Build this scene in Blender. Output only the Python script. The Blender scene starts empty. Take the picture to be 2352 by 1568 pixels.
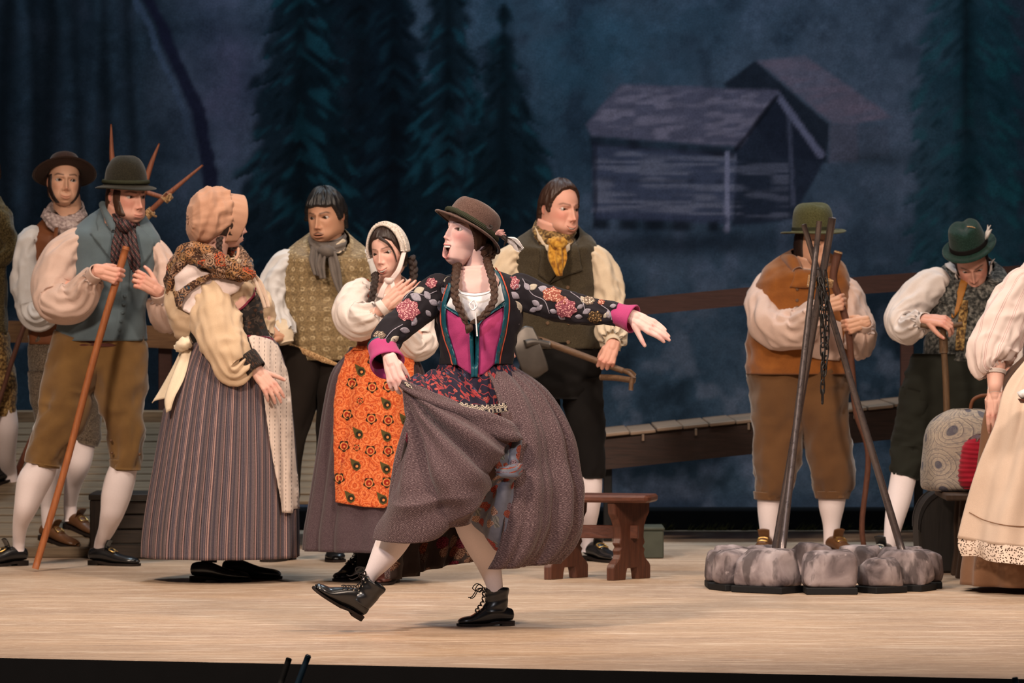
import bpy, bmesh, math, random
import numpy as np
from mathutils import Vector, Matrix, geometry
from mathutils.bvhtree import BVHTree

# ------------------------------------------------------------------ camera
F_PX, CAM_H, CX, YH = 2352 * 170 / 36, 1.36, 1176.0, 641.0   # focal length in pixels, eye height above the stage, principal column, horizon row
SC = bpy.context.scene
COL = SC.collection
cam_d = bpy.data.cameras.new('camera'); cam_d.lens = 170; cam_d.sensor_width = 36
cam_d.shift_y = -(784 - YH) / 2352
cam_d.clip_start = 1; cam_d.clip_end = 200
cam_d.dof.use_dof = True; cam_d.dof.focus_distance = 18.9; cam_d.dof.aperture_fstop = 7.0
cam = bpy.data.objects.new('camera', cam_d); COL.objects.link(cam)
cam.location = (0, 0, CAM_H); cam.rotation_euler = (math.pi / 2, 0, 0)
SC.camera = cam
SC.view_settings.view_transform = 'Standard'; SC.view_settings.look = 'None'
SC.view_settings.exposure = 0.0; SC.view_settings.gamma = 1.0
SC.view_settings.use_curve_mapping = False

# ------------------------------------------------------------------ light: a dark theatre with stage lamps
W = bpy.data.worlds.new('world'); SC.world = W; W.use_nodes = True
W.node_tree.nodes['Background'].inputs[0].default_value = (0.55, 0.62, 0.8, 1)
W.node_tree.nodes['Background'].inputs[1].default_value = 0.018
def lamp(name, loc, target, power, colour, angle, blend=0.6, radius=0.5):
    L = bpy.data.lights.new(name, 'SPOT'); L.energy = power; L.color = colour
    L.spot_size = math.radians(angle); L.spot_blend = blend; L.shadow_soft_size = radius
    o = bpy.data.objects.new(name, L); COL.objects.link(o); o.location = loc
    o.rotation_euler = (Vector(target) - Vector(loc)).to_track_quat('-Z', 'Y').to_euler()
    return o
WARM = (1.0, 0.78, 0.61)
lamp('front_wash_lamp', (-5.0, 12.0, 8.0), (-0.6, 20.3, 0.3), 4600, WARM, 46, 0.75, 0.7)
lamp('front_wash_lamp', (5.0, 12.0, 8.0), (0.6, 20.3, 0.3), 3000, WARM, 46, 0.75, 0.7)
lamp('overhead_wash_lamp', (-1.8, 18.8, 8.2), (-0.9, 21.0, 0), 1000, (1.0, 0.85, 0.70), 62, 0.8, 0.9)
lamp('overhead_wash_lamp', (1.8, 18.8, 8.2), (0.9, 21.0, 0), 1000, (1.0, 0.85, 0.70), 62, 0.8, 0.9)
lamp('cool_top_lamp', (-1.5, 25.6, 7.8), (-0.8, 22.2, 1.0), 550, (0.70, 0.88, 1.0), 60, 0.8, 0.5)
lamp('cool_top_lamp', (1.8, 25.6, 7.8), (1.0, 22.2, 1.0), 450, (0.75, 0.88, 1.0), 60, 0.8, 0.5)
lamp('follow_spot_lamp', (-3.2, 5.5, 7.0), (-0.15, 18.8, 1.0), 2600, (0.95, 0.93, 1.0), 9.5, 0.8, 0.35)
lamp('backdrop_blue_lamp', (-2.6, 24.6, 7.6), (-2.0, 27.5, 1.2), 700, (0.74, 0.90, 1.0), 85, 0.9, 0.6)
lamp('backdrop_blue_lamp', (2.6, 24.6, 7.6), (2.0, 27.5, 1.2), 700, (0.74, 0.90, 1.0), 85, 0.9, 0.6)

# ------------------------------------------------------------------ geometry helpers
def P(px, py, d):
    return np.array([(px - CX) / F_PX * d, d, CAM_H - (py - YH) / F_PX * d])
def gd(py):                       # distance of a floor point seen at row py
    return F_PX * CAM_H / (py - YH)
def link(o, parent=None):
    COL.objects.link(o)
    if parent is not None: o.parent = parent
    return o
def tag(o, label=None, cat=None, group=None, kind=None):
    if label: o['label'] = label
    if cat: o['category'] = cat
    if group: o['group'] = group
    if kind: o['kind'] = kind
    return o
def empty(name, label, cat, group=None):
    return tag(link(bpy.data.objects.new(name, None)), label, cat, group)
def mesh(name, V, Fc, mat=None, parent=None, smooth=True, uv=None, col=None, mats=None, midx=None, loop_uv=None):
    V = np.asarray(V, dtype=float).reshape(-1, 3)
    me = bpy.data.meshes.new(name)
    me.from_pydata(V.tolist(), [], [tuple(int(i) for i in f) for f in Fc])
    if uv is not None:
        uv = np.asarray(uv, dtype=np.float32).reshape(-1, 2)
        lay = me.uv_layers.new(name='UVMap')
        li = np.empty(len(me.loops), dtype=np.int32); me.loops.foreach_get('vertex_index', li)
        lay.data.foreach_set('uv', uv[li].ravel())
    if loop_uv is not None:
        me.uv_layers.new(name='UVMap').data.foreach_set('uv', np.asarray(loop_uv, dtype=np.float32).ravel())
    if col is not None:
        c = np.ones((len(V), 4), dtype=np.float32); c[:, :3] = np.asarray(col, dtype=np.float32).reshape(-1, 3)
        at = me.color_attributes.new('Col', 'FLOAT_COLOR', 'POINT'); at.data.foreach_set('color', c.ravel())
    for m in (mats or ([mat] if mat else [])): me.materials.append(m)
    if midx is not None: me.polygons.foreach_set('material_index', np.asarray(midx, dtype=np.int32))
    me.polygons.foreach_set('use_smooth', np.full(len(me.polygons), smooth))
    me.update()
    return link(bpy.data.objects.new(name, me), parent)
def hash3(i, seed):
    with np.errstate(over='ignore'):
        n = (i[..., 0].astype(np.uint32) * np.uint32(374761393) + i[..., 1].astype(np.uint32) * np.uint32(668265263)
             + i[..., 2].astype(np.uint32) * np.uint32(2246822519) + np.uint32((seed * 3266489917) & 0xffffffff))
        n = (n ^ (n >> np.uint32(13))) * np.uint32(1274126177)
        n = (n ^ (n >> np.uint32(15))) * np.uint32(2654435761)
        n = n ^ (n >> np.uint32(14))
    return n.astype(np.float64) / 4294967295.0
def noise(p, seed=0):             # smooth value noise in -1..1
    p = np.asarray(p, dtype=float); i = np.floor(p).astype(np.int64); f = p - i; f = f * f * (3 - 2 * f)
    out = 0
    for dx in (0, 1):
        for dy in (0, 1):
            for dz in (0, 1):
                w = (f[..., 0] if dx else 1 - f[..., 0]) * (f[..., 1] if dy else 1 - f[..., 1]) * (f[..., 2] if dz else 1 - f[..., 2])
                out = out + w * hash3(i + np.array([dx, dy, dz]), seed)
    return out * 2 - 1
def fbm(p, seed=0, octaves=4):
    p = np.asarray(p, dtype=float); a, s, t = 0.5, 0, 0
    for k in range(octaves):
        s = s + a * noise(p * 2 ** k, seed + k); t += a; a *= 0.5
    return s / t
def n3(x, y, z=0.0):
    x, y = np.broadcast_arrays(np.asarray(x, float), np.asarray(y, float))
    return np.stack([x, y, np.broadcast_to(np.asarray(z, float), x.shape)], -1)
def sstep(a, b, x):
    t = np.clip((np.asarray(x, float) - a) / (b - a), 0, 1); return t * t * (3 - 2 * t)
def gauss(x, c, s): return np.exp(-((x - c) / s) ** 2)
def spline(nodes, n):             # Catmull-Rom through K-dimensional nodes, n samples
    A = np.asarray(nodes, float); m = len(A)
    if m == 2: A = np.stack([A[0], (A[0] + A[1]) / 2, A[1]]); m = 3
    ext = np.vstack([2 * A[0] - A[1], A, 2 * A[-1] - A[-2]])
    seg = np.linalg.norm(np.diff(A[:, :2], axis=0), axis=1) + 1e-6
    cum = np.concatenate([[0], np.cumsum(seg)]); t = np.linspace(0, cum[-1], n)
    k = np.clip(np.searchsorted(cum, t, side='right') - 1, 0, m - 2)
    u = ((t - cum[k]) / seg[k])[:, None]
    p0, p1, p2, p3 = ext[k], ext[k + 1], ext[k + 2], ext[k + 3]
    # damped tangents keep widths from overshooting
    m1, m2 = (p2 - p0) * 0.5, (p3 - p1) * 0.5
    d = p2 - p1
    m1 = np.where(m1 * d < 0, 0, np.sign(m1) * np.minimum(np.abs(m1), 2.2 * np.abs(d))); m2 = np.where(m2 * d < 0, 0, np.sign(m2) * np.minimum(np.abs(m2), 2.2 * np.abs(d)))
    h00, h10, h01, h11 = 2*u**3-3*u**2+1, u**3-2*u**2+u, -2*u**3+3*u**2, u**3-u**2
    return h00 * p1 + h10 * m1 + h01 * p2 + h11 * m2
def grid_faces(nr, nc, closed=True, flip=False, base=0):
    r = np.arange(nr - 1)[:, None]; c = np.arange(nc if closed else nc - 1)[None, :]
    c2 = (c + 1) % nc
    q = np.stack([r * nc + c, r * nc + c2, (r + 1) * nc + c2, (r + 1) * nc + c], -1).reshape(-1, 4) + base
    return q[:, ::-1] if flip else q
def grid(name, G, mat, parent=None, closed=True, caps=(True, True), uvk=(1, 1), flip=False, solid=0, mats=None, col=None, uv=None, smooth=True):
    """mesh from a (rows, columns, 3) array"""
    nr, nc = G.shape[:2]
    cols = nc + 1 if closed else nc
    if uv is None:
        L = np.concatenate([[0], np.cumsum(np.linalg.norm(np.diff(G.mean(1), axis=0), axis=1))])
        U = np.linspace(0, 1, cols)
        uv = np.stack([np.broadcast_to(U[None, :] * uvk[0], (nr, cols)), np.broadcast_to((L * uvk[1])[:, None], (nr, cols))], -1)
    ext = grid_faces(nr, cols, False, flip)                         # indices with a seam column: they pick the UVs
    uvl = uv.reshape(-1, 2)[ext].reshape(-1, 2)
    Fc = ((ext // cols) * nc + (ext % cols) % nc).tolist(); V = G.reshape(-1, 3)
    if closed:
        for cap, row, rev in ((caps[0], 0, True), (caps[1], nr - 1, False)):
            if cap:
                V = np.vstack([V, G[row].mean(0)[None]]); c = len(V) - 1; cu = []
                for j in range(nc):
                    a, b = row * nc + j, row * nc + (j + 1) % nc
                    if rev ^ flip: Fc.append([c, a, b]); cu += [uv[row].mean(0), uv[row, j], uv[row, j + 1]]
                    else: Fc.append([c, b, a]); cu += [uv[row].mean(0), uv[row, j + 1], uv[row, j]]
                uvl = np.vstack([uvl, np.array(cu)])
    if col is not None:
        c = col.reshape(-1, 3)
        if len(c) < len(V): c = np.vstack([c, np.repeat(c[-1:], len(V) - len(c), 0)])
        col = c
    o = mesh(name, V, Fc, mat, parent, loop_uv=uvl, mats=mats, col=col, smooth=smooth)
    if solid:
        md = o.modifiers.new('solidify', 'SOLIDIFY'); md.thickness = solid; md.offset = -1
        if mats: md.material_offset = 1; md.material_offset_rim = 1
    return o
def ring(n, e=2.0, phase=0.0):
    a = np.linspace(0, 2 * np.pi, n, endpoint=False) + phase
    c, s = np.cos(a), np.sin(a)
    return np.sign(c) * np.abs(c) ** (2 / e), np.sign(s) * np.abs(s) ** (2 / e)
def tube_pts(C, ra, rb, n=24, e=2.0, fold=None):
    """rings about a 3-D centre line; ra is half the width across the view, rb half the depth"""
    C = np.asarray(C, float); T = np.gradient(C, axis=0); T /= np.linalg.norm(T, axis=1)[:, None] + 1e-12
    Yv = np.array([0, 1, 0.0]); N = np.cross(T, Yv); nn = np.linalg.norm(N, axis=1)
    for k in range(len(C)):
        if nn[k] < 0.3:
            prev = N[k - 1] if k else np.array([1.0, 0, 0])
            N[k] = prev - T[k] * np.dot(prev, T[k]); nn[k] = np.linalg.norm(N[k])
        N[k] /= nn[k]
        if k and np.dot(N[k], N[k - 1]) < 0: N[k] = -N[k]
    B = np.cross(T, N)
    c, s = ring(n, e)
    ra, rb = np.asarray(ra)[:, None], np.asarray(rb)[:, None]
    k = 1.0
    if fold is not None:
        U, Vv = np.meshgrid(np.arange(n) / n, np.linspace(0, 1, len(C)))
        k = 1.0 + fold(U, Vv) / np.maximum(np.sqrt(ra * rb), 1e-4)
    return C[:, None] + (k * ra * c)[..., None] * N[:, None] + (k * rb * s)[..., None] * B[:, None]
def limb_pts(d, nodes, n=24, rings=30, e=2.0, fold=None):
    """nodes: (px, py, depth offset m, half width px[, half depth px])"""
    A = [(q[0], q[1], q[2], q[3], q[4] if len(q) > 4 else q[3]) for q in nodes]
    S = spline(A, rings)
    C = np.array([P(q[0], q[1], d + q[2]) for q in S]); sc = (d + S[:, 2]) / F_PX
    return tube_pts(C, S[:, 3] * sc, S[:, 4] * sc, n, e, fold)
def limb(name, d, nodes, mat, parent, n=24, rings=30, e=2.0, fold=None, caps=(True, True), uvk=(1, 1), solid=0, mats=None):
    return grid(name, limb_pts(d, nodes, n, rings, e, fold), mat, parent, True, caps, uvk, solid=solid, mats=mats)
def rows_pts(d, rows, n=48, rings=40, e=2.2, fold=None, phase=0.0):
    """rows: (py, left px, right px, depth ratio, depth offset, drop of the front px): rings fitted to an outline"""
    A = [(q[0], 0, q[1], q[2], q[3] if len(q) > 3 else 0.7, q[4] if len(q) > 4 else 0.0, q[5] if len(q) > 5 else 0.0) for q in rows]
    S = spline(A, rings)
    c, s = ring(n, e, phase)
    U, Vv = np.meshgrid(np.arange(n) / n, np.linspace(0, 1, rings))
    k = fold(U, Vv) if fold is not None else 0 * U
    dd = d + S[:, 5]; sc = dd / F_PX
    hw = ((S[:, 3] - S[:, 2]) / 2 * sc)[:, None]; hd = hw * S[:, 4][:, None]
    cx = (((S[:, 3] + S[:, 2]) / 2 - CX) * sc)[:, None]; z = (CAM_H - (S[:, 0] - YH) * sc)[:, None]
    return np.stack([cx + (hw + k) * c, dd[:, None] - (hd + k) * s, z + 0 * k - (S[:, 6] * sc)[:, None] * s], -1)
def rows(name, d, rws, mat, parent, n=48, rings=40, e=2.2, fold=None, caps=(True, True), uvk=(1, 1), solid=0, mats=None, phase=0.0):
    return grid(name, rows_pts(d, rws, n, rings, e, fold, phase), mat, parent, True, caps, uvk, flip=True, solid=solid, mats=mats)
def pxof(p): p = np.asarray(p, float); return CX + p[0] * F_PX / p[1], YH + (CAM_H - p[2]) * F_PX / p[1], p[1]
def nd(p, d, r, rb=None): x, y, dd = pxof(p); return (x, y, dd - d, r, rb or r)
def sheet(name, d, ctrl, mat, parent, nu=40, nv=40, fold=None, solid=0.004, mats=None, uvk=(1, 1), flip=False):
    """free cloth through a grid of (px, py, depth offset)"""
    C = np.array([[P(q[0], q[1], d + q[2]) for q in r] for r in ctrl])
    A = np.stack([spline3(r, nu) for r in C]); G = np.stack([spline3(A[:, j], nv) for j in range(nu)], 1)
    if fold is not None:
        U, Vv = np.meshgrid(np.linspace(0, 1, nu), np.linspace(0, 1, nv))
        Tu, Tv = np.gradient(G, axis=1), np.gradient(G, axis=0)
        N = np.cross(Tu, Tv); N /= np.linalg.norm(N, axis=-1, keepdims=True) + 1e-12
        N = np.where((N[..., 1] > 0)[..., None], -N, N)
        G = G + N * fold(U, Vv)[..., None]
    su = np.linalg.norm(np.diff(G, axis=1), axis=-1).mean(0).sum(); sv = np.linalg.norm(np.diff(G, axis=0), axis=-1).mean(1).sum()
    U, Vv = np.meshgrid(np.linspace(0, su, nu), np.linspace(0, sv, nv))
    return grid(name, G, mat, parent, False, uv=np.stack([U * uvk[0], Vv * uvk[1]], -1), flip=flip, solid=solid, mats=mats)
def spline3(A, n):
    A = np.asarray(A, float); m = len(A)
    if m == 2: return A[0] + (A[1] - A[0]) * np.linspace(0, 1, n)[:, None]
    ext = np.vstack([2 * A[0] - A[1], A, 2 * A[-1] - A[-2]])
    seg = np.linalg.norm(np.diff(A, axis=0), axis=1) + 1e-9
    cum = np.concatenate([[0], np.cumsum(seg)]); t = np.linspace(0, cum[-1], n)
    k = np.clip(np.searchsorted(cum, t, side='right') - 1, 0, m - 2); u = ((t - cum[k]) / seg[k])[:, None]
    p0, p1, p2, p3 = ext[k], ext[k + 1], ext[k + 2], ext[k + 3]
    return 0.5 * (2*p1 + (p2-p0)*u + (2*p0-5*p1+4*p2-p3)*u**2 + (3*p1-p0-3*p2+p3)*u**3)
def bvh_of(*objs):
    V, Fc = [], []
    for o in objs:
        b = len(V); V += [o.matrix_world @ v.co for v in o.data.vertices]
        Fc += [tuple(i + b for i in p.vertices) for p in o.data.polygons]
    return BVHTree.FromPolygons(V, Fc)
EYE = Vector((0, 0, CAM_H))
def hit(bvh, px, py, fallback=None):
    dirv = Vector(P(px, py, 1.0)) - EYE
    loc, nor, i, dist = bvh.ray_cast(EYE, dirv.normalized())
    if loc is None: return (Vector(P(px, py, fallback)) if fallback else None), None
    return loc, (nor if nor.dot(dirv) < 0 else -nor)
def drape(name, poly, bvh, mat, parent, off=0.006, thick=0.004, step=5, d=None, bulge=0.0, bw=10.0, fold=None, uvk=1.0, smooth=True, miss=0.01):
    """a patch of cloth lying on what is underneath: the outline is read off the photograph, the distance off the surface it lies on"""
    def dens(pl):
        out = []
        for a, b in zip(pl, pl[1:] + pl[:1]):
            L = math.hypot(b[0] - a[0], b[1] - a[1]); k = max(1, int(L / step))
            out += [(a[0] + (b[0] - a[0]) * j / k, a[1] + (b[1] - a[1]) * j / k) for j in range(k)]
        return out
    B = dens(list(poly)); A = np.array(B); nb = len(B)
    x0, y0 = A.min(0); x1, y1 = A.max(0)
    gx, gy = np.meshgrid(np.arange(x0 + step / 2, x1, step), np.arange(y0 + step / 2, y1, step))
    g = np.stack([gx.ravel(), gy.ravel()], -1)
    ax, ay = A[:, 0], A[:, 1]; bx, by = np.roll(ax, -1), np.roll(ay, -1)
    inside = np.zeros(len(g), bool); mind = np.full(len(g), 1e9)
    for q in range(nb):
        cond = ((ay[q] > g[:, 1]) != (by[q] > g[:, 1]))
        with np.errstate(divide='ignore', invalid='ignore'):
            xi = (bx[q] - ax[q]) * (g[:, 1] - ay[q]) / (by[q] - ay[q]) + ax[q]
        inside ^= cond & (g[:, 0] < xi)
        mind = np.minimum(mind, np.hypot(g[:, 0] - ax[q], g[:, 1] - ay[q]))
    keep = inside & (mind > step * 0.55)
    pts = [Vector(b) for b in B] + [Vector(q) for q in g[keep].tolist()]
    edist = np.concatenate([np.zeros(nb), mind[keep]])
    res = geometry.delaunay_2d_cdt(pts, [(i, (i + 1) % nb) for i in range(nb)], [], 1, 1e-5)
    v2, fc, orig = res[0], res[2], res[3]
    H, Nn = [], []
    for v in v2:
        l, n_ = hit(bvh, v.x, v.y); H.append(l); Nn.append(n_)
    good = [k for k, h in enumerate(H) if h is not None]
    if len(good) < miss * len(v2): return None
    gv = np.array([[v2[k].x, v2[k].y, H[k].y] for k in good]) if good else None
    V = []
    for k, v in enumerate(v2):
        e = edist[orig[k][0]] if orig[k] else 0.0
        o = off + bulge * (1 - math.exp(-e / bw))
        if H[k] is None or (d is not None and abs(H[k].y - d) > 0.35):
            if gv is not None:
                j = np.argmin((gv[:, 0] - v.x) ** 2 + (gv[:, 1] - v.y) ** 2); dep = gv[j, 2]
            else: dep = d
            p = Vector(P(v.x, v.y, dep)); nrm = Vector((0, -1, 0))
        else:
            p = H[k]; nrm = (Nn[k] + Vector((0, -1.2, 0))).normalized()
        if fold is not None: o += fold(v.x, v.y)
        V.append(p + nrm * o)
    # even out jumps
    nbr = [set() for _ in V]
    for f in fc:
        for a, b in zip(f, f[1:] + f[:1]): nbr[a].add(b); nbr[b].add(a)
    for it in range(3):
        ys = [q.y for q in V]
        for k, q in enumerate(V):
            if nbr[k]:
                m = sum(ys[j] for j in nbr[k]) / len(nbr[k])
                if m < ys[k] + 0.02: q.y = ys[k] * 0.6 + min(m, ys[k]) * 0.4
    n = len(V); Vb = [q + Vector((0, thick, 0)) for q in V]
    Fc = []
    for f in fc:
        a, b, c = (V[i] for i in f[:3])
        ff = list(f) if (b - a).cross(c - a).y < 0 else list(f)[::-1]
        Fc.append(ff); Fc.append([i + n for i in ff[::-1]])
    ec = {}
    for f in Fc[::2]:
        for a, b in zip(f, f[1:] + f[:1]): ec[(a, b)] = 1
    for (a, b) in list(ec):
        if (b, a) not in ec: Fc.append([b, a, a + n, b + n])
    uv = [(q.x * uvk, q.z * uvk) for q in V] * 2
    return mesh(name, [tuple(q) for q in V + Vb], Fc, mat, parent, uv=uv, smooth=smooth)
def band(pts, w):
    """closed outline of a strip of half width w about a pixel line; w may be a list"""
    A = np.array(pts, float); w = np.broadcast_to(np.asarray(w, float), len(A))
    T = np.gradient(A, axis=0); T /= np.linalg.norm(T, axis=1)[:, None] + 1e-9
    N = np.stack([-T[:, 1], T[:, 0]], -1) * w[:, None]
    return [tuple(q) for q in A + N] + [tuple(q) for q in (A - N)[::-1]]
def smooth_line(pts, n): return [tuple(q) for q in spline3(np.array([[p[0], p[1], 0] for p in pts], float), n)[:, :2]]
def wire(name, pts3, r, mat, parent, n=8, m=None, e=2.0, fold=None, caps=(True, True)):
    C = spline3(np.array(pts3, float), m or max(8, 6 * len(pts3)))
    rr = np.broadcast_to(np.asarray(r, float), 2) if np.ndim(r) <= 1 and np.size(r) <= 2 else np.asarray(r)
    R = np.interp(np.linspace(0, 1, len(C)), np.linspace(0, 1, len(rr)), rr)
    return grid(name, tube_pts(C, R, R, n, e, fold), mat, parent, True, caps)
def box(name, lo, hi, mat, parent=None, bevel=0.004, rot=None, jitter=0, seed=0, uvk=1.0):
    lo, hi = np.array(lo, float), np.array(hi, float)
    bm = bmesh.new(); bmesh.ops.create_cube(bm, size=1)
    c, s = (lo + hi) / 2, hi - lo
    rnd = random.Random(seed)
    for v in bm.verts: v.co = Vector([v.co[i] * s[i] + (rnd.uniform(-1, 1) * jitter) for i in range(3)])
    if bevel: bmesh.ops.bevel(bm, geom=bm.edges[:], offset=min(bevel, s.min() * 0.4), segments=1, affect='EDGES')
    me = bpy.data.meshes.new(name); bm.to_mesh(me); bm.free()
    me.materials.append(mat)
    o = link(bpy.data.objects.new(name, me), parent); o.location = Vector(c)
    if rot is not None: o.rotation_euler = rot
    return o
def prism(name, outline, axis_lo, axis_hi, to3, mat, parent, bevel=0.004):
    """extrude a 2-D outline; to3(u, v, w) places it"""
    bm = bmesh.new(); n = len(outline)
    a = [bm.verts.new(to3(u, v, axis_lo)) for u, v in outline]; b = [bm.verts.new(to3(u, v, axis_hi)) for u, v in outline]
    bm.faces.new(a); bm.faces.new(b[::-1])
    for i in range(n): bm.faces.new([a[i], b[i], b[(i + 1) % n], a[(i + 1) % n]][::-1])
    bmesh.ops.recalc_face_normals(bm, faces=bm.faces[:])
    if bevel: bmesh.ops.bevel(bm, geom=bm.edges[:], offset=bevel, segments=1, affect='EDGES')
    me = bpy.data.meshes.new(name); bm.to_mesh(me); bm.free(); me.materials.append(mat)
    return link(bpy.data.objects.new(name, me), parent)
# ------------------------------------------------------------------ procedural materials
def lin(c):                       # sRGB 0-255 or hex-like tuple to linear
    c = np.asarray(c, float) / 255.0
    return tuple(np.where(c <= 0.04045, c / 12.92, ((c + 0.055) / 1.055) ** 2.4))
class NT:
    def __init__(s, name, rough=0.8, spec=0.3, sheen=0.0, metal=0.0):
        s.m = bpy.data.materials.new(name); s.m.use_nodes = True; s.t = s.m.node_tree
        s.b = s.t.nodes['Principled BSDF']
        s.b.inputs['Roughness'].default_value = rough; s.b.inputs['Specular IOR Level'].default_value = spec
        s.b.inputs['Sheen Weight'].default_value = sheen; s.b.inputs['Metallic'].default_value = metal
    def put(s, sock, v):
        if v is None: return
        if isinstance(v, bpy.types.NodeSocket): s.t.links.new(v, sock)
        elif isinstance(v, (tuple, list)) and len(v) == 3 and sock.type == 'RGBA': sock.default_value = (*v, 1)
        else: sock.default_value = v
    def n(s, typ, ins=None, out=0, **kw):
        nd = s.t.nodes.new(typ)
        for k, v in kw.items(): setattr(nd, k, v)
        for k, v in (ins or {}).items(): s.put(nd.inputs[k], v)
        return nd.outputs[out]
    def uv(s, sx=1, sy=1, sz=1, src='UV', rot=0):
        c = s.n('ShaderNodeTexCoord', out={'UV': 2, 'Object': 3, 'Generated': 0}[src])
        return s.n('ShaderNodeMapping', {'Vector': c, 'Scale': (sx, sy, sz), 'Rotation': (0, 0, rot)})
    def noise(s, v, scale, detail=3, dist=0, out=0, rough=0.5):
        return s.n('ShaderNodeTexNoise', {'Vector': v, 'Scale': scale, 'Detail': detail, 'Distortion': dist, 'Roughness': rough}, out)
    def vor(s, v, scale, feature='F1', out=0, rnd=1.0, dim='2D'):
        return s.n('ShaderNodeTexVoronoi', {'Vector': v, 'Scale': scale, 'Randomness': rnd}, out, feature=feature, voronoi_dimensions=dim)
    def wave(s, v, scale, dist=0, detail=2, kind='BANDS', prof='SIN', axis='X', dscale=1):
        kw = dict(wave_type=kind, wave_profile=prof)
        kw['bands_direction' if kind == 'BANDS' else 'rings_direction'] = axis
        return s.n('ShaderNodeTexWave', {'Vector': v, 'Scale': scale, 'Distortion': dist, 'Detail': detail, 'Detail Scale': dscale}, 1, **kw)
    def math(s, op, a, b=0.0, c=0.0):
        return s.n('ShaderNodeMath', {0: a, 1: b, 2: c}, operation=op)
    def ramp(s, fac, stops, interp='LINEAR'):
        nd = s.t.nodes.new('ShaderNodeValToRGB'); s.put(nd.inputs[0], fac); cr = nd.color_ramp; cr.interpolation = interp
        while len(cr.elements) < len(stops): cr.elements.new(0.5)
        for e, (p, c) in zip(cr.elements, stops):
            e.position = p; c = (c, c, c) if isinstance(c, (int, float)) else c; e.color = (*c, 1)
        return nd.outputs[0]
    def mix(s, fac, a, b, mode='MIX'):
        nd = s.t.nodes.new('ShaderNodeMix'); nd.data_type = 'RGBA'; nd.blend_type = mode
        s.put(nd.inputs[0], fac); s.put(nd.inputs[6], a); s.put(nd.inputs[7], b); return nd.outputs[2]
    def sep(s, v, i): return s.n('ShaderNodeSeparateXYZ', {0: v}, i)
    def attr(s, name='Col'): return s.n('ShaderNodeAttribute', out=0, attribute_name=name)
    def bump(s, h, strength=0.3, dist=0.002):
        s.put(s.b.inputs['Normal'], s.n('ShaderNodeBump', {'Height': h, 'Strength': strength, 'Distance': dist}))
    def done(s, colour=None, rough=None):
        s.put(s.b.inputs['Base Color'], colour); s.put(s.b.inputs['Roughness'], rough); return s.m
def cloth(name, c, c2=None, var=0.25, weave=700, rough=0.9, sheen=0.15, bump=0.25, blot=9):
    """plain woven cloth with slight thread variation"""
    t = NT(name, rough, 0.15, sheen); o = t.uv(src='Object')
    c2 = c2 or tuple(q * (1 - var) for q in c)
    a = t.noise(o, blot, 4); f = t.noise(o, weave * 0.6, 2)
    col = t.mix(t.ramp(a, [(0.3, 0.0), (0.7, 1.0)]), c2, c)
    col = t.mix(0.35, col, t.mix(f, tuple(q * 0.55 for q in c), tuple(min(1, q * 1.35) for q in c)))
    t.bump(t.math('ADD', f, t.math('MULTIPLY', a, 2.0)), bump, 0.002)
    return t.done(col)
def tweed(name, c, dark, light, scale=420, rough=0.95):
    t = NT(name, rough, 0.1, 0.2); o = t.uv(src='Object')
    f = t.noise(o, scale, 2); g = t.noise(o, 14, 3)
    col = t.ramp(f, [(0.36, dark), (0.5, c), (0.66, light)])
    col = t.mix(t.math('MULTIPLY', g, 0.5), col, dark)
    t.bump(f, 0.4, 0.002); return t.done(col)
def wood(name, c, dark, scale=6, rough=0.55, axis='X', spec=0.35, stretch=14):
    t = NT(name, rough, spec); st = {'X': (1, stretch, stretch), 'Y': (stretch, 1, stretch), 'Z': (stretch, stretch, 1)}[axis]
    o = t.uv(*st, src='Object'); f = t.noise(o, scale, 6, 0.6, rough=0.65); g = t.noise(t.uv(src='Object'), 5, 3)
    col = t.ramp(f, [(0.32, dark), (0.62, c)]); col = t.mix(t.math('MULTIPLY', g, 0.45), col, dark)
    t.bump(f, 0.35, 0.003); return t.done(col)
def plain(name, c, rough=0.5, spec=0.4, metal=0.0, sheen=0.0, var=0.15, scale=60):
    t = NT(name, rough, spec, sheen, metal); o = t.uv(src='Object'); f = t.noise(o, scale, 3)
    t.bump(f, 0.1, 0.001); return t.done(t.mix(f, tuple(q * (1 - var) for q in c), tuple(min(1, q * (1 + var)) for q in c)))
M = {}
def skin_mat():
    t = NT('skin', 0.52, 0.35); o = t.uv(src='Object'); f = t.noise(o, 90, 3)
    c = t.mix(t.math('MULTIPLY', f, 0.12), t.attr(), (0.55, 0.22, 0.16))
    t.b.inputs['Subsurface Weight'].default_value = 0.12; t.b.inputs['Subsurface Scale'].default_value = 0.006
    t.b.inputs['Subsurface Radius'].default_value = (1.0, 0.35, 0.2)
    t.bump(t.noise(o, 320, 2), 0.08, 0.001); return t.done(c)
M['skin'] = skin_mat()
def paint_mat(name, rough=0.85, weave=True):
    t = NT(name, rough, 0.1); o = t.uv(src='Object'); f = t.noise(o, 130, 2)
    c = t.mix(0.5, t.attr(), t.mix(f, (0, 0, 0), t.mix(1.0, t.attr(), (2, 2, 2), 'MULTIPLY')))
    if weave: t.bump(f, 0.1, 0.001)
    return t.done(c)
M['drop'] = paint_mat('painted_canvas', 0.95)
M['attr'] = paint_mat('tinted_cloth', 0.9)
def hair_mat(name, c):
    t = NT(name, 0.42, 0.45); v = t.uv(60, 3, 1); f = t.noise(v, 3, 3); t.bump(f, 0.6, 0.003)
    return t.done(t.mix(f, tuple(q * 0.45 for q in c), tuple(q * 1.5 for q in c)))
M['hair_black'] = hair_mat('hair_black', (0.012, 0.010, 0.010)); M['hair_brown'] = hair_mat('hair_brown', (0.055, 0.024, 0.013))
M['hair_dark'] = hair_mat('hair_dark', (0.026, 0.013, 0.010)); M['hair_chestnut'] = hair_mat('hair_chestnut', (0.040, 0.017, 0.010))
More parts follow.
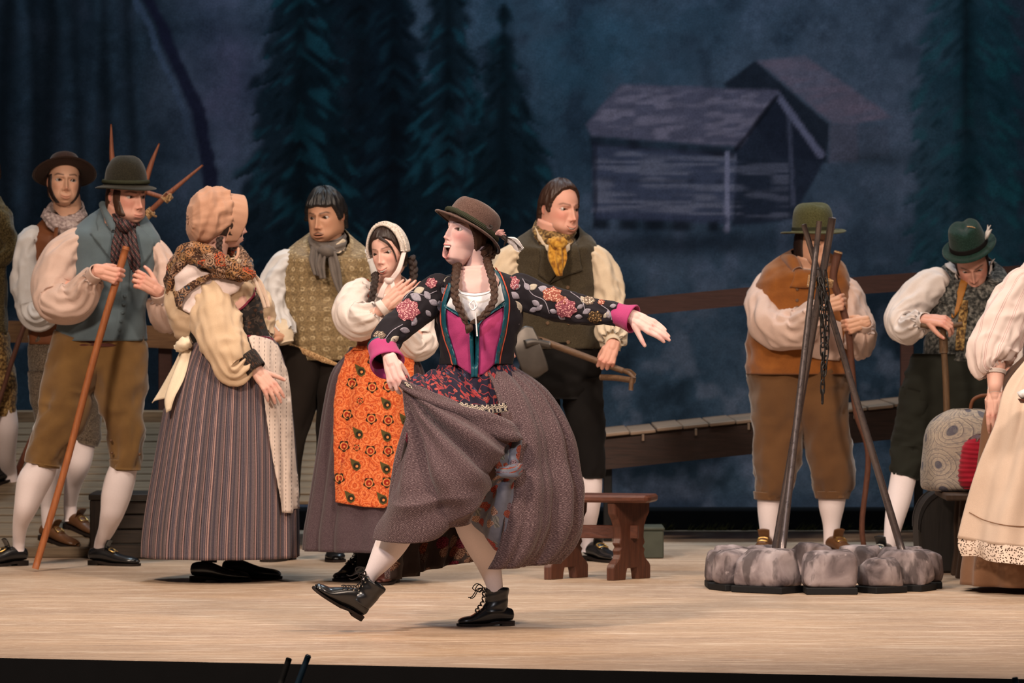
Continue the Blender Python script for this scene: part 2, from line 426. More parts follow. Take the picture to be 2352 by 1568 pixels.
M['eye'] = plain('eye_white', (0.75, 0.72, 0.70), 0.25, 0.5, var=0.02); M['iris'] = plain('iris', (0.035, 0.018, 0.010), 0.15, 0.6)
M['teeth'] = plain('teeth', (0.86, 0.83, 0.78), 0.3, 0.5, var=0.03)
M['linen_pink'] = cloth('rose_linen', (0.62, 0.45, 0.385), var=0.12, blot=20)
M['linen_cream'] = cloth('cream_linen', (0.66, 0.535, 0.395), var=0.18, blot=20)
M['linen_ochre'] = cloth('natural_linen', (0.62, 0.465, 0.325), (0.53, 0.375, 0.245), blot=10)
M['linen_white'] = cloth('white_linen', (0.71, 0.63, 0.60), var=0.1, blot=20)
M['linen_grey'] = cloth('silver_linen', (0.62, 0.60, 0.60), var=0.15, rough=0.6)
M['chemise'] = cloth('bright_white_cotton', (0.84, 0.82, 0.84), var=0.06, blot=25)
M['stocking'] = cloth('white_stocking', (0.76, 0.66, 0.67), var=0.05, weave=900, bump=0.08, sheen=0.3)
M['blue_wool'] = cloth('blue_grey_wool', (0.108, 0.147, 0.168), (0.075, 0.10, 0.122), rough=0.95, sheen=0.2)
M['breeches'] = cloth('tan_corduroy', (0.20, 0.108, 0.034), (0.10, 0.050, 0.018), rough=0.9, sheen=0.35, blot=7)
M['breeches2'] = cloth('brown_velveteen', (0.140, 0.066, 0.024), (0.085, 0.038, 0.015), rough=0.9, sheen=0.35, blot=5)
M['grey_wool'] = tweed('grey_brown_wool', (0.115, 0.085, 0.06), (0.05, 0.036, 0.027), (0.19, 0.15, 0.11), 200)
M['olive_tweed'] = tweed('olive_tweed', (0.10, 0.072, 0.028), (0.04, 0.03, 0.014), (0.21, 0.16, 0.075), 160)
M['green_tweed'] = tweed('dark_olive_tweed', (0.052, 0.040, 0.023), (0.026, 0.020, 0.012), (0.088, 0.070, 0.045), 420)
M['grey_tweed'] = tweed('mottled_grey_wool', (0.075, 0.075, 0.07), (0.016, 0.017, 0.017), (0.22, 0.21, 0.19), 60)
M['black_wool'] = cloth('black_wool', (0.008, 0.007, 0.007), sheen=0.02); M['dark_trouser'] = cloth('dark_brown_wool', (0.013, 0.009, 0.007), sheen=0.02)
M['green_black'] = cloth('black_green_wool', (0.017, 0.018, 0.014), sheen=0.03)
M['rust_suede'] = cloth('rust_suede', (0.27, 0.092, 0.018), (0.17, 0.053, 0.011), rough=0.95, sheen=0.4, blot=16, weave=300)
M['brown_leather'] = plain('brown_leather_vest', (0.16, 0.055, 0.022), 0.6, 0.3, scale=30)
M['black_leather'] = plain('black_leather', (0.010, 0.010, 0.011), 0.26, 0.6, scale=90); M['brown_shoe'] = plain('brown_leather', (0.11, 0.048, 0.020), 0.4, 0.45, scale=60)
M['maroon_leather'] = plain('maroon_leather', (0.07, 0.02, 0.016), 0.45, 0.4)
M['sole'] = plain('shoe_sole', (0.018, 0.012, 0.010), 0.7, 0.2); M['brass'] = plain('brass', (0.72, 0.46, 0.16), 0.28, 0.6, 0.95)
M['silver'] = plain('pale_metal', (0.72, 0.66, 0.56), 0.3, 0.6, 0.9); M['lace'] = plain('black_lace', (0.018, 0.013, 0.012), 0.8, 0.2)
M['felt_brown'] = tweed('brown_felt', (0.105, 0.060, 0.048), (0.07, 0.038, 0.03), (0.15, 0.09, 0.075), 320)
M['felt_dark'] = tweed('dark_brown_felt', (0.040, 0.018, 0.012), (0.022, 0.010, 0.007), (0.065, 0.03, 0.02), 300)
M['felt_olive'] = tweed('black_olive_felt', (0.021, 0.019, 0.012), (0.011, 0.010, 0.007), (0.038, 0.034, 0.022), 300)
M['felt_green'] = tweed('moss_green_felt', (0.085, 0.085, 0.035), (0.05, 0.05, 0.02), (0.125, 0.125, 0.06), 300)
M['felt_teal'] = tweed('bottle_green_felt', (0.012, 0.036, 0.028), (0.006, 0.018, 0.014), (0.026, 0.065, 0.05), 300)
M['hat_ribbon'] = plain('bronze_satin_ribbon', (0.19, 0.11, 0.075), 0.32, 0.5); M['cord_green'] = plain('twisted_green_cord', (0.03, 0.032, 0.018), 0.8, 0.2)
M['feather_white'] = plain('white_feather', (0.75, 0.70, 0.68), 0.8, 0.2); M['feather_dark'] = plain('dark_feather', (0.03, 0.022, 0.02), 0.7, 0.3); M['feather_pink'] = plain('pink_feather', (0.45, 0.24, 0.22), 0.8, 0.2)
M['magenta'] = cloth('magenta_linen', (0.42, 0.048, 0.165), (0.33, 0.030, 0.125), rough=0.7, weave=500, bump=0.35); M['teal'] = plain('teal_satin', (0.008, 0.075, 0.105), 0.4, 0.4)
M['red_piping'] = plain('red_piping', (0.50, 0.09, 0.05), 0.7, 0.2)
M['crimson'] = cloth('crimson_wool', (0.33, 0.010, 0.026), (0.22, 0.006, 0.018), blot=14); M['wine'] = plain('wine_braid', (0.16, 0.012, 0.035), 0.7, 0.3)
M['gold_silk'] = tweed('mustard_silk', (0.55, 0.27, 0.03), (0.24, 0.10, 0.015), (0.75, 0.42, 0.07), 45, 0.6); M['gold_print'] = tweed('brown_print_silk', (0.22, 0.12, 0.04), (0.05, 0.028, 0.012), (0.5, 0.33, 0.12), 75, 0.65)
M['ochre_silk'] = plain('ochre_silk_tie', (0.30, 0.12, 0.018), 0.55, 0.3, scale=20); M['grey_scarf'] = cloth('charcoal_silk', (0.15, 0.125, 0.11), (0.08, 0.066, 0.06), rough=0.6, blot=16)
M['check_scarf'] = tweed('checked_neckcloth', (0.42, 0.33, 0.32), (0.25, 0.19, 0.19), (0.62, 0.52, 0.50), 70)
M['bonnet'] = cloth('peach_cotton', (0.51, 0.29, 0.20), (0.42, 0.225, 0.15), blot=7); M['ribbon_white'] = cloth('white_ribbon', (0.72, 0.60, 0.58), var=0.08)
M['bonnet_knit'] = tweed('white_crochet', (0.70, 0.62, 0.56), (0.42, 0.36, 0.32), (0.88, 0.82, 0.77), 150)
M['purple_skirt'] = tweed('plum_grey_linen', (0.080, 0.054, 0.063), (0.056, 0.036, 0.044), (0.11, 0.08, 0.088), 330)
M['brown_skirt'] = cloth('brown_linen', (0.24, 0.125, 0.07), blot=8); M['apron_cream'] = cloth('cream_cotton', (0.68, 0.545, 0.455), (0.58, 0.45, 0.37), blot=8)
M['apron_tie'] = cloth('ivory_cotton', (0.82, 0.68, 0.52), var=0.1)
M['rust_bodice'] = cloth('rust_linen', (0.30, 0.075, 0.04), blot=10)
M['cummerbund'] = cloth('maroon_sash', (0.085, 0.028, 0.022), blot=16)
M['blade'] = plain('worn_steel', (0.10, 0.088, 0.08), 0.45, 0.5, 0.7, var=0.3, scale=16); M['iron'] = plain('black_iron', (0.020, 0.018, 0.018), 0.38, 0.5, 0.3)
M['rope'] = tweed('hemp_rope', (0.45, 0.27, 0.13), (0.22, 0.12, 0.055), (0.62, 0.42, 0.22), 150)
M['staff'] = wood('orange_wood', (0.40, 0.14, 0.048), (0.25, 0.075, 0.026), 9, 0.5, 'Z'); M['fork_wood'] = wood('red_brown_wood', (0.30, 0.105, 0.055), (0.15, 0.05, 0.028), 9, 0.55, 'Z')
M['cane_wood'] = wood('weathered_cane_wood', (0.16, 0.09, 0.045), (0.05, 0.028, 0.015), 14, 0.6, 'Z'); M['crook_wood'] = wood('crooked_branch_wood', (0.13, 0.05, 0.03), (0.07, 0.026, 0.016), 12, 0.6, 'Z')
M['handle_wood'] = wood('grey_brown_handle_wood', (0.17, 0.095, 0.05), (0.07, 0.038, 0.022), 12, 0.5, 'X')
M['stool'] = wood('dark_red_stool_wood', (0.125, 0.042, 0.024), (0.06, 0.02, 0.012), 7, 0.42, 'X'); M['stool_v'] = wood('dark_red_stool_wood_upright', (0.105, 0.036, 0.02), (0.05, 0.018, 0.011), 7, 0.42, 'Z')
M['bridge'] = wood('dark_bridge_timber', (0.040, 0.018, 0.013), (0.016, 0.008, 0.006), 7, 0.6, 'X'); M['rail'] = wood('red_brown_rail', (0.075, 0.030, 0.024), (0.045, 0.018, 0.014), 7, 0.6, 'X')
M['rail_lit'] = wood('lit_brown_rail', (0.22, 0.11, 0.045), (0.12, 0.055, 0.022), 7, 0.6, 'X')  # lit version of the rail wood: warm light is put into the colour
M['deck'] = wood('grey_beige_plank', (0.225, 0.165, 0.105), (0.12, 0.085, 0.055), 5, 0.7, 'X'); M['deck_light'] = wood('pale_plank_end', (0.30, 0.21, 0.15), (0.17, 0.115, 0.08), 6, 0.7, 'X')
M['crate'] = wood('black_brown_crate', (0.030, 0.019, 0.013), (0.011, 0.008, 0.006), 6, 0.6, 'X'); M['crate_v'] = wood('black_brown_crate_upright', (0.035, 0.022, 0.015), (0.013, 0.009, 0.007), 6, 0.6, 'Z')
M['green_box'] = plain('grey_green_paint', (0.055, 0.06, 0.045), 0.7, 0.2, var=0.3, scale=12); M['black_paint'] = plain('black_paint', (0.010, 0.010, 0.011), 0.7, 0.2)
M['barrel'] = wood('black_barrel', (0.018, 0.014, 0.012), (0.009, 0.007, 0.006), 5, 0.6, 'Z'); M['post'] = wood('brown_post', (0.060, 0.032, 0.018), (0.03, 0.016, 0.010), 6, 0.6, 'Z')
M['black_cloth'] = cloth('black_drape', (0.006, 0.006, 0.007), sheen=0.0); M['blue_plastic'] = plain('dark_blue_plastic', (0.010, 0.028, 0.05), 0.4, 0.5)
def tripod_iron():
    t = NT('chipped_black_iron', 0.25, 0.6, metal=0.75); o = t.uv(src='Object')
    f = t.noise(o, 55, 4, rough=0.7); c = t.ramp(f, [(0.70, (0.16, 0.135, 0.135)), (0.74, (0.5, 0.45, 0.42))])
    return t.done(c, t.ramp(f, [(0.3, 0.22), (0.7, 0.45)]))
M['tripod'] = tripod_iron()
def stone():
    t = NT('painted_grey_stone', 0.85, 0.2); o = t.uv(src='Object')
    f = t.noise(o, 7, 5, 0.8); g = t.noise(t.uv(1, 1, 0.35, src='Object'), 16, 4)
    c = t.ramp(f, [(0.30, (0.050, 0.038, 0.040)), (0.46, (0.20, 0.162, 0.168)), (0.72, (0.40, 0.34, 0.345))])
    c = t.mix(t.ramp(g, [(0.50, 0.0), (0.60, 0.75)]), c, (0.045, 0.035, 0.036))
    c = t.mix(t.ramp(t.noise(o, 26, 3), [(0.66, 0.0), (0.72, 0.6)]), c, (0.38, 0.32, 0.325))
    t.bump(t.noise(o, 40, 4), 0.3, 0.004); return t.done(c)
M['stone'] = stone()
def brocade():
    t = NT('gold_brocade', 0.6, 0.3, 0.2); v = t.uv(1, 1, 1); o = t.uv(src='Object')
    b = t.vor(t.n('ShaderNodeMapping', {'Vector': v, 'Scale': (21, 21, 1)}), 1.0, rnd=0.12)
    f = t.noise(o, 110, 3); ringm = t.ramp(b, [(0.08, 0.15), (0.14, 1.0), (0.20, 1.0), (0.27, 0.0)])
    c = t.ramp(f, [(0.3, (0.12, 0.078, 0.035)), (0.7, (0.29, 0.20, 0.095))])
    c = t.mix(t.math('MULTIPLY', ringm, t.ramp(f, [(0.35, 0.2), (0.6, 0.9)])), c, (0.46, 0.36, 0.21))
    t.bump(t.math('ADD', f, ringm), 0.3, 0.002); return t.done(c)
M['brocade'] = brocade()
def striped():
    t = NT('striped_wool', 0.9, 0.1, 0.1); v = t.uv(1, 1, 1); x = t.sep(v, 0)
    a = t.math('FRACT', x); b = t.math('FRACT', t.math('ADD', t.math('MULTIPLY', x, 3.0), 0.25))
    base = t.ramp(a, [(0.0, (0.085, 0.070, 0.085)), (0.16, (0.055, 0.036, 0.048)), (0.20, (0.36, 0.235, 0.22)), (0.27, (0.045, 0.03, 0.038)), (0.31, (0.30, 0.20, 0.195)), (0.35, (0.065, 0.055, 0.075)),
                      (0.52, (0.12, 0.10, 0.115)), (0.58, (0.03, 0.024, 0.03)), (0.63, (0.26, 0.165, 0.165)), (0.70, (0.04, 0.03, 0.035)), (0.76, (0.12, 0.09, 0.10)), (0.9, (0.06, 0.052, 0.068))], 'CONSTANT')
    dash = t.wave(v, 55, 0.5, axis='Y'); f = t.noise(t.uv(src='Object'), 260, 2)
    c = t.mix(t.math('MULTIPLY', t.ramp(b, [(0.44, 0.0), (0.48, 1.0), (0.56, 1.0), (0.6, 0.0)]), t.math('MULTIPLY', dash, 0.5)), base, (0.38, 0.28, 0.25))
    c = t.mix(0.4, c, t.mix(f, (0.0, 0.0, 0.0), t.mix(1.0, c, (2, 2, 2), 'MULTIPLY')))
    t.bump(f, 0.3, 0.002); return t.done(c)
M['striped'] = striped()
def dashed_apron():
    t = NT('white_dashed_linen', 0.9, 0.1, 0.1); v = t.uv(); x, y = t.sep(v, 0), t.sep(v, 1)
    a = t.ramp(t.math('FRACT', x), [(0.43, 0.0), (0.46, 1.0), (0.54, 1.0), (0.57, 0.0)])
    dash = t.ramp(t.math('FRACT', t.math('MULTIPLY', y, 1.3)), [(0.5, 0.0), (0.55, 1.0)])
    f = t.noise(t.uv(src='Object'), 300, 2); g = t.wave(v, 0.55, 3, axis='X')
    c = t.mix(t.math('MULTIPLY', g, 0.3), (0.66, 0.55, 0.49), (0.50, 0.40, 0.36)); c = t.mix(t.math('MULTIPLY', f, 0.25), c, (0.4, 0.33, 0.3))
    c = t.mix(t.math('MULTIPLY', t.math('MULTIPLY', a, dash), 0.85), c, (0.10, 0.075, 0.075)); t.bump(f, 0.3, 0.002); return t.done(c)
M['dashed'] = dashed_apron()
def paisley_orange():
    t = NT('orange_paisley_cotton', 0.85, 0.15, 0.1); v = t.uv(); w = t.noise(v, 9, 2, out=1)
    vv = t.n('ShaderNodeVectorMath', {0: v, 1: t.n('ShaderNodeVectorMath', {0: w, 'Scale': 0.045}, operation='SCALE')}, operation='ADD')
    c = t.mix(t.noise(v, 30, 2), (0.50, 0.085, 0.020), (0.58, 0.12, 0.030))
    c = t.mix(t.ramp(t.noise(v, 75, 3, 1.5), [(0.50, 0.0), (0.56, 0.75)]), c, (0.70, 0.22, 0.075))
    c = t.mix(t.ramp(t.noise(v, 48, 3, 2.5), [(0.58, 0.0), (0.63, 0.8)]), c, (0.33, 0.028, 0.012))
    curl = t.math('FRACT', t.math('MULTIPLY', t.vor(vv, 20, rnd=0.9), 3.2))
    c = t.mix(t.math('MULTIPLY', t.ramp(curl, [(0.38, 0.0), (0.42, 1.0), (0.52, 1.0), (0.56, 0.0)]), 0.75), c, (0.28, 0.020, 0.010))
    c = t.mix(t.math('MULTIPLY', t.ramp(curl, [(0.72, 0.0), (0.78, 1.0), (0.86, 1.0), (0.92, 0.0)]), 0.6), c, (0.74, 0.27, 0.11))
    t.bump(t.noise(v, 400, 2), 0.2, 0.002); return t.done(c)
M['paisley'] = paisley_orange()
def knit(name='knit_tweed'):
    t = NT(name, 0.95, 0.1, 0.15); v = t.uv(); o = t.uv(src='Object')
    x, y = t.sep(v, 0), t.sep(v, 1)
    st = t.math('MULTIPLY', t.math('SINE', t.math('MULTIPLY', x, 6.2832 * 95)), t.math('SINE', t.math('MULTIPLY', y, 6.2832 * 95)))
    f = t.noise(t.uv(60, 160, 1), 2.2, 3); g = t.noise(o, 6, 3)
    c = t.ramp(f, [(0.34, (0.036, 0.021, 0.023)), (0.52, (0.098, 0.061, 0.064)), (0.72, (0.30, 0.22, 0.22))])
    c = t.mix(t.math('MULTIPLY', t.ramp(st, [(0.0, 0.0), (0.7, 1.0)]), 0.4), c, (0.03, 0.018, 0.018)); c = t.mix(t.math('MULTIPLY', g, 0.25), c, (0.16, 0.11, 0.13))
    t.bump(t.math('ADD', st, f), 0.35, 0.002); return t.done(c)
M['knit'] = knit()
def floral(name, base, blooms, bscale, leaf, lscale, rough=0.8, bsize=0.30, density=0.5, src='UV', vein=True):
    """printed flowers (clustered dots) and outlined leaves on a dark or light ground"""
    t = NT(name, rough, 0.15, 0.1); v = t.uv(src=src); w = t.noise(v, lscale * 1.3, 2, out=1)
    vv = t.n('ShaderNodeVectorMath', {0: v, 1: t.n('ShaderNodeVectorMath', {0: w, 'Scale': 0.6 / lscale}, operation='SCALE')}, operation='ADD')
    c = t.mix(t.noise(v, 60, 2), base, tuple(q * 1.5 for q in base))
    # leaves: stretched cells, pale with darker vein
    lm = t.n('ShaderNodeMapping', {'Vector': vv, 'Scale': (1.0, 0.55, 1), 'Rotation': (0, 0, 0.7)})
    d = t.vor(lm, lscale); cell = t.vor(lm, lscale, out=1)
    leafc = t.mix(t.ramp(t.wave(lm, lscale * 1.2, 4), [(0.4, 0.0), (0.5, 1.0)]), leaf, tuple(q * 0.5 for q in leaf))
    c = t.mix(t.math('MULTIPLY', t.ramp(d, [(0.24, 1.0), (0.27, 0.0)]), t.ramp(t.sep(cell, 2), [(0.55, 0.0), (0.57, 1.0)])), c, leafc)
    if vein:
        e = t.math('ABSOLUTE', t.math('SUBTRACT', t.noise(v, lscale * 0.55, 1), 0.5)); c = t.mix(t.ramp(e, [(0.010, 0.8), (0.018, 0.0)]), c, leaf)
    fd = t.vor(v, bscale); fc = t.vor(v, bscale, out=1)
    dd = t.math('ADD', fd, t.math('MULTIPLY', t.math('SUBTRACT', t.noise(v, bscale * 7, 2), 0.5), 0.22))
    dots = t.vor(v, bscale * 11)
    bloom = t.ramp(t.sep(fc, 0), [(k / len(blooms), b) for k, b in enumerate(blooms)], 'CONSTANT')
    bc = t.mix(t.ramp(dots, [(0.30, 0.0), (0.55, 1.0)]), bloom, t.mix(1.0, bloom, (0.30, 0.16, 0.16), 'MULTIPLY'))
    c = t.mix(t.math('MULTIPLY', t.ramp(dd, [(bsize, 1.0), (bsize + 0.03, 0.0)]), t.ramp(t.sep(fc, 1), [(1 - density, 0.0), (1 - density + 0.01, 1.0)])), c, bc)
    t.bump(t.noise(v, 500, 2), 0.15, 0.001); return t.done(c)
M['jacket'] = cloth('black_print_cotton', (0.017, 0.014, 0.018), rough=0.85, sheen=0.05)
def bloom(name, c, dark, scale=150):
    t = NT(name, 0.85, 0.15); o = t.uv(src='Object'); d = t.vor(o, scale, dim='3D'); e = t.noise(o, scale * 1.6, 2)
    return t.done(t.mix(t.ramp(d, [(0.22, 0.0), (0.5, 1.0)]), t.mix(e, c, tuple(min(1, q * 1.35) for q in c)), dark))
M['bloom_pink'] = bloom('pink_hydrangea_print', (0.66, 0.33, 0.31), (0.20, 0.05, 0.07)); M['bloom_peach'] = bloom('peach_hydrangea_print', (0.64, 0.37, 0.27), (0.24, 0.07, 0.05)); M['bloom_cream'] = bloom('cream_hydrangea_print', (0.60, 0.48, 0.38), (0.14, 0.10, 0.075)); M['bloom_ochre'] = bloom('ochre_hydrangea_print', (0.34, 0.21, 0.09), (0.05, 0.03, 0.015))
M['leaf_grey'] = plain('grey_leaf_print', (0.27, 0.245, 0.285), 0.85, 0.1, var=0.35, scale=120); M['leaf_cream'] = plain('cream_leaf_print', (0.40, 0.35, 0.28), 0.85, 0.1, var=0.3, scale=120)
M['motif_olive'] = plain('olive_paisley_print', (0.075, 0.062, 0.022), 0.85, 0.1, var=0.3, scale=150); M['motif_dark'] = plain('black_paisley_print', (0.022, 0.018, 0.012), 0.85, 0.1, var=0.2, scale=150); M['motif_red'] = plain('red_paisley_print', (0.30, 0.022, 0.012), 0.85, 0.1, var=0.3, scale=150); M['motif_gold'] = plain('gold_paisley_print', (0.60, 0.22, 0.07), 0.85, 0.1, var=0.2, scale=150)
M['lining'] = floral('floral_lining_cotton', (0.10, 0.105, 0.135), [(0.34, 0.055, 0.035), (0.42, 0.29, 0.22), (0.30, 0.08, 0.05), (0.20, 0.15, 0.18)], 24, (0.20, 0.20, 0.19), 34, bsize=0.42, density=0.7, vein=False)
M['lining_shaded'] = floral('shaded_floral_lining_cotton', (0.030, 0.020, 0.018), [(0.20, 0.06, 0.035), (0.26, 0.16, 0.11), (0.16, 0.02, 0.04), (0.10, 0.07, 0.06)], 20, (0.07, 0.06, 0.05), 30, bsize=0.44, density=0.75, vein=False)  # shaded version of the lining: the skirt's inner shade is in these colours
M['red_print'] = floral('navy_red_print', (0.012, 0.010, 0.022), [(0.52, 0.06, 0.06), (0.46, 0.09, 0.07), (0.07, 0.08, 0.15), (0.50, 0.12, 0.10)], 46, (0.34, 0.045, 0.05), 34, bsize=0.30, density=0.5)
def shawl_mat():
    t = NT('paisley_shawl_wool', 0.9, 0.1, 0.1); v = t.uv(src='Object'); w = t.noise(v, 18, 2, out=1)
    vv = t.n('ShaderNodeVectorMath', {0: v, 1: t.n('ShaderNodeVectorMath', {0: w, 'Scale': 0.04}, operation='SCALE')}, operation='ADD')
    d = t.vor(vv, 22, dim='3D'); cell = t.vor(vv, 22, out=1, dim='3D'); k = t.math('FRACT', t.math('MULTIPLY', d, 5.0))
    pal = t.ramp(t.sep(cell, 0), [(0.0, (0.05, 0.022, 0.014)), (0.3, (0.36, 0.16, 0.06)), (0.5, (0.40, 0.26, 0.19)), (0.68, (0.42, 0.06, 0.02)), (0.8, (0.025, 0.055, 0.085)), (0.9, (0.30, 0.17, 0.07))], 'CONSTANT')
    c = t.mix(t.ramp(k, [(0.45, 0.0), (0.5, 1.0)]), pal, (0.04, 0.020, 0.014)); c = t.mix(t.ramp(t.noise(v, 120, 2), [(0.52, 0.0), (0.58, 0.8)]), c, (0.30, 0.17, 0.10))
    t.bump(t.noise(v, 300, 2), 0.3, 0.002); return t.done(c)
M['shawl'] = shawl_mat()
M['black_brocade'] = floral('black_brocade', (0.013, 0.011, 0.011), [(0.12, 0.075, 0.045), (0.06, 0.04, 0.03), (0.10, 0.05, 0.03)], 40, (0.07, 0.05, 0.04), 34, bsize=0.28, density=0.5)
M['stripe_scarf'] = None
def stripe_scarf():
    t = NT('striped_print_silk', 0.6, 0.3); o = t.uv(1, 1, 1, src='Object', rot=0)
    x, z = t.sep(o, 0), t.sep(o, 2); k = t.math('FRACT', t.math('MULTIPLY', t.math('ADD', x, t.math('MULTIPLY', z, 0.7)), 42))
    c = t.ramp(k, [(0.0, (0.02, 0.014, 0.018)), (0.4, (0.26, 0.08, 0.075)), (0.55, (0.03, 0.018, 0.022)), (0.75, (0.20, 0.13, 0.11)), (0.85, (0.022, 0.015, 0.02))], 'CONSTANT')
    f = t.noise(o, 130, 2); return t.done(t.mix(t.ramp(f, [(0.45, 0.0), (0.6, 0.7)]), c, (0.018, 0.012, 0.015)))
M['stripe_scarf'] = stripe_scarf()
def trim_band():
    t = NT('diamond_trim', 0.8, 0.2); v = t.uv(1, 1, 1, rot=0.785); b = t.vor(v, 34, rnd=0.05, out=0)
    c = t.ramp(b, [(0.12, (0.03, 0.02, 0.03)), (0.2, (0.55, 0.46, 0.36)), (0.34, (0.02, 0.016, 0.022)), (0.42, (0.50, 0.42, 0.33)), (0.5, (0.02, 0.015, 0.02))], 'CONSTANT')
    return t.done(c)
M['trim'] = trim_band()
def blouse_stripe():
    t = NT('pink_striped_cotton', 0.85, 0.15, 0.1); v = t.uv(); x = t.math('FRACT', t.sep(v, 0))
    c = t.ramp(x, [(0.0, (0.70, 0.59, 0.565)), (0.40, (0.52, 0.33, 0.33)), (0.44, (0.70, 0.59, 0.565)), (0.52, (0.52, 0.33, 0.33)), (0.56, (0.70, 0.59, 0.565))], 'CONSTANT')
    f = t.noise(t.uv(src='Object'), 300, 2); t.bump(f, 0.2, 0.001); return t.done(c)
M['blouse'] = blouse_stripe()
def bag_paisley():
    t = NT('blue_beige_paisley_tapestry', 0.9, 0.1, 0.1); v = t.uv(); w = t.noise(v, 5, 2, out=1)
    vv = t.n('ShaderNodeVectorMath', {0: v, 1: t.n('ShaderNodeVectorMath', {0: w, 'Scale': 0.09}, operation='SCALE')}, operation='ADD')
    d = t.vor(vv, 7.5, rnd=0.7); k = t.math('FRACT', t.math('MULTIPLY', d, 7.0))
    c = t.ramp(k, [(0.0, (0.42, 0.36, 0.31)), (0.55, (0.50, 0.43, 0.36)), (0.72, (0.17, 0.15, 0.16)), (0.85, (0.36, 0.31, 0.28))], 'CONSTANT')
    c = t.mix(t.ramp(d, [(0.12, 0.9), (0.16, 0.0)]), c, (0.045, 0.06, 0.12)); c = t.mix(t.math('MULTIPLY', t.noise(v, 4, 2), 0.3), c, (0.30, 0.20, 0.10))
    c = t.mix(t.ramp(t.noise(v, 45, 3, 2), [(0.52, 0.0), (0.58, 0.5)]), c, (0.18, 0.17, 0.18)); t.bump(t.noise(v, 300, 2), 0.3, 0.002); return t.done(c)
M['bag'] = bag_paisley()
def lace_mat():
    t = NT('cotton_lace', 0.9, 0.1); v = t.uv(); a = t.vor(v, 95); b = t.vor(v, 24, rnd=0.2)
    hole = t.math('MULTIPLY', t.ramp(a, [(0.27, 1.0), (0.32, 0.0)]), t.ramp(b, [(0.2, 0.0), (0.26, 1.0)]))
    t.put(t.b.inputs['Alpha'], t.math('SUBTRACT', 1.0, hole)); return t.done((0.78, 0.66, 0.58))
M['lace_white'] = lace_mat()
def floor_mat():
    t = NT('stage_floor_boards', 0.42, 0.35); o = t.uv(1, 6, 1, src='Object'); o1 = t.uv(src='Object')
    f = t.noise(t.uv(1.0, 9, 1, src='Object'), 5, 6, 0.3, rough=0.7); g = t.noise(t.uv(0.45, 1.6, 1, src='Object'), 1.5, 4); h = t.noise(t.uv(2, 40, 1, src='Object'), 8, 4, rough=0.7)
    c = t.ramp(f, [(0.30, (0.35, 0.230, 0.150)), (0.52, (0.49, 0.34, 0.230)), (0.72, (0.63, 0.47, 0.335))])
    c = t.mix(t.ramp(g, [(0.34, 0.8), (0.62, 0.0)]), c, (0.34, 0.235, 0.17)); c = t.mix(t.ramp(h, [(0.52, 0.0), (0.66, 0.75)]), c, (0.76, 0.62, 0.49)); c = t.mix(t.ramp(h, [(0.32, 0.6), (0.45, 0.0)]), c, (0.24, 0.155, 0.105))
    c = t.mix(t.ramp(t.noise(t.uv(0.55, 7, 1, src='Object'), 3.2, 3, rough=0.6), [(0.59, 0.0), (0.66, 0.6)]), c, (0.25, 0.17, 0.125)); c = t.mix(t.ramp(t.noise(t.uv(0.7, 5, 1, src='Object'), 3.0, 4, 1.5), [(0.53, 0.0), (0.68, 0.6)]), c, (0.74, 0.62, 0.50))
    hair = t.math('ABSOLUTE', t.math('SUBTRACT', t.noise(t.uv(1, 3, 1, src='Object'), 9, 3, 1.2), 0.5)); c = t.mix(t.ramp(hair, [(0.004, 0.5), (0.010, 0.0)]), c, (0.78, 0.66, 0.54))
    # long seams where the boards meet
    y = t.sep(o1, 1); seam = t.math('FRACT', t.math('MULTIPLY', t.math('ADD', y, t.math('MULTIPLY', t.sep(o1, 0), 0.12)), 0.82))
    c = t.mix(t.math('MULTIPLY', t.ramp(seam, [(0.002, 1.0), (0.006, 0.0)]), t.ramp(t.noise(t.uv(1.2, 1, 1, src='Object'), 1.6, 2), [(0.50, 0.0), (0.56, 0.8)])), c, (0.06, 0.04, 0.03))
    t.bump(f, 0.15, 0.003); return t.done(c, t.ramp(f, [(0.3, 0.55), (0.7, 0.36)]))
M['floor'] = floor_mat()
# ------------------------------------------------------------------ the stage itself
def struct(o, label): return tag(o, label, None, None, 'structure')
def ray(px, py): return P(px, py, 1.0)
lipL, lipR = (-3.2, 17.72), (3.2, 16.08)                 # the stage edge runs slightly askew to the lens
LT = 0.12
V = [(lipL[0] * 3, lipL[1] + 1.64, 0), (lipR[0] * 3, lipR[1] - 1.64, 0), (9.6, 29, 0), (-9.6, 29, 0)]
floor = struct(mesh('floor', V, [(0, 1, 2, 3)], M['floor'], smooth=False), 'pale scuffed wooden stage floor in warm light')
V = [(V[0][0], V[0][1], -0.0), (V[1][0], V[1][1], 0.0), (V[1][0], V[1][1], -1.6), (V[0][0], V[0][1], -1.6)]
struct(mesh('wall_stage_front', V, [(0, 3, 2, 1)], M['black_cloth'], smooth=False), 'black front face below the stage edge')

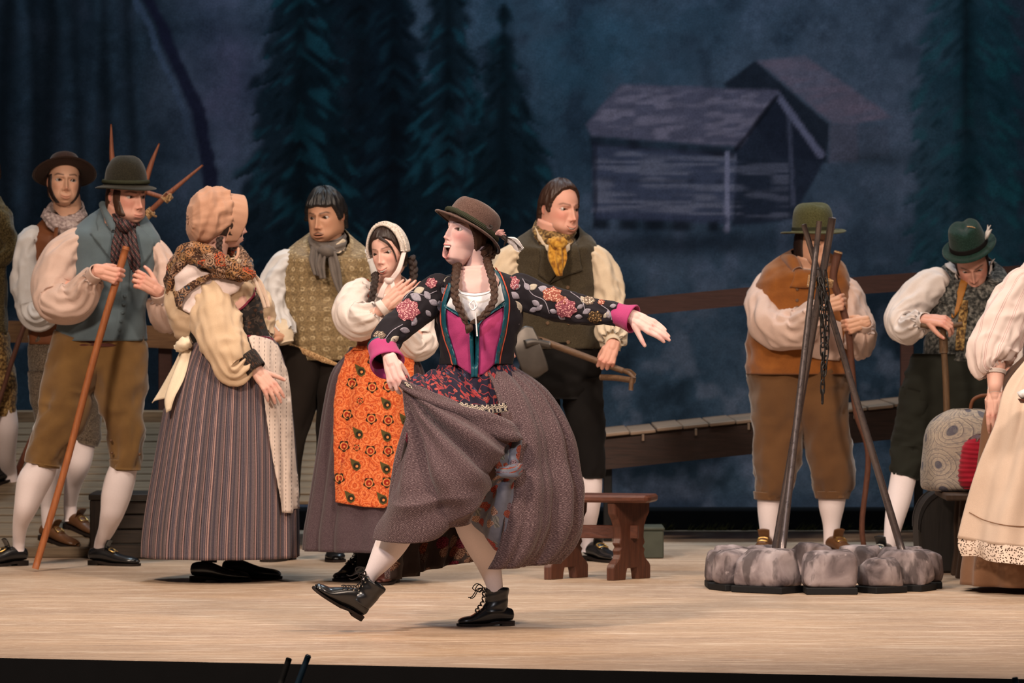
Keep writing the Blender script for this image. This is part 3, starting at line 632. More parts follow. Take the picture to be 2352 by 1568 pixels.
# painted backdrop: brushwork of a night forest with two log barns, as paint on a hung cloth
def backdrop():
    D = 27.5; st = 5.4
    X = np.arange(-1000, 3400, st); Y = np.arange(-260, 1236, st); px, py = np.meshgrid(X, Y)
    G = np.stack([(px - CX) / F_PX * D, np.full(px.shape, D), CAM_H - (py - YH) / F_PX * D], -1)
    G[..., 1] += 0.03 * np.sin(px / 170.0) * sstep(-260, 900, py) + 0.02 * noise(n3(px / 300, py / 900), 3)
    L = lambda r, g, b: np.array(lin((r, g, b)))
    def lay(c, m, col): return c * (1 - m[..., None]) + m[..., None] * np.asarray(col)
    w1 = fbm(n3(px / 190, py / 190), 1, 5); w2 = fbm(n3(px / 60, py / 60), 7, 4); w3 = fbm(n3(px / 22, py / 22), 13, 3)
    c = np.zeros(px.shape + (3,)) + L(36, 50, 64)
    c = lay(c, sstep(-0.3, 0.6, w1) * 0.55, L(62, 71, 86)); c = lay(c, sstep(0.0, 0.6, -w1) * 0.7, L(18, 33, 45))
    c = lay(c, sstep(0.1, 0.6, w2) * 0.35, L(70, 78, 98)); c = lay(c, sstep(0.05, 0.5, -w2) * 0.45, L(18, 28, 40))
    # meadow glow on the right-hand hill
    hill = np.exp(-((px - 1950) / 420) ** 2 - ((py - 330) / 300) ** 2)
    c = lay(c, np.clip(hill * (0.55 + 0.5 * w2), 0, 1) * 0.5, L(74, 80, 96))
    tealw = np.exp(-((px - 1330) / 330) ** 2 - ((py - 110) / 160) ** 2); c = lay(c, np.clip(tealw * (0.5 + w2), 0, 1) * 0.55, L(22, 58, 74))
    # dim forest at the left with upright trunks
    left = sstep(560, 300, px + 60 * w1); c = lay(c, left * 0.72, L(13, 20, 27))
    for x0, wd, dk in ((15, 26, 0.8), (75, 14, 0.6), (115, 30, 0.8), (180, 16, 0.55), (238, 22, 0.7), (300, 12, 0.5)):
        m = np.exp(-((px - x0 - 9 * np.sin(py / 130.0 + x0)) / wd) ** 2) * sstep(820, 500, py); c = lay(c, m * dk, L(5, 9, 13))
    for x0, wd in ((50, 12), (150, 14), (215, 10), (268, 16), (330, 14)):
        m = np.exp(-((px - x0 - 9 * np.sin(py / 110.0 + x0)) / wd) ** 2) * sstep(640, 420, py) * (0.5 + 0.5 * sstep(-0.2, 0.5, w3)); c = lay(c, m * 0.55, L(33, 46, 58))
    mauve = np.exp(-((px - 520) / 90) ** 2 - ((py - 200) / 190) ** 2); c = lay(c, np.clip(mauve * (0.8 + 0.6 * w2), 0, 1) * 0.8, L(58, 56, 76))
    # leaning dead trunk
    tx = np.interp(py, [-300, 0, 60, 150, 250, 400, 440], [260, 340, 372, 408, 455, 482, 484]); tw = np.interp(py, [0, 200, 420], [13, 15, 17])
    m = sstep(tw + 7, tw - 5, np.abs(px - tx + 5 * w3)) * sstep(470, 430, py); c = lay(c, m * 0.95, L(17, 18, 34))
    m = sstep(11, 4, np.abs(px - tx + tw + 16 + 6 * w3)) * sstep(460, 60, py) * 0.5; c = lay(c, m, L(58, 70, 92))
    # firs
    def fir(c, x0, top, half, base, body, tip, seed, dens=1.0):
        t = np.clip((py - top) / (base - top), 0, 1); edge = half * t ** 0.85
        per = 44 + 26 * t; saw = ((py + 0.35 * np.abs(px - x0) * -1.0) / per) % 1.0
        lim = edge * (0.74 + 0.24 * saw) + 12 * w3 + 18 * noise(n3(px / 36, py / 36), seed)
        ins = sstep(16, -16, np.abs(px - x0) - lim) * (py > top - 4)
        c = lay(c, ins * 0.9 * dens, body)
        strokes = noise(n3((px - x0) / 26, (py - 0.75 * np.abs(px - x0)) / 15), seed + 5)
        c = lay(c, ins * sstep(0.1, 0.9, strokes + 0.8 * w2) * 0.5 * dens, tip)
        c = lay(c, ins * sstep(0.25, 0.8, -strokes) * 0.6 * dens, np.asarray(body) * 0.35)
        return lay(c, ins * np.exp(-((px - x0) / (6 + edge * 0.16)) ** 2) * 0.6, np.asarray(body) * 0.3)
    dk, td = L(8, 24, 32), L(20, 62, 74)
    c = fir(c, 830, -420, 300, 900, L(6, 14, 21), L(11, 30, 39), 21); c = fir(c, 905, -160, 190, 980, L(6, 15, 23), L(13, 34, 44), 22)
    c = fir(c, 690, -330, 225, 880, L(6, 18, 25), L(18, 56, 67), 23); c = fir(c, 1030, -170, 215, 980, L(6, 18, 25), L(18, 54, 66), 24); c = fir(c, 1157, 12, 235, 930, L(6, 19, 26), L(17, 52, 63), 25)
    low = sstep(430, 640, py) * sstep(1480, 1150, px); c = lay(c, low * 0.7, L(8, 18, 27)); 
    c = lay(c, sstep(1.5, 0, ((px - 2400) / 170) ** 2 + 0 * py) * 0.75 * (0.6 + 0.4 * sstep(-0.2, 0.4, w2)), L(7, 17, 25))
    c = fir(c, 2225, -420, 150, 260, L(10, 40, 48), L(18, 66, 72), 27, 0.7); c = lay(c, np.exp(-((px - 2218) / 9) ** 2) * sstep(420, 200, py) * 0.6, L(9, 14, 18))
    # barns
    def poly(pts, soft=5.0):
        A = np.array(pts, float); ins = np.zeros(px.shape, bool); dmin = np.full(px.shape, 1e9)
        for (ax, ay), (bx, by) in zip(A, np.roll(A, -1, 0)):
            cond = (ay > py) != (by > py); ins ^= cond & (px < (bx - ax) * (py - ay) / (by - ay + 1e-9) + ax)
            u = np.clip(((px - ax) * (bx - ax) + (py - ay) * (by - ay)) / ((bx - ax) ** 2 + (by - ay) ** 2), 0, 1)
            dmin = np.minimum(dmin, np.hypot(px - ax - u * (bx - ax), py - ay - u * (by - ay)))
        return sstep(-soft, soft, np.where(ins, dmin, -dmin) + 3 * w3)
    def line(pts, w):
        dmin = np.full(px.shape, 1e9)
        for (ax, ay), (bx, by) in zip(pts[:-1], pts[1:]):
            u = np.clip(((px - ax) * (bx - ax) + (py - ay) * (by - ay)) / ((bx - ax) ** 2 + (by - ay) ** 2), 0, 1)
            dmin = np.minimum(dmin, np.hypot(px - ax - u * (bx - ax), py - ay - u * (by - ay)))
        return sstep(w + 4, w - 3, dmin + 3 * w3)
    boards = noise(n3(px / 60, py / 7), 31); roofn = noise(n3(px / 40, (py + 0.1 * px) / 8), 33)
    R1, R2, DK, W1 = L(66, 64, 80), L(100, 94, 110), L(12, 15, 24), L(50, 54, 72)
    c = lay(c, poly([(1660, 195), (1735, 138), (1905, 285), (1900, 372), (1780, 360), (1700, 230)]) * 0.85, DK)
    c = lay(c, poly([(1740, 140), (1850, 128), (2050, 270), (1960, 285), (1912, 284)]) * (0.72 + 0.28 * roofn), L(84, 74, 88)); c = lay(c, poly([(1905, 285), (1970, 285), (1972, 372), (1905, 372)]) * 0.65, L(62, 58, 70))
    c = lay(c, poly([(1972, 288), (2040, 290), (2045, 360), (1972, 368)]) * 0.45, L(52, 54, 66))
    c = lay(c, poly([(1690, 335), (1790, 225), (1890, 372), (1820, 505), (1680, 520)]) * 0.9, L(22, 26, 38))
    c = lay(c, poly([(1362, 330), (1690, 352), (1685, 505), (1362, 495)]) * 0.9, W1 * 0.9); c = lay(c, poly([(1362, 345), (1690, 358), (1685, 495), (1362, 485)]) * sstep(-0.3, 0.5, boards) * 0.7, L(82, 83, 98))
    c = lay(c, poly([(1690, 375), (1810, 372), (1812, 500), (1690, 508)]) * sstep(-0.3, 0.5, boards) * 0.8, L(62, 64, 78))
    c = lay(c, poly([(1345, 285), (1425, 192), (1790, 208), (1700, 338), (1360, 312)]) * 0.92, R1); c = lay(c, poly([(1350, 290), (1430, 196), (1785, 212), (1696, 332), (1365, 308)]) * sstep(-0.2, 0.6, roofn) * 0.6, R2)
    c = lay(c, poly([(1355, 312), (1690, 340), (1685, 362), (1355, 334)]) * (0.6 + 0.3 * noise(n3(px / 28, py / 30), 4)), L(14, 15, 24))
    c = lay(c, line([(1788, 222), (1885, 355)], 7), L(78, 78, 98)); c = lay(c, line([(1670, 352), (1670, 528)], 5), L(92, 92, 112)); c = lay(c, line([(1365, 330), (1368, 515)], 5) * 0.7, L(20, 22, 34))
    c = lay(c, line([(1690, 345), (1785, 222)], 5) * 0.8, L(10, 12, 20)); c = lay(c, line([(1812, 270), (1822, 470)], 4) * 0.5, L(66, 68, 86)); c = lay(c, line([(1370, 412), (1660, 418)], 2) * 0.4, DK)
    c = lay(c, line([(1375, 495), (1665, 505)], 9) * 0.8, L(40, 44, 62))
    for x0, w in ((1382, 20), (1445, 26), (1505, 30), (1565, 28), (1638, 14)): c = lay(c, np.exp(-((px - x0) / w) ** 4 - ((py - 515 - (x0 - 1380) * 0.02) / 13) ** 4) * 0.85, L(8, 10, 17))
    c = lay(c, np.exp(-((py - 560 - 18 * w1) / 30) ** 2 - ((px - 1580) / 330) ** 2) * 0.8, L(14, 20, 30)); c = lay(c, np.exp(-((px - 2010) / 70) ** 2 - ((py - 365) / 18) ** 2) * 0.5, L(20, 26, 30))
    # lower part, behind the bridge
    lowr = sstep(600, 720, py); c = lay(c, lowr * 0.55, L(24, 38, 50)); c = lay(c, lowr * sstep(0.05, 0.5, w2 + 0.3 * w1) * 0.6, L(58, 65, 78)); c = lay(c, lowr * sstep(0.0, 0.4, -w1 - 0.3 * w2) * 0.8, L(11, 19, 27))
    c = lay(c, sstep(1110, 1170, py) * 0.5, L(18, 28, 44)); c = lay(c, np.clip(np.exp(-((py - 1080) / 60) ** 2) * (0.3 + w2), 0, 1) * 0.6, L(64, 72, 90))
    c = c * (1 + 0.16 * w3 + 0.10 * noise(n3(px / 9, py / 9), 41))[..., None]
    return G, np.clip(c, 0.001, 1)
G, bc = backdrop()
DROP_GAIN = 2.2                                           # the paint is lit only by dim blue lamps
o = grid('painted_backdrop', G, M['drop'], None, False, flip=True, col=np.clip(bc * DROP_GAIN, 0, 0.9))
struct(o, 'dark painted cloth of a night forest with fir trees and log barns')
gr = box('ground_row_trim', (-8.5, 26.2, 0.0), (8.5, 26.45, 0.115), M['black_cloth'], None, 0.01); gr.name = 'trim_1'; struct(gr, 'low black border along the foot of the painted backdrop')
def tuft(seed):
    r = random.Random(seed); V, Fc = [], []
    for k in range(3):
        x, l, b = r.uniform(-.02, .02), r.uniform(.02, .05), r.uniform(.01, .05); n = len(V)
        V += [(x - .004, 0, 0), (x + .004, 0, 0), (x + b, 0, l), (x - .004, .004, 0), (x + .004, .004, 0), (x + b, .004, l)]; Fc += [(n, n+1, n+2), (n+5, n+4, n+3), (n, n+3, n+4, n+1), (n+1, n+4, n+5, n+2), (n+2, n+5, n+3, n)]
    return V, Fc
gm = plain('dry_grass_paint', (0.055, 0.055, 0.02), 0.9, 0.1)
V, Fc = [], []
rr = random.Random(4)
for k in range(70):
    v, f = tuft(k); x = rr.uniform(0.6, 3.0); n = len(V); V += [(a + x, b + 26.17, c) for a, b, c in v]; Fc += [[i + n for i in q] for q in f]
tag(mesh('painted_grass', V, Fc, gm, smooth=False), 'short dry grass blades along the black border', 'grass', None, 'stuff')

# the plank ramp climbing towards the backdrop and the foot bridge that goes on from it
ramp = empty('plank_ramp', 'grey wooden ramp of long planks rising towards the backdrop', 'ramp')
RD0, RZ0, RD1, RZ1, NPL = 23.68, 0.035, 25.6, 0.61, 19
def ramp_at(t): return RD0 + (RD1 - RD0) * t, RZ0 + (RZ1 - RZ0) * t
for k in range(NPL):
    d0, z0 = ramp_at(k / NPL); d1, z1 = ramp_at((k + 0.86) / NPL); r = random.Random(k)
    t = k / NPL
    xr = -2.08 if t < 0.36 else (-0.75 if t < 0.52 else 0.0) + r.uniform(-.02, .02)
    pl = box('plank', (-3.3, -0.5 * math.hypot(d1 - d0, z1 - z0), -0.02), (xr, 0.5 * math.hypot(d1 - d0, z1 - z0), 0.0), M['deck'], ramp, 0.004)
    pl.location = ((-3.3 + xr) / 2, (d0 + d1) / 2, (z0 + z1) / 2 - 0.012 + r.uniform(-.003, .003)); pl.rotation_euler = (math.atan2(RZ1 - RZ0, RD1 - RD0), 0, 0)
box('front_board', (-3.3, 23.60, 0.0), (-2.055, 23.68, 0.052), M['deck'], ramp, 0.006)
box('stringer', (-1.0, 24.58, 0.24), (0.0, 24.66, 0.315), M['bridge'], ramp, 0.006)
sd = mesh('side_board', [(-2.10, 23.7, 0), (-2.10, 25.6, 0), (-2.10, 25.6, .57), (-2.10, 23.7, .0), (-2.07, 23.7, 0), (-2.07, 25.6, 0), (-2.07, 25.6, .57), (-2.07, 23.7, 0.0)], [(0, 1, 2, 3), (7, 6, 5, 4), (2, 6, 7, 3), (1, 5, 6, 2)], M['bridge'], ramp, False)
box('back_kerb', (-3.3, 25.62, 0.52), (0.0, 25.72, 0.665), M['deck'], ramp, 0.008)
for x in (-3.0, -2.0, -1.0, -0.1): box('support', (x - .05, 25.5, 0), (x + .05, 25.6, 0.56), M['bridge'], ramp, 0.004)

bridge = empty('foot_bridge', 'dark timber foot bridge rising behind the fire ring with pale plank ends', 'bridge')
BD = 25.0
b0, b1 = P(1205, 1020, BD), P(2480, 886, BD); sl = (b1[2] - b0[2]) / (b1[0] - b0[0]); bang = math.atan(sl)
NB = 21
for k in range(NB):
    r = random.Random(50 + k); t0, t1 = k / NB, (k + 0.965) / NB
    x = b0[0] + (b1[0] - b0[0]) * (t0 + t1) / 2; w = (b1[0] - b0[0]) * (t1 - t0) / math.cos(bang) * 0.5
    pl = box('plank', (-w, -0.5, -0.018), (w, 0.5, 0.0), M['deck_light'], bridge, 0.004)
    pl.location = (x, BD + 0.5 + r.uniform(-.015, .02), b0[2] + sl * (x - b0[0]) + r.uniform(-.004, .004)); pl.rotation_euler = (0, -bang, 0)
    if k % 2 == 0:
        tb = box('nail_block', (-.006, -.008, -.035), (.006, .008, 0.0), M['deck_light'], bridge, 0.002); tb.location = (x, BD + 0.005, b0[2] + sl * (x - b0[0]) - 0.03)
def beam(name, x0, z0, x1, z1, th, d0, d1, mat, parent):
    V = []
    for x, z in ((x0, z0), (x1, z1)):
        for y in (d0, d1): V += [(x, y, z), (x, y, z - th)]
    return mesh(name, V, [(0, 1, 5, 4), (2, 6, 7, 3), (0, 4, 6, 2), (1, 3, 7, 5), (0, 2, 3, 1), (4, 5, 7, 6)], mat, parent, False)
beam('front_beam', b0[0], b0[2] - 0.02, b1[0], b1[2] - 0.02, 0.155, BD + 0.015, BD + 0.075, M['bridge'], bridge)
beam('back_beam', b0[0], b0[2] - 0.02, b1[0], b1[2] - 0.02, 0.13, BD + 0.9, BD + 0.96, M['bridge'], bridge)
for px in (1396, 2110):
    q = P(px, 1100, BD + 0.1); box('support', (q[0] - .022, BD + .08, 0), (q[0] + .022, BD + .14, b0[2] + sl * (q[0] - b0[0]) - .06), M['black_paint'], bridge, 0.004)
def railing(name, label, pts, th, mat, d, posts, zlow):
    e = empty(name, label, 'railing')
    q = [P(x, y, d) for x, y in pts]
    for k, (a, b) in enumerate(zip(q[:-1], q[1:])):
        beam('rail', a[0], a[2], b[0], b[2], th, d - .03, d + .03, mat, e)
    for px, zt in posts:
        x = (px - CX) / F_PX * d; zz = P(0, zt, d)[2]; box('post', (x - .035, d + .03, zlow(x)), (x + .035, d + .09, zz), M['rail'], e, 0.004)
    return e
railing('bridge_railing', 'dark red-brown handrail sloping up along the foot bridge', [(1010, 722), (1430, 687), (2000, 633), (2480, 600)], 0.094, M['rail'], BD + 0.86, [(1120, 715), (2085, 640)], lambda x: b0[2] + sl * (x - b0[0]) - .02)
railing('ramp_railing', 'brown wooden rail coloured as if lit, on a post behind the plank ramp', [(-120, 735), (170, 738), (420, 752)], 0.115, M['rail_lit'], 25.66, [(378, 738), (-40, 740)], lambda x: 0.5)

crate = empty('plank_crate', 'black-brown plank crate beside the striped skirt', 'crate')
cx0, cx1, cd = P(206, 0, 23.5)[0], P(420, 0, 23.5)[0], 23.5
zt = P(0, 1134, cd)[2]
for k in range(4):
    h = zt - 0.03; box('plank', (cx0 + .05, cd + .02, h * k / 4 + .003), (cx1, cd + .045, h * (k + 1) / 4 - .003), M['crate'], crate, 0.004)
    box('plank', (cx0 + .012, cd + .05, h * k / 4 + .003), (cx0 + .035, cd + .40, h * (k + 1) / 4 - .003), M['crate'], crate, 0.004)
box('corner_post', (cx0, cd, 0), (cx0 + .055, cd + .045, zt - .03), M['crate_v'], crate, 0.004); box('corner_post', (cx1 - .05, cd, 0), (cx1, cd + .04, zt - .03), M['crate_v'], crate, 0.004)
for k in range(3): box('lid_board', (cx0 - .005, cd - .01 + k * .14, zt - .03), (cx1, cd + .125 + k * .14, zt), M['deck'] if k < 0 else M['crate'], crate, 0.004)
gb = empty('painted_box', 'small grey-green painted box behind the stool', 'box')
q0, q1 = P(1448, 0, 23.6), P(1524, 0, 23.6); box('body', (q0[0], 23.55, 0), (q1[0], 23.85, 0.135), M['green_box'], gb, 0.006); box('lid', (q0[0] - .004, 23.545, 0.136), (q1[0] + .004, 23.855, 0.152), M['green_box'], gb, 0.005)

# trestle stool
def stool():
    e = empty('trestle_stool', 'dark red wooden stool with scrolled panel legs', 'stool')
    d = 21.95; s = F_PX / d; ya = math.radians(-13)
    o = P(1372, 1332, d); o[2] = 0
    def to(u, v, w):              # u across the stool, v up, w along it
        x, y = u * math.cos(ya) - w * math.sin(ya), u * math.sin(ya) + w * math.cos(ya)
        return (o[0] + x, o[1] + y, v)
    L2, T = 0.145, 0.018
    def panel(uc, name):
        half = [(0.0, .052), (.03, .052), (.036, .030), (.04, 0), (.112, 0), (.112, .058), (.106, .072), (.078, .098), (.072, .118), (.078, .135), (.066, .148), (.078, .165), (.070, .19), (.074, .24), (.088, .275), (.104, .30), (.108, .352)]
        out = [(w, v) for w, v in half] + [(-w, v) for w, v in half[::-1][:-1]]
        return prism(name, out, uc - T, uc + T, lambda a, b, c: to(c * 1.0 + a * 0.55, b, a * 1.0), M['stool_v'], e, 0.003)
    panel(-L2, 'panel_leg'); panel(L2, 'panel_leg')
    bm_t = [(-.265, -.085), (-.25, -.115), (-.2, -.125), (.2, -.125), (.25, -.115), (.265, -.085), (.265, .085), (.25, .115), (.2, .125), (-.2, .125), (-.25, .115), (-.265, .085)]
    prism('seat', bm_t, .352, .386, lambda a, b, c: to(a, c, b), M['stool'], e, 0.010)
    prism('stretcher', [(-.19, .185), (.19, .185), (.19, .245), (-.19, .245)], -.014, .014, lambda a, b, c: to(a, b, c), M['stool'], e, 0.003)
stool()

# stone fire ring
def rock(name, c, sx, sy, sz, ang, seed, parent):
    rnd = np.random.RandomState(seed); nu, nv = 26, 14
    th = np.linspace(0, 2 * np.pi, nu, endpoint=False); ph = np.linspace(-0.5 * np.pi, 0.5 * np.pi, nv)
    T, Ph = np.meshgrid(th, ph); sgn = lambda v, e: np.sign(v) * np.abs(v) ** e
    x = sgn(np.cos(Ph), .30) * sgn(np.cos(T), .40); y = sgn(np.cos(Ph), .30) * sgn(np.sin(T), .40); z = sgn(np.sin(Ph), .42)
    g = np.stack([x, y, z], -1); n = noise(g * 1.3 + rnd.rand(3) * 50, seed); n2 = noise(g * 3.1 + rnd.rand(3) * 50, seed + 1)
    g = g * (1 + 0.10 * n + 0.035 * n2)[..., None]
    # chipped planes
    for k in range(11):
        v = rnd.randn(3); v[2] = abs(v[2]) * 0.9; v /= np.linalg.norm(v); lim = 0.98 + 0.20 * rnd.rand(); t = g @ v; g = g - np.maximum(t - lim, 0)[..., None] * v
    sz = sz * .9; g = g * np.array([sx, sy, sz]); g[..., 2] = np.maximum(g[..., 2], -sz * 0.93)
    ca, sa = math.cos(ang), math.sin(ang); G = np.stack([g[..., 0] * ca - g[..., 1] * sa + c[0], g[..., 0] * sa + g[..., 1] * ca + c[1], g[..., 2] + c[2] + sz * 0.93], -1)
    o = grid(name, G, M['stone'], parent, True); m = o.modifiers.new('edge', 'EDGE_SPLIT'); m.split_angle = math.radians(38)
    return o
ringE = empty('fire_ring', 'ring of grey painted stones on a black base around the tripod', 'fire ring')
rc = P(1884, 1335, 21.36); rc[2] = 0; RR = 0.425
specs = [(-126, .138, .100, .094), (-88, .118, .10, .093), (-56, .092, .088, .072), (-30, .085, .11, .086), (-3, .095, .115, .080), (28, .10, .10, .082), (60, .095, .09, .080), (92, .10, .09, .085), (122, .10, .09, .080), (152, .10, .10, .086), (182, .10, .085, .080), (-154, .085, .10, .086)]
for k, (a, sx, sy, sz) in enumerate(specs):
    A = math.radians(a); p = (rc[0] + RR * math.cos(A) * 1.0, rc[1] + RR * math.sin(A), 0.028)
    rock('stone', p, sx, sy, sz, A + math.pi / 2, 70 + k, ringE)
    box('base_plate', (-sx * .95, -sy * .95, 0), (sx * .95, sy * .95, .03), M['black_paint'], ringE, 0.004, (0, 0, A + math.pi / 2)).location = (p[0], p[1], .015)
# tripod with chain
tri = empty('cooking_tripod', 'tall black iron tripod tied with cord over the fire ring', 'tripod')
def pole(parent, name, a, b, r0, r1, mat): return wire(name, [a, (np.array(a) + np.array(b)) / 2, b], (r0, r1), mat, parent, 14, 12)
dT = 21.3
def foot(px, d): x = (px - CX) / F_PX * d; return np.array([x, d, 0.03])
pole(tri, 'leg', P(1882, 508, dT - .02), foot(1792, 21.12) + [0, 0, .07], .0125, .017, M['tripod'])
pole(tri, 'leg', P(1912, 500, dT + .03), foot(1769, 21.62), .017, .0155, M['tripod'])
pole(tri, 'leg', P(1846, 515, dT + .04), foot(2082, 21.42) + [0, 0, .06], .012, .018, M['tripod'])
hub = P(1884, 640, dT)
def coil(name, c, ax, r, h, turns, wr, mat, parent, n=140):
    ax = np.array(ax) / np.linalg.norm(ax); u = np.cross(ax, [0, 1, 0.2]); u /= np.linalg.norm(u); v = np.cross(ax, u)
    t = np.linspace(0, 1, n); a = t * turns * 2 * np.pi
    C = c + np.outer((t - .5) * h, ax) + r * (np.outer(np.cos(a), u) + np.outer(np.sin(a), v))
    T = np.gradient(C, axis=0); T /= np.linalg.norm(T, axis=1)[:, None]; N = np.outer(np.cos(a), u) + np.outer(np.sin(a), v); B = np.cross(T, N)
    cc, ss = ring(7)
    return grid(name, C[:, None] + wr * (cc[None, :, None] * N[:, None] + ss[None, :, None] * B[:, None]), mat, parent)
coil('binding', P(1865, 645, dT - .03), P(1882, 508, dT) - P(1792, 1270, dT), .0165, .05, 8, .0035, M['rope'], tri)
coil('binding', P(1902, 650, dT + .02), P(1912, 500, dT) - P(1769, 1260, dT + .2), .019, .032, 5, .0045, M['rope'], tri)
chain = empty('iron_chain', 'black iron chain hanging from the tripod', 'chain')
def chain_link(c, ax, nrm, L, w, r):
    ax, nrm = np.array(ax, float), np.array(nrm, float); ax /= np.linalg.norm(ax); nrm -= ax * nrm.dot(ax); nrm /= np.linalg.norm(nrm)
    a = np.linspace(0, 2 * np.pi, 20, endpoint=False)
    ca, sa = np.cos(a), np.sin(a); U = np.sign(ca) * np.abs(ca) ** .6 * L / 2; Wd = np.sign(sa) * np.abs(sa) ** .8 * w / 2
    C = c + np.outer(U, ax) + np.outer(Wd, nrm); T = np.roll(C, -1, 0) - np.roll(C, 1, 0); T /= np.linalg.norm(T, axis=1)[:, None]
    N = np.cross(T, np.cross(ax, nrm)); B = np.cross(T, N); cc, ss = ring(6)
    G = C[:, None] + r * (cc[None, :, None] * N[:, None] + ss[None, :, None] * B[:, None])
    return mesh('chain_link', G, grid_faces(20, 6).tolist() + [[19 * 6 + j, 19 * 6 + (j + 1) % 6, (j + 1) % 6, j] for j in range(6)], M['iron'], chain)
def hang(pts, seed, n):
    C = spline3(np.array([P(x, y, dT + o) for x, y, o in pts]), n); r = random.Random(seed)
    for k in range(n - 1):
        ax = C[k + 1] - C[k]; a = (k % 2) * math.pi / 2 + r.uniform(-.3, .3) + .5
        chain_link((C[k] + C[k + 1]) / 2, ax, (math.cos(a), math.sin(a), 0.05), np.linalg.norm(ax) * 1.5, .021, .0036)
hang([(1879, 622, -.03), (1886, 700, -.045), (1890, 800, -.05), (1889, 922, -.05)], 1, 15)
hang([(1895, 625, -.02), (1900, 690, -.035), (1899, 800, -.045), (1892, 860, -.06)], 2, 12)
hang([(1884, 640, -.05), (1893, 690, -.07), (1888, 745, -.075)], 3, 7)
# kegs and seats by the fire
barrel = empty('rounded_trunk', 'black round-topped trunk standing beside the brown post leg', 'trunk')
def trunk():
    d = 22.36; x0, x1 = P(2110, 0, d)[0], P(2212, 0, d)[0]; zt = P(0, 1128, d)[2]
    out = [(x1, 0), (x0 + .01, 0), (x0 + .003, .12), (x0, .2)] + [(x0 + (x1 - x0) * .62 * (1 - math.cos(a)), .22 + (zt - .22) * math.sin(a)) for a in np.linspace(.1, math.pi / 2, 8)] + [(x1, zt)]
    prism('body', out[::-1], d, d + .34, lambda u, v, w: (u, w, v), M['barrel'], barrel, 0.012)
    for w in (d - .004, d + .3): prism('hoop', [(u * 1.0 - .004, v + .004) for u, v in out[3:]] + [(u + .008, v - .012) for u, v in out[3:][::-1]], w, w + .02, lambda u, v, ww: (u, ww, v), M['iron'], barrel, 0)
trunk()
seat = empty('plank_bench', 'brown wooden bench under the paisley bag', 'bench')
def bench2():
    d = 22.0; a = P(2160, 1128, d); b = P(2420, 1128, d)
    zt = a[2]
    box('seat', (a[0], d - .30, zt - .03), (b[0], d + .30, zt), M['post'], seat, 0.006)
    for px in (2212, 2390):
        x = P(px, 0, d)[0]
        prism('leg', [(-.012, zt - .03), (.026, zt - .03), (.022, zt - .16), (.04, .12), (.055, 0), (-.035, 0), (-.018, .12), (-.022, zt - .16)], d - .03, d + .03, lambda u, v, w: (x + u, w, v), M['post'], seat, 0.004)
        prism('leg', [(-.012, zt - .03), (.026, zt - .03), (.022, zt - .16), (.04, .12), (.055, 0), (-.035, 0), (-.018, .12), (-.022, zt - .16)], d + .2, d + .26, lambda u, v, w: (x + u, w, v), M['post'], seat, 0.004)
    return zt, d
BZ, BDp = bench2()
# paisley bag and red bundle
bag = empty('carpet_bag', 'grey-blue paisley tapestry bag resting on the bench', 'bag')
bd = 22.05
def pillow_pts(px0, px1, py0, py1, d, hd, seed, e=3.2, amp=.012, skew=0, rings=34, n=48):
    t = np.linspace(-1, 1, rings); prof = (1 - np.abs(t) ** 4) ** .35
    cc, ss = ring(n, 2.6); C = P((px0 + px1) / 2, (py0 + py1) / 2, d); hw, hh = (px1 - px0) / 2 * d / F_PX, (py1 - py0) / 2 * d / F_PX
    G = np.stack([C[0] + hw * np.outer(.90 + .10 * prof, cc) * (1 - 0.06 * (t > .5) * t)[:, None] + skew * t[:, None], C[1] - hd * np.outer(.25 + .75 * prof, ss), C[2] + hh * np.broadcast_to(t[:, None], (rings, n))], -1)
    k = fbm(G * np.array([9, 9, 7]), seed, 3)[..., None]; ctr = np.array([C[0], C[1], C[2]])
    v = G - ctr; v /= np.linalg.norm(v, axis=-1, keepdims=True); return G + v * k * amp
def bag_obj():
    rw = [(938, 2190, 2250, .9), (946, 2168, 2285, .8), (966, 2140, 2310, .75), (1000, 2124, 2325, .72), (1060, 2117, 2330, .7), (1105, 2114, 2332, .7), (1122, 2118, 2330, .68), (1126, 2130, 2318, .6)]
    f = lambda U, Vv: .006 * fbm(n3(np.cos(U * 6.283) * 3, np.sin(U * 6.283) * 3, Vv * 4), 5, 3)
    rows('body', bd, rw, M['bag'], bag, 60, 40, 2.8, f, uvk=(0.9, 1.0))
    wire('handle', [P(2228, 945, bd - .02), P(2236, 918, bd - .02), P(2262, 908, bd - .02), P(2290, 915, bd - .02), P(2300, 945, bd - .02)], .009, M['brown_leather'], bag, 10)
bag_obj()
rb = empty('red_bundle', 'crimson cloth bundle tied on the paisley bag', 'bundle')
def bundle():
    d = 21.82
    f = lambda U, Vv: .003 * np.sin(Vv * 70 + 2 * noise(n3(U * 4, Vv * 3), 3)) + .004 * noise(n3(U * 12, Vv * 6), 8)
    rows('body', d, [(1004, 2238, 2300, .6), (1012, 2222, 2312, .62), (1030, 2210, 2318, .62), (1080, 2202, 2322, .6), (1108, 2202, 2320, .6), (1122, 2210, 2312, .55)], M['crimson'], rb, 40, 40, 2.6, f)
    rows('gathered_top', d, [(996, 2246, 2292, .6), (1006, 2228, 2306, .62), (1020, 2222, 2308, .6)], M['maroon_leather'], rb, 40, 12, 2.2, lambda U, Vv: .006 * np.sin(U * 60))
bundle()
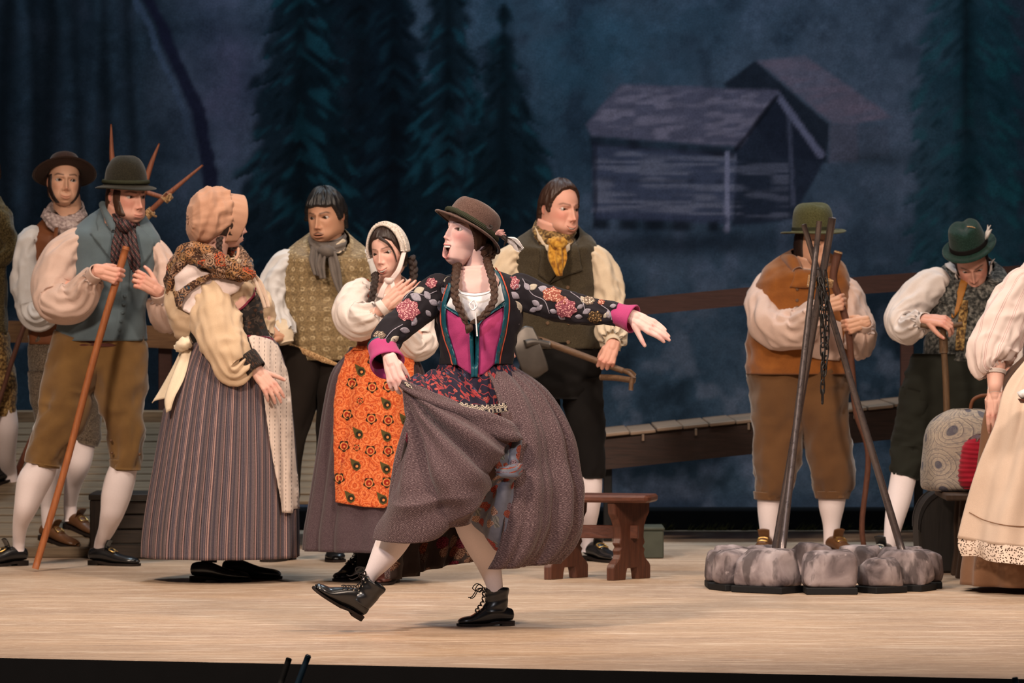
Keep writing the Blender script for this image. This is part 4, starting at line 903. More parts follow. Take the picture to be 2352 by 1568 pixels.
# rods in the pit, in front of the stage edge
def rod(px0, py0, px1, py1, d, r, mat, label):
    e = empty('pit_rod', label, 'rod')
    a, b = P(px0, py0, d), P(px1, py1, d); c = b + (b - a) * 30 / max(np.linalg.norm(b - a) * 300, 1)
    wire('shaft', [a + (a - b) * 0.02, (a + b) / 2, b + (b - a) * 4], r, mat, e, 12, 6); wire('cap', [a + (b - a) * -.12, a, a + (b - a) * .1], (r * .7, r * 1.03), mat, e, 12, 5)
rod(664, 1512, 660, 1524, 16.4, .0105, M['black_paint'], 'short blackish rod tip poking up past the stage edge')
rod(708, 1506, 699, 1530, 16.4, .0105, M['blue_plastic'], 'dark blue rod tip poking up past the stage edge')
rod(2331, 1556, 2333, 1568, 15.6, .010, M['blue_plastic'], 'blue-black rod tip below the lace-hemmed apron')
# ------------------------------------------------------------------ people: head, hands, shoes, hats
def rotm(yaw=0, pitch=0, roll=0):
    y, p, r = (math.radians(a) for a in (yaw, pitch, roll))
    Rz = np.array([[math.cos(y), -math.sin(y), 0], [math.sin(y), math.cos(y), 0], [0, 0, 1]])
    Rx = np.array([[1, 0, 0], [0, math.cos(p), -math.sin(p)], [0, math.sin(p), math.cos(p)]])
    Ry = np.array([[math.cos(r), 0, math.sin(r)], [0, 1, 0], [-math.sin(r), 0, math.cos(r)]])
    return Ry @ Rz @ Rx
def closed(G, cap=True):          # closed raw mesh of a ring grid
    nr, nc = G.shape[:2]; V = G.reshape(-1, 3); Fc = grid_faces(nr, nc).tolist(); n = len(V)
    V = np.vstack([V, G[0].mean(0)[None], G[-1].mean(0)[None]])
    for j in range(nc):
        Fc.append([n, (j + 1) % nc, j]); Fc.append([n + 1, (nr - 1) * nc + j, (nr - 1) * nc + (j + 1) % nc])
    return V, Fc
def eval_mesh(o):
    dg = bpy.context.evaluated_depsgraph_get(); return bpy.data.meshes.new_from_object(o.evaluated_get(dg))
TONE = dict(fair=(0.70, 0.43, 0.36), pale=(0.76, 0.51, 0.465), warm=(0.62, 0.36, 0.245), ruddy=(0.66, 0.35, 0.27), tan=(0.50, 0.27, 0.17))
class Head:
    """face, skull and ears; local axes: x across, -y out of the face, z up, one unit = head height"""
    def __init__(s, d, px, py, hpx, yaw=0, pitch=0, roll=0, tone='fair', female=False, smile=0.0, open_=0.0, teeth=False, squint=0.0, brow=(0.03, 0.015, 0.01), lips=None, blush=0.25,
                 gaze=(0, 0), stubble=0.0, moustache=False, wide=1.0, browlift=0.0, jowl=0.0, nosek=1.0):
        s.R = rotm(yaw, pitch, roll); s.H = hpx * d / F_PX; s.C = P(px, py, d); s.d = d
        nr, nc = 112, 132
        u = np.linspace(-np.pi, np.pi, nc, endpoint=False); th = u - 0.5 * np.sin(u)
        ph = np.linspace(0.05, np.pi - 0.10, nr); ph = ph + 0.12 * np.sin(2 * ph)
        T, Ph = np.meshgrid(th, ph); sx, sy, sz = np.sin(Ph) * np.sin(T), -np.sin(Ph) * np.cos(T), np.cos(Ph)
        a, b, c = (0.300 if female else 0.312) * wide, 0.385, 0.5
        x, y, z = a * np.sign(sx) * np.abs(sx) ** 0.92, b * sy, c * sz
        fr = np.clip(np.cos(T), 0, 1); frs = sstep(0.0, 0.75, np.cos(T)); bk = np.clip(-np.cos(T), 0, 1)
        low = sstep(-0.08, -0.46, z)
        x = x * (1 + (-0.10 if female else 0.06) * gauss(z, -0.33, 0.14) + (-0.22 if female else -0.10) * sstep(-0.34, -0.5, z) + jowl * gauss(z, -0.36, 0.12))
        y = y - (0.16 + 0.01 * (not female)) * low * frs * sstep(0.02, 0.22, np.sin(Ph)) + 0.13 * low * bk
        y = y - 0.012 * gauss(z, 0.2, 0.14) * fr - 0.03 * bk * gauss(z, 0.12, 0.25)
        x = x * (1 + 0.05 * gauss(z, 0.2, 0.2) * bk)
        # flat cheeks and temples
        x = x * (1 - 0.05 * gauss(z, 0.07, 0.08) * sstep(0.2, 0.8, np.cos(T)))
        f = sstep(0.12, 0.42, np.cos(T))           # face weight
        ax = np.abs(x); z0 = z.copy()
        y += f * (-(0.022 if not female else 0.010) * gauss(z, 0.068, 0.035) * gauss(ax, 0.10, 0.11))              # brow
        y += f * 0.040 * gauss(z, 0.005, 0.055) * gauss(ax, 0.135, 0.075) + f * 0.020 * gauss(z, 0.02, 0.04) * gauss(ax, 0.055, 0.03)
        y += f * -0.026 * gauss(z, -0.12, 0.08) * gauss(ax, 0.185, 0.075) * (1 + 0.8 * max(smile, 0) * 8)           # cheekbones
        nz = np.interp(z, [-0.26, -0.215, -0.175, -0.10, 0.0, 0.06, 0.10], [0, 0.045, 0.128, 0.092, 0.045, 0.012, 0.0]) * nosek
        nw = np.interp(z, [-0.24, -0.18, -0.08, 0.05], [0.050, 0.046, 0.036, 0.028]) * (0.88 if female else 1.0)
        y += -f * nz * np.exp(-(ax / nw) ** 2.2)
        y += -f * 0.038 * gauss(z, -0.19, 0.030) * gauss(ax, 0.060, 0.024) * nosek                                    # wings
        y += f * 0.03 * gauss(z, -0.222, 0.012) * gauss(ax, 0.032, 0.014)                                           # nostrils
        y += -f * 0.020 * gauss(z, -0.31, 0.075) * gauss(ax, 0, 0.13)                                               # muzzle
        y += f * 0.020 * gauss(z, -0.405, 0.022) * gauss(ax, 0, 0.08)
        y += -f * 0.022 * gauss(z, -0.455, 0.04) * gauss(ax, 0, 0.085)                                              # chin
        y += f * 0.012 * gauss(ax, 0.118 + 0.25 * (-0.2 - z).clip(0, 1), 0.016) * gauss(z, -0.25, 0.07) * (0.4 + 6 * max(smile, 0))   # smile fold
        col = np.zeros(z.shape + (3,)) + np.array(TONE[tone])
        def tint(m, cc): nonlocal col; col = col * (1 - m[..., None]) + m[..., None] * np.array(cc)
        rd = np.array(TONE[tone]) * np.array([1.0, 0.62, 0.62])
        tint(f * blush * gauss(z, -0.12, 0.10) * gauss(ax, 0.19, 0.10), rd * np.array([1.0, 0.8, 0.8])); tint(f * 0.35 * gauss(z, -0.18, 0.05) * gauss(ax, 0, 0.06), rd)
        if stubble: tint(f * stubble * sstep(-0.2, -0.27, z) * sstep(0.3, 0.22, ax + 0 * z), np.array(TONE[tone]) * 0.55)
        # mouth
        mw = (0.098 if female else 0.105) * (1 + 1.2 * max(smile, 0)); zm = -0.325 + smile * (ax / mw) ** 2 - 0.4 * smile
        k = np.clip(1 - (ax / mw) ** 2, 0, 1) ** (0.6 if open_ > .05 else 1.0); up, lo = (open_ * 0.22, open_) if open_ <= .05 else (.022, .045); s.up = up
        inside = (sstep(-0.006, 0.006, zm + up * k - z) * sstep(-0.006, 0.006, z - (zm - lo * k))) * (ax < mw) * f if open_ > 0 else np.zeros_like(z)
        ul = gauss(z, zm + up * k + 0.018, 0.016) * np.sqrt(k) * f; ll = gauss(z, zm - lo * k - 0.020, 0.019) * np.sqrt(k) * f
        y += -0.018 * ul - 0.022 * ll + 0.010 * gauss(z, zm, 0.008) * k * f * (open_ == 0)
        lipc = lips or tuple(np.array(TONE[tone]) * np.array([0.88, 0.52, 0.50]))
        tint(np.clip(ul * 1.1, 0, 1) * (0.85 if female else 0.5), lipc); tint(np.clip(ll * 1.1, 0, 1) * (0.85 if female else 0.5), lipc)
        if open_ == 0: tint(gauss(z, zm, 0.007) * sstep(0, 0.3, k) * f * 0.8, np.array(lipc) * 0.35)
        s.mouth_y = float(y[(np.abs(x) < .03) & (np.abs(z - zm) < .05) & (np.cos(T) > .5)].min())
        y += inside * 0.095; tint(inside, (0.06, 0.012, 0.012))
        if open_ > 0:
            jaw = sstep(-0.318, -0.372, z0) * sstep(-0.25, 0.35, np.cos(T)); z = z - (open_ * jaw if open_ > .05 else 0); y = y + (open_ * 0.30 * jaw * sstep(-.36, -.48, z0) if open_ > .05 else 0)
        if moustache: tint(np.clip(gauss(z, zm + 0.052 - 0.25 * ax, 0.016) * sstep(0.13, 0.06, ax) * f, 0, 1) * 0.9, brow); 
        # eyes
        hw, hh = 0.064, 0.0235 * (1 - squint)
        ex = 0.142; dx = (ax - ex) / hw; bnd = hh * np.clip(1 - dx ** 2, 0, 1)
        ez = z0 - 0.10 * squint * 0.0 + 0.0
        em = sstep(-0.004, 0.006, bnd - np.abs(ez - 0.004 * dx)) * (np.abs(dx) < 1) * f
        lid = gauss(ez, bnd + 0.010, 0.010) * (np.abs(dx) < 1.15) * f
        z0 = z0; sel = (np.abs(x - ex) < 0.03) & (np.abs(z0) < 0.04) & (np.cos(T) > 0.2); s.eye_y = float(y[sel].mean())
        y += -0.010 * lid + 0.05 * em; tint(em, np.array(TONE[tone]) * 0.25)
        tint(np.clip(gauss(ez, bnd + 0.003, 0.006) * (np.abs(dx) < 1.1) * f, 0, 1) * 0.8, np.array(brow) * 0.7)
        tint(np.clip(gauss(ez, 0.03, 0.03) * gauss(ax, ex, 0.08), 0, 1) * f * 0.25, np.array(TONE[tone]) * 0.5)
        bz = 0.084 + browlift + 0.022 * np.clip((ax - 0.06) / 0.12, 0, 1) - 0.035 * np.clip((ax - 0.17) / 0.08, 0, 1)
        tint(np.clip(gauss(z0, bz, 0.012 if female else 0.017) * sstep(0.035, 0.065, ax) * sstep(0.25, 0.20, ax) * f, 0, 1) * 0.9, brow)
        s.loc = np.stack([x, y, z], -1); s.col = col; s.T, s.Ph = T, Ph
        s.pieces = [(*closed(s.w(s.loc)), np.vstack([col.reshape(-1, 3), np.repeat(col[:1, :1].reshape(1, 3), 2, 0)]))]
        for sg in (-1, 1):                           # ears
            t = np.linspace(-1, 1, 12); cc, ss = ring(16); pr = np.sqrt(1 - (t * 0.985) ** 2)
            g = np.stack([np.outer(t, np.ones(16)) * 0.022 * sg, np.outer(pr, cc) * 0.058, np.outer(pr, ss) * 0.098 * (1 + 0.1 * np.outer(np.ones(12), ss))], -1)
            g[..., 0] -= sg * 0.016 * np.exp(-((g[..., 1] + .01) / .03) ** 2 - (g[..., 2] / .055) ** 2) * (t[:, None] > 0)
            g[..., 0] += sg * (g[..., 1] * 0.30); g = g + np.array([sg * (a * 0.985), 0.035, -0.035]); 
            V, Fc = closed(s.w(g)); 
            if sg < 0: Fc = [q[::-1] for q in Fc]
            s.pieces.append((V, Fc, np.tile(np.array(TONE[tone]) * np.array([0.96, 0.80, 0.78]), (len(V), 1))))
        s.eye_kw = dict(ex=ex, gaze=gaze); s.open = open_; s.teeth = teeth; s.mw = mw; s.smile = smile; s.tone = tone; s.a = a
    def w(s, p): return s.C + s.H * (np.asarray(p) @ s.R.T)
    def extras(s, body):
        for sg in (-1, 1):                           # eyeballs; rings about the gaze direction carry iris and pupil
            g = np.array([s.eye_kw['gaze'][0], -1.0, s.eye_kw['gaze'][1]]); g /= np.linalg.norm(g)
            u = np.cross(g, [0, 0, 1.0]); u /= np.linalg.norm(u); v = np.cross(u, g)
            ang = np.radians([1, 13, 15, 24, 34, 37, 48, 65, 95, 130, 170]); cc, ss = ring(20); r = 0.062
            c = np.array([sg * s.eye_kw['ex'], s.eye_y + r - 0.009, 0.0])
            G = c + r * (np.cos(ang)[:, None, None] * g + np.sin(ang)[:, None, None] * (cc[None, :, None] * u + ss[None, :, None] * v))
            cl = np.array([[.004] * 3, [.004] * 3, [.05, .025, .014], [.06, .03, .016], [.03, .015, .009], [.50, .46, .44], [.48, .43, .41], [.45, .36, .34], [.6, .5, .48], [.6, .5, .48], [.6, .5, .48]])  # whites darkened: shadow on the eyes is painted into the colour
            grid('eye', s.w(G), M['eyeball'], body, True, col=np.repeat(cl[:, None], 20, 1))
        if s.teeth:
            n = 16; t = np.linspace(-0.80, 0.80, n); up = s.up; k = 1 - t ** 2
            zt = -0.325 + s.smile * t ** 2 - 0.4 * s.smile + up * k + 0.006; hgt = np.minimum(0.036, s.open * 0.95) * (0.45 + 0.55 * np.sqrt(np.clip(k, 0, 1)))
            yy = s.mouth_y + 0.014 + 0.07 * t ** 2
            def strip(ztop, zbot, nm):
                G = np.stack([np.stack([t * s.mw, yy + o, zz], -1) for zz, o in ((ztop, .012), (ztop, 0), ((ztop + zbot) / 2, -.004), (zbot, 0.002), (zbot, .014))])
                grid(nm, s.w(G), M['teeth'], body, False, flip=True, solid=0.0008)
            strip(zt, zt - hgt, 'teeth')
    def cap(s, name, mat, parent, mask, thick, rough=0.012, seed=0, strand=26):
        """hair lying on the skull where mask(theta, phi, local) is positive"""
        m = np.clip(mask(s.T, s.Ph, s.loc), 0, 1)
        base = np.stack([s.a * np.sin(s.Ph) * np.sin(s.T), -0.385 * np.sin(s.Ph) * np.cos(s.T) , 0.5 * np.cos(s.Ph)], -1)
        L = np.where((s.loc[..., 1] < base[..., 1])[..., None], s.loc, s.loc)
        nrm = base / np.array([s.a, .385, .5]) ** 2; nrm /= np.linalg.norm(nrm, axis=-1, keepdims=True)
        st = noise(n3(s.T * strand / 3.0, s.Ph * 3, 0), seed) * 0.6 + 0.4 * noise(n3(s.T * strand, s.Ph * 5, 1), seed + 1)
        G = L + nrm * (sstep(0, 0.5, m) * thick + rough * st * m - 0.012 * (m <= 0.02))[..., None]
        W_ = s.w(G); nr, nc = m.shape; V = W_.reshape(-1, 3); keep = m.reshape(-1) > 0.01
        Fc = [q for q in grid_faces(nr, nc).tolist() if keep[q].any()]
        if m[0].max() > 0.01: V = np.vstack([V, W_[0].mean(0)[None]]); n0 = len(V) - 1; Fc += [[n0, (j + 1) % nc, j] for j in range(nc)]
        used = sorted({i for q in Fc for i in q}); mp = {i: k for k, i in enumerate(used)}
        uv = np.stack([s.T / 6.283, s.Ph / 3.14], -1).reshape(-1, 2); uv = np.vstack([uv, uv[:1]])
        return mesh(name, V[used], [[mp[i] for i in q] for q in Fc], mat, parent, uv=uv[used])
def eyeball_mat():
    t = NT('eyeball', 0.12, 0.6); return t.done(t.attr())
M['eyeball'] = eyeball_mat()
def capsule(pts, rad, n=10):
    C = np.array(pts, float); R = np.array(rad, float)
    # rounded ends
    d0, d1 = C[0] - C[1], C[-1] - C[-2]; d0 /= np.linalg.norm(d0); d1 /= np.linalg.norm(d1)
    CC = np.vstack([C[0] + d0 * R[0] * .92, C[0] + d0 * R[0] * .6, C, C[-1] + d1 * R[-1] * .6, C[-1] + d1 * R[-1] * .92])
    RR = np.concatenate([[R[0] * .38, R[0] * .8], R, [R[-1] * .8, R[-1] * .38]])
    T = np.gradient(CC, axis=0); T /= np.linalg.norm(T, axis=1)[:, None] + 1e-12
    N = np.cross(T[0], [0.3, 0.5, 0.81]); N /= np.linalg.norm(N); out = []; cc, ss = ring(n)
    for k in range(len(CC)):
        N = N - T[k] * N.dot(T[k]); N /= np.linalg.norm(N); B = np.cross(T[k], N)
        out.append(CC[k] + RR[k] * (cc[:, None] * N + ss[:, None] * B))
    return closed(np.array(out))
def hand_piece(wrist, D, N, thumb, curls, tone, L=0.18, spread=(6, 1, -4, -9), tcurl=(20, 25), tout=40, fore=None, vox=0.0023, tdrop=20):
    """D: wrist to knuckles; N: out of the back of the hand; thumb: +1/-1 picks the side; curls: degrees per finger (knuckle, middle, tip)"""
    D = np.array(D, float); D /= np.linalg.norm(D); N = np.array(N, float); N = N - D * N.dot(D); N /= np.linalg.norm(N); S = np.cross(D, N) * thumb
    k = L / 0.18; W0 = np.array(wrist, float); at = lambda a, b, c: W0 + k * (a * D + b * S + c * N)
    parts = []
    fw = [0.031, 0.0105, -0.0105, -0.030]; ln = [0.072, 0.080, 0.074, 0.058]; kn = [0.092, 0.096, 0.092, 0.083]; nails = []
    for i in range(4):
        base = at(kn[i], fw[i], 0.0); a = 0; sp = math.radians(spread[i]); Dd = D * math.cos(sp) + S * math.sin(sp); p = [at(0.03, fw[i] * .62, 0.0), base]; rad = [.0125 * k, .0105 * k]
        for j, fr in enumerate((.45, .31, .24)):
            a += math.radians(curls[i][j]); v = Dd * math.cos(a) - N * math.sin(a); p.append(p[-1] + v * ln[i] * fr * k); rad.append((.0093, .0083, .0068)[j] * k * (0.9 if i == 3 else 1))
        nails.append(p[-1] + (Dd * -math.sin(a) * -1 * 0 + (N * math.cos(a) + Dd * math.sin(a))) * .006 * k - v * .004 * k)
        parts.append(capsule(p, rad))
    for b, c in ((.018, .0), (0.0, .002), (-.016, 0.0)): parts.append(capsule([at(-.01, b * .8, c * .5), at(.04, b * 1.15, c), at(.082, b * 1.2, c)], [.0165 * k, .0175 * k, .0125 * k]))
    to, td = math.radians(tout), math.radians(tdrop)
    v = D * math.cos(to) + S * math.sin(to) * math.cos(td) - N * math.sin(td); v /= np.linalg.norm(v); p = [at(.012, .016, -.004), at(.03, .030, -.006)]; p.append(p[-1] + v * .034 * k)
    Q = np.cross(v, N); Q /= np.linalg.norm(Q); Q = Q if Q.dot(D) * 1 > Q.dot(-D) else -Q
    a = 0
    for cv, l in zip(tcurl, (.030, .024)):
        a += math.radians(cv); w = v * math.cos(a) + (D * .75 - S * .35 - N * .5) * math.sin(a); w /= np.linalg.norm(w); p.append(p[-1] + w * l * k)
    parts.append(capsule(p, [.016 * k, .0155 * k, .0115 * k, .0102 * k, .0078 * k])); nails.append(p[-1] + N * .006 * k)
    fv = -D if fore is None else (np.array(fore, float) - W0); fl = np.linalg.norm(fv); fv = fv / fl
    parts.append(capsule([W0 + fv * (0.10 if fore is None else fl), W0 + fv * .04, W0, at(.02, 0, 0)], [.026 * k, .0265 * k, .0255 * k, .023 * k], 14))
    V, Fc = [], []
    for pv, pf in parts: Fc += [[i + len(V) for i in q] for q in pf]; V += pv.tolist()
    o = mesh('hand_tmp', V, Fc); r = o.modifiers.new('r', 'REMESH'); r.mode = 'VOXEL'; r.voxel_size = vox
    sm = o.modifiers.new('s', 'SMOOTH'); sm.iterations = 4; sm.factor = 0.5
    me = eval_mesh(o); V = np.empty(len(me.vertices) * 3); me.vertices.foreach_get('co', V); V = V.reshape(-1, 3); Fc = [list(q.vertices) for q in me.polygons]
    bpy.data.objects.remove(o); bpy.data.meshes.remove(me)
    base = np.array(TONE[tone]); col = np.tile(base, (len(V), 1)); rel = V - W0; t = (rel @ D) / (k * .1)
    col = col * (1 - 0.18 * np.clip(gauss(t, .95, .12), 0, 1)[:, None] * np.array([0.2, 1, 1])) * (1 - 0.12 * sstep(1.1, 1.7, t)[:, None] * np.array([0, 1, 1]))
    for q in nails: m = np.exp(-((np.linalg.norm(V - q, axis=1)) / (.0055 * k)) ** 4)[:, None]; col = col * (1 - .8 * m) + .8 * m * np.array([.78, .52, .47])
    return V, Fc, col
def grip(C, A, D, r, thumb_up=1, tone='fair', L=0.185, curl=(62, 78, 48), fore=None, tout=28):
    """closed hand round a bar through C along A; D runs from wrist to knuckles"""
    A = np.array(A, float); A /= np.linalg.norm(A); D = np.array(D, float); D = D - A * D.dot(A); D /= np.linalg.norm(D)
    S = A * thumb_up                                  # towards the thumb
    N = np.cross(S, D)                                # so that cross(D, N) * t = S
    N = N if np.dot(N, [0, -1, 0]) >= -0.2 else -N    # knuckles show to the house
    th = 1 if np.dot(np.cross(D, N), S) > 0 else -1
    k = L / .18; W0 = np.array(C) - D * .088 * k + N * (r + .014)
    return hand_piece(W0, D, N, th, [(curl[0], curl[1], curl[2]), (curl[0] + 3, curl[1], curl[2]), (curl[0] + 4, curl[1] + 2, curl[2]), (curl[0] + 6, curl[1] + 4, curl[2])], tone, L, (2, 0, -2, -4), (35, 40), tout, fore, tdrop=48), W0
def body(parent, pieces, name='body'):
    """one skin: the pieces are fused into a single closed surface"""
    objs = []
    for V, Fc, c in pieces: objs.append(mesh('piece_tmp', V, Fc, M['skin'], col=c))
    base = objs[0]
    try:
        for o in objs[1:]:
            m = base.modifiers.new('u', 'BOOLEAN'); m.operation = 'UNION'; m.solver = 'MANIFOLD'; m.object = o
        me = eval_mesh(base)
        if len(me.vertices) < sum(len(p[0]) for p in pieces) * 0.55 or 'Col' not in me.color_attributes: raise RuntimeError('union %d of %d' % (len(me.vertices), sum(len(p[0]) for p in pieces)))
    except Exception as ex:
        print('BODY JOIN', parent.name, ex)
        V = np.vstack([p[0] for p in pieces]); Fc = []; k = 0
        for p in pieces: Fc += [[i + k for i in q] for q in p[1]]; k += len(p[0])
        for o in objs: bpy.data.objects.remove(o)
        return mesh(name, V, Fc, M['skin'], parent, col=np.vstack([p[2] for p in pieces]))
    for o in objs: bpy.data.objects.remove(o)
    me.name = name; me.polygons.foreach_set('use_smooth', np.full(len(me.polygons), True))
    return link(bpy.data.objects.new(name, me), parent)
def rest_hand(d, a, b, tone, side=1, N=(0, -.6, .4)):
    A, B = P(a[0], a[1], d + a[2]), P(b[0], b[1], d + b[2]); return hand_piece(A, B - A, N, side, [(20, 25, 15), (22, 28, 16), (25, 30, 18), (28, 32, 20)], tone, .18, vox=.003)
def skin_limb(d, nodes, tone, n=20, rings=16):
    V, Fc = closed(limb_pts(d, nodes, n, rings)); return V, Fc, np.tile(np.array(TONE[tone]), (len(V), 1))
def skin_rows(d, rws, tone, n=28, rings=24):
    V, Fc = closed(rows_pts(d, rws, n, rings)[:, ::-1]); return V, Fc, np.tile(np.array(TONE[tone]), (len(V), 1))
# ---- sleeves and folds
def ridge(p, seed): return 1 - 2.2 * np.abs(noise(p, seed))
def sleeve_fold(seed, amp=.007, shoulder=.3, cuff=1.0, k=11, body=1.0):
    def f(U, Vv):
        a = U * 6.283; c, s = np.cos(a), np.sin(a)
        wob = noise(n3(c * 1.5, s * 1.5, Vv * 2), seed)
        g = np.sin(k * a + 2.6 * wob) * (shoulder * np.exp(-Vv / .2) + cuff * np.exp(-(1 - Vv) / .2))
        h = fbm(n3(c * 1.3, s * 1.3, Vv * 4), seed + 3, 2)
        w = ridge(n3(c * 1.5 + Vv * 2.5 + .4 * wob, s * 1.5, Vv * 5 + .6 * c), seed + 9); w2 = ridge(n3(c * 2.6 - Vv * 2, s * 2.6 + .5 * wob, Vv * 9 + s), seed + 14)
        return amp * (g + 1.0 * body * h + 1.05 * body * w + .55 * body * w2) * sstep(0, .10, Vv)
    return f
def pleats(k, amp, seed=0, v0=0.0, p=1.0, wob=1.2, sharp=0.0):
    def f(U, Vv):
        a = U * 6.283; s = np.sin(k * a + wob * noise(n3(np.cos(a) * 2, np.sin(a) * 2, Vv * 1.2), seed))
        s2 = np.sin(k * 0.37 * a + 4 + wob * noise(n3(np.cos(a), np.sin(a), Vv), seed + 1))
        return amp * (s - sharp * np.abs(s) + .7 * s2) * (v0 + (1 - v0) * Vv ** p)
    return f
def wrinkle(amp, seed, fu=2.0, fv=6.0):
    def f(U, Vv):
        c, s = np.cos(U * 6.283), np.sin(U * 6.283)
        return amp * (fbm(n3(c * fu, s * fu, Vv * fv * .6), seed, 2) + 1.0 * ridge(n3(c * fu * .8 + Vv * 2, s * fu * .8, Vv * fv + c), seed + 5) + .6 * ridge(n3(c * fu * 1.7 - Vv * 3, s * fu * 1.7, Vv * fv * 1.7), seed + 7))
    return f
# ---- hats: rings in a tilted frame
def hat(parent, d, px, py, rpx, prof, mat, yaw=0, pitch=0, roll=0, depth=1.12, brim=None, name='hat', dent=None, n=56, mats=None, solid=.004):
    """prof: (radius, height) in units of the crown radius, brim edge first"""
    R = rotm(yaw, pitch, roll); C = P(px, py, d); r = rpx * d / F_PX
    A = spline(prof, 46) if len(prof) > 2 else np.array(prof); th = np.linspace(0, 2 * np.pi, n, endpoint=False) + np.pi
    rad, hz = A[:, 0][:, None], A[:, 1][:, None]
    X, Y, Z = rad * np.sin(th), -rad * np.cos(th) * depth, hz + 0 * th
    if brim is not None: Z = Z + brim(th)[None, :] * np.clip((rad - 1.0), 0, None)
    if dent is not None: Z = Z + dent(X, Y, Z)
    G = C + r * (np.stack([X, Y, Z], -1) @ R.T)
    return grid(name, G, mat, parent, True, (False, True), solid=solid), (lambda p: C + r * (np.asarray(p) @ R.T)), r
def hat_band(parent, w3, r, z0, z1, rad0, rad1, mat, name='hat_band', depth=1.12, rope=0, n=64):
    th = np.linspace(0, 2 * np.pi, n, endpoint=False)
    if not rope:
        t = np.linspace(0, 1, 6); G = np.stack([np.stack([(rad0 + (rad1 - rad0) * q + .02) * np.sin(th), -(rad0 + (rad1 - rad0) * q + .02) * depth * np.cos(th), z0 + (z1 - z0) * q + 0 * th], -1) for q in t])
        return grid(name, w3(G), mat, parent, True, (False, False), solid=.003)
    m = 220; a = np.linspace(0, 2 * np.pi, m, endpoint=False); V, Fc = [], []
    for k in range(rope):
        ph = a * 34 + k * 2 * np.pi / rope; rr = (z1 - z0) * .30; c = np.stack([(rad0 + .05 + rr * .6 * np.cos(ph)) * np.sin(a), -(rad0 + .05 + rr * .6 * np.cos(ph)) * depth * np.cos(a), (z0 + z1) / 2 + rr * np.sin(ph)], -1)
        T = np.roll(c, -1, 0) - np.roll(c, 1, 0); T /= np.linalg.norm(T, axis=1)[:, None]; N = np.stack([np.sin(a), -np.cos(a), 0 * a], -1); N -= T * (N * T).sum(1)[:, None]; N /= np.linalg.norm(N, axis=1)[:, None]; B = np.cross(T, N); cc, ss = ring(6)
        G = c[:, None] + rr * .75 * (cc[None, :, None] * N[:, None] + ss[None, :, None] * B[:, None]); b = len(V); V += w3(G).reshape(-1, 3).tolist()
        Fc += (grid_faces(m, 6) + b).tolist() + [[b + (m - 1) * 6 + j, b + (m - 1) * 6 + (j + 1) % 6, b + (j + 1) % 6, b + j] for j in range(6)]
    return mesh(name, V, Fc, mat, parent)
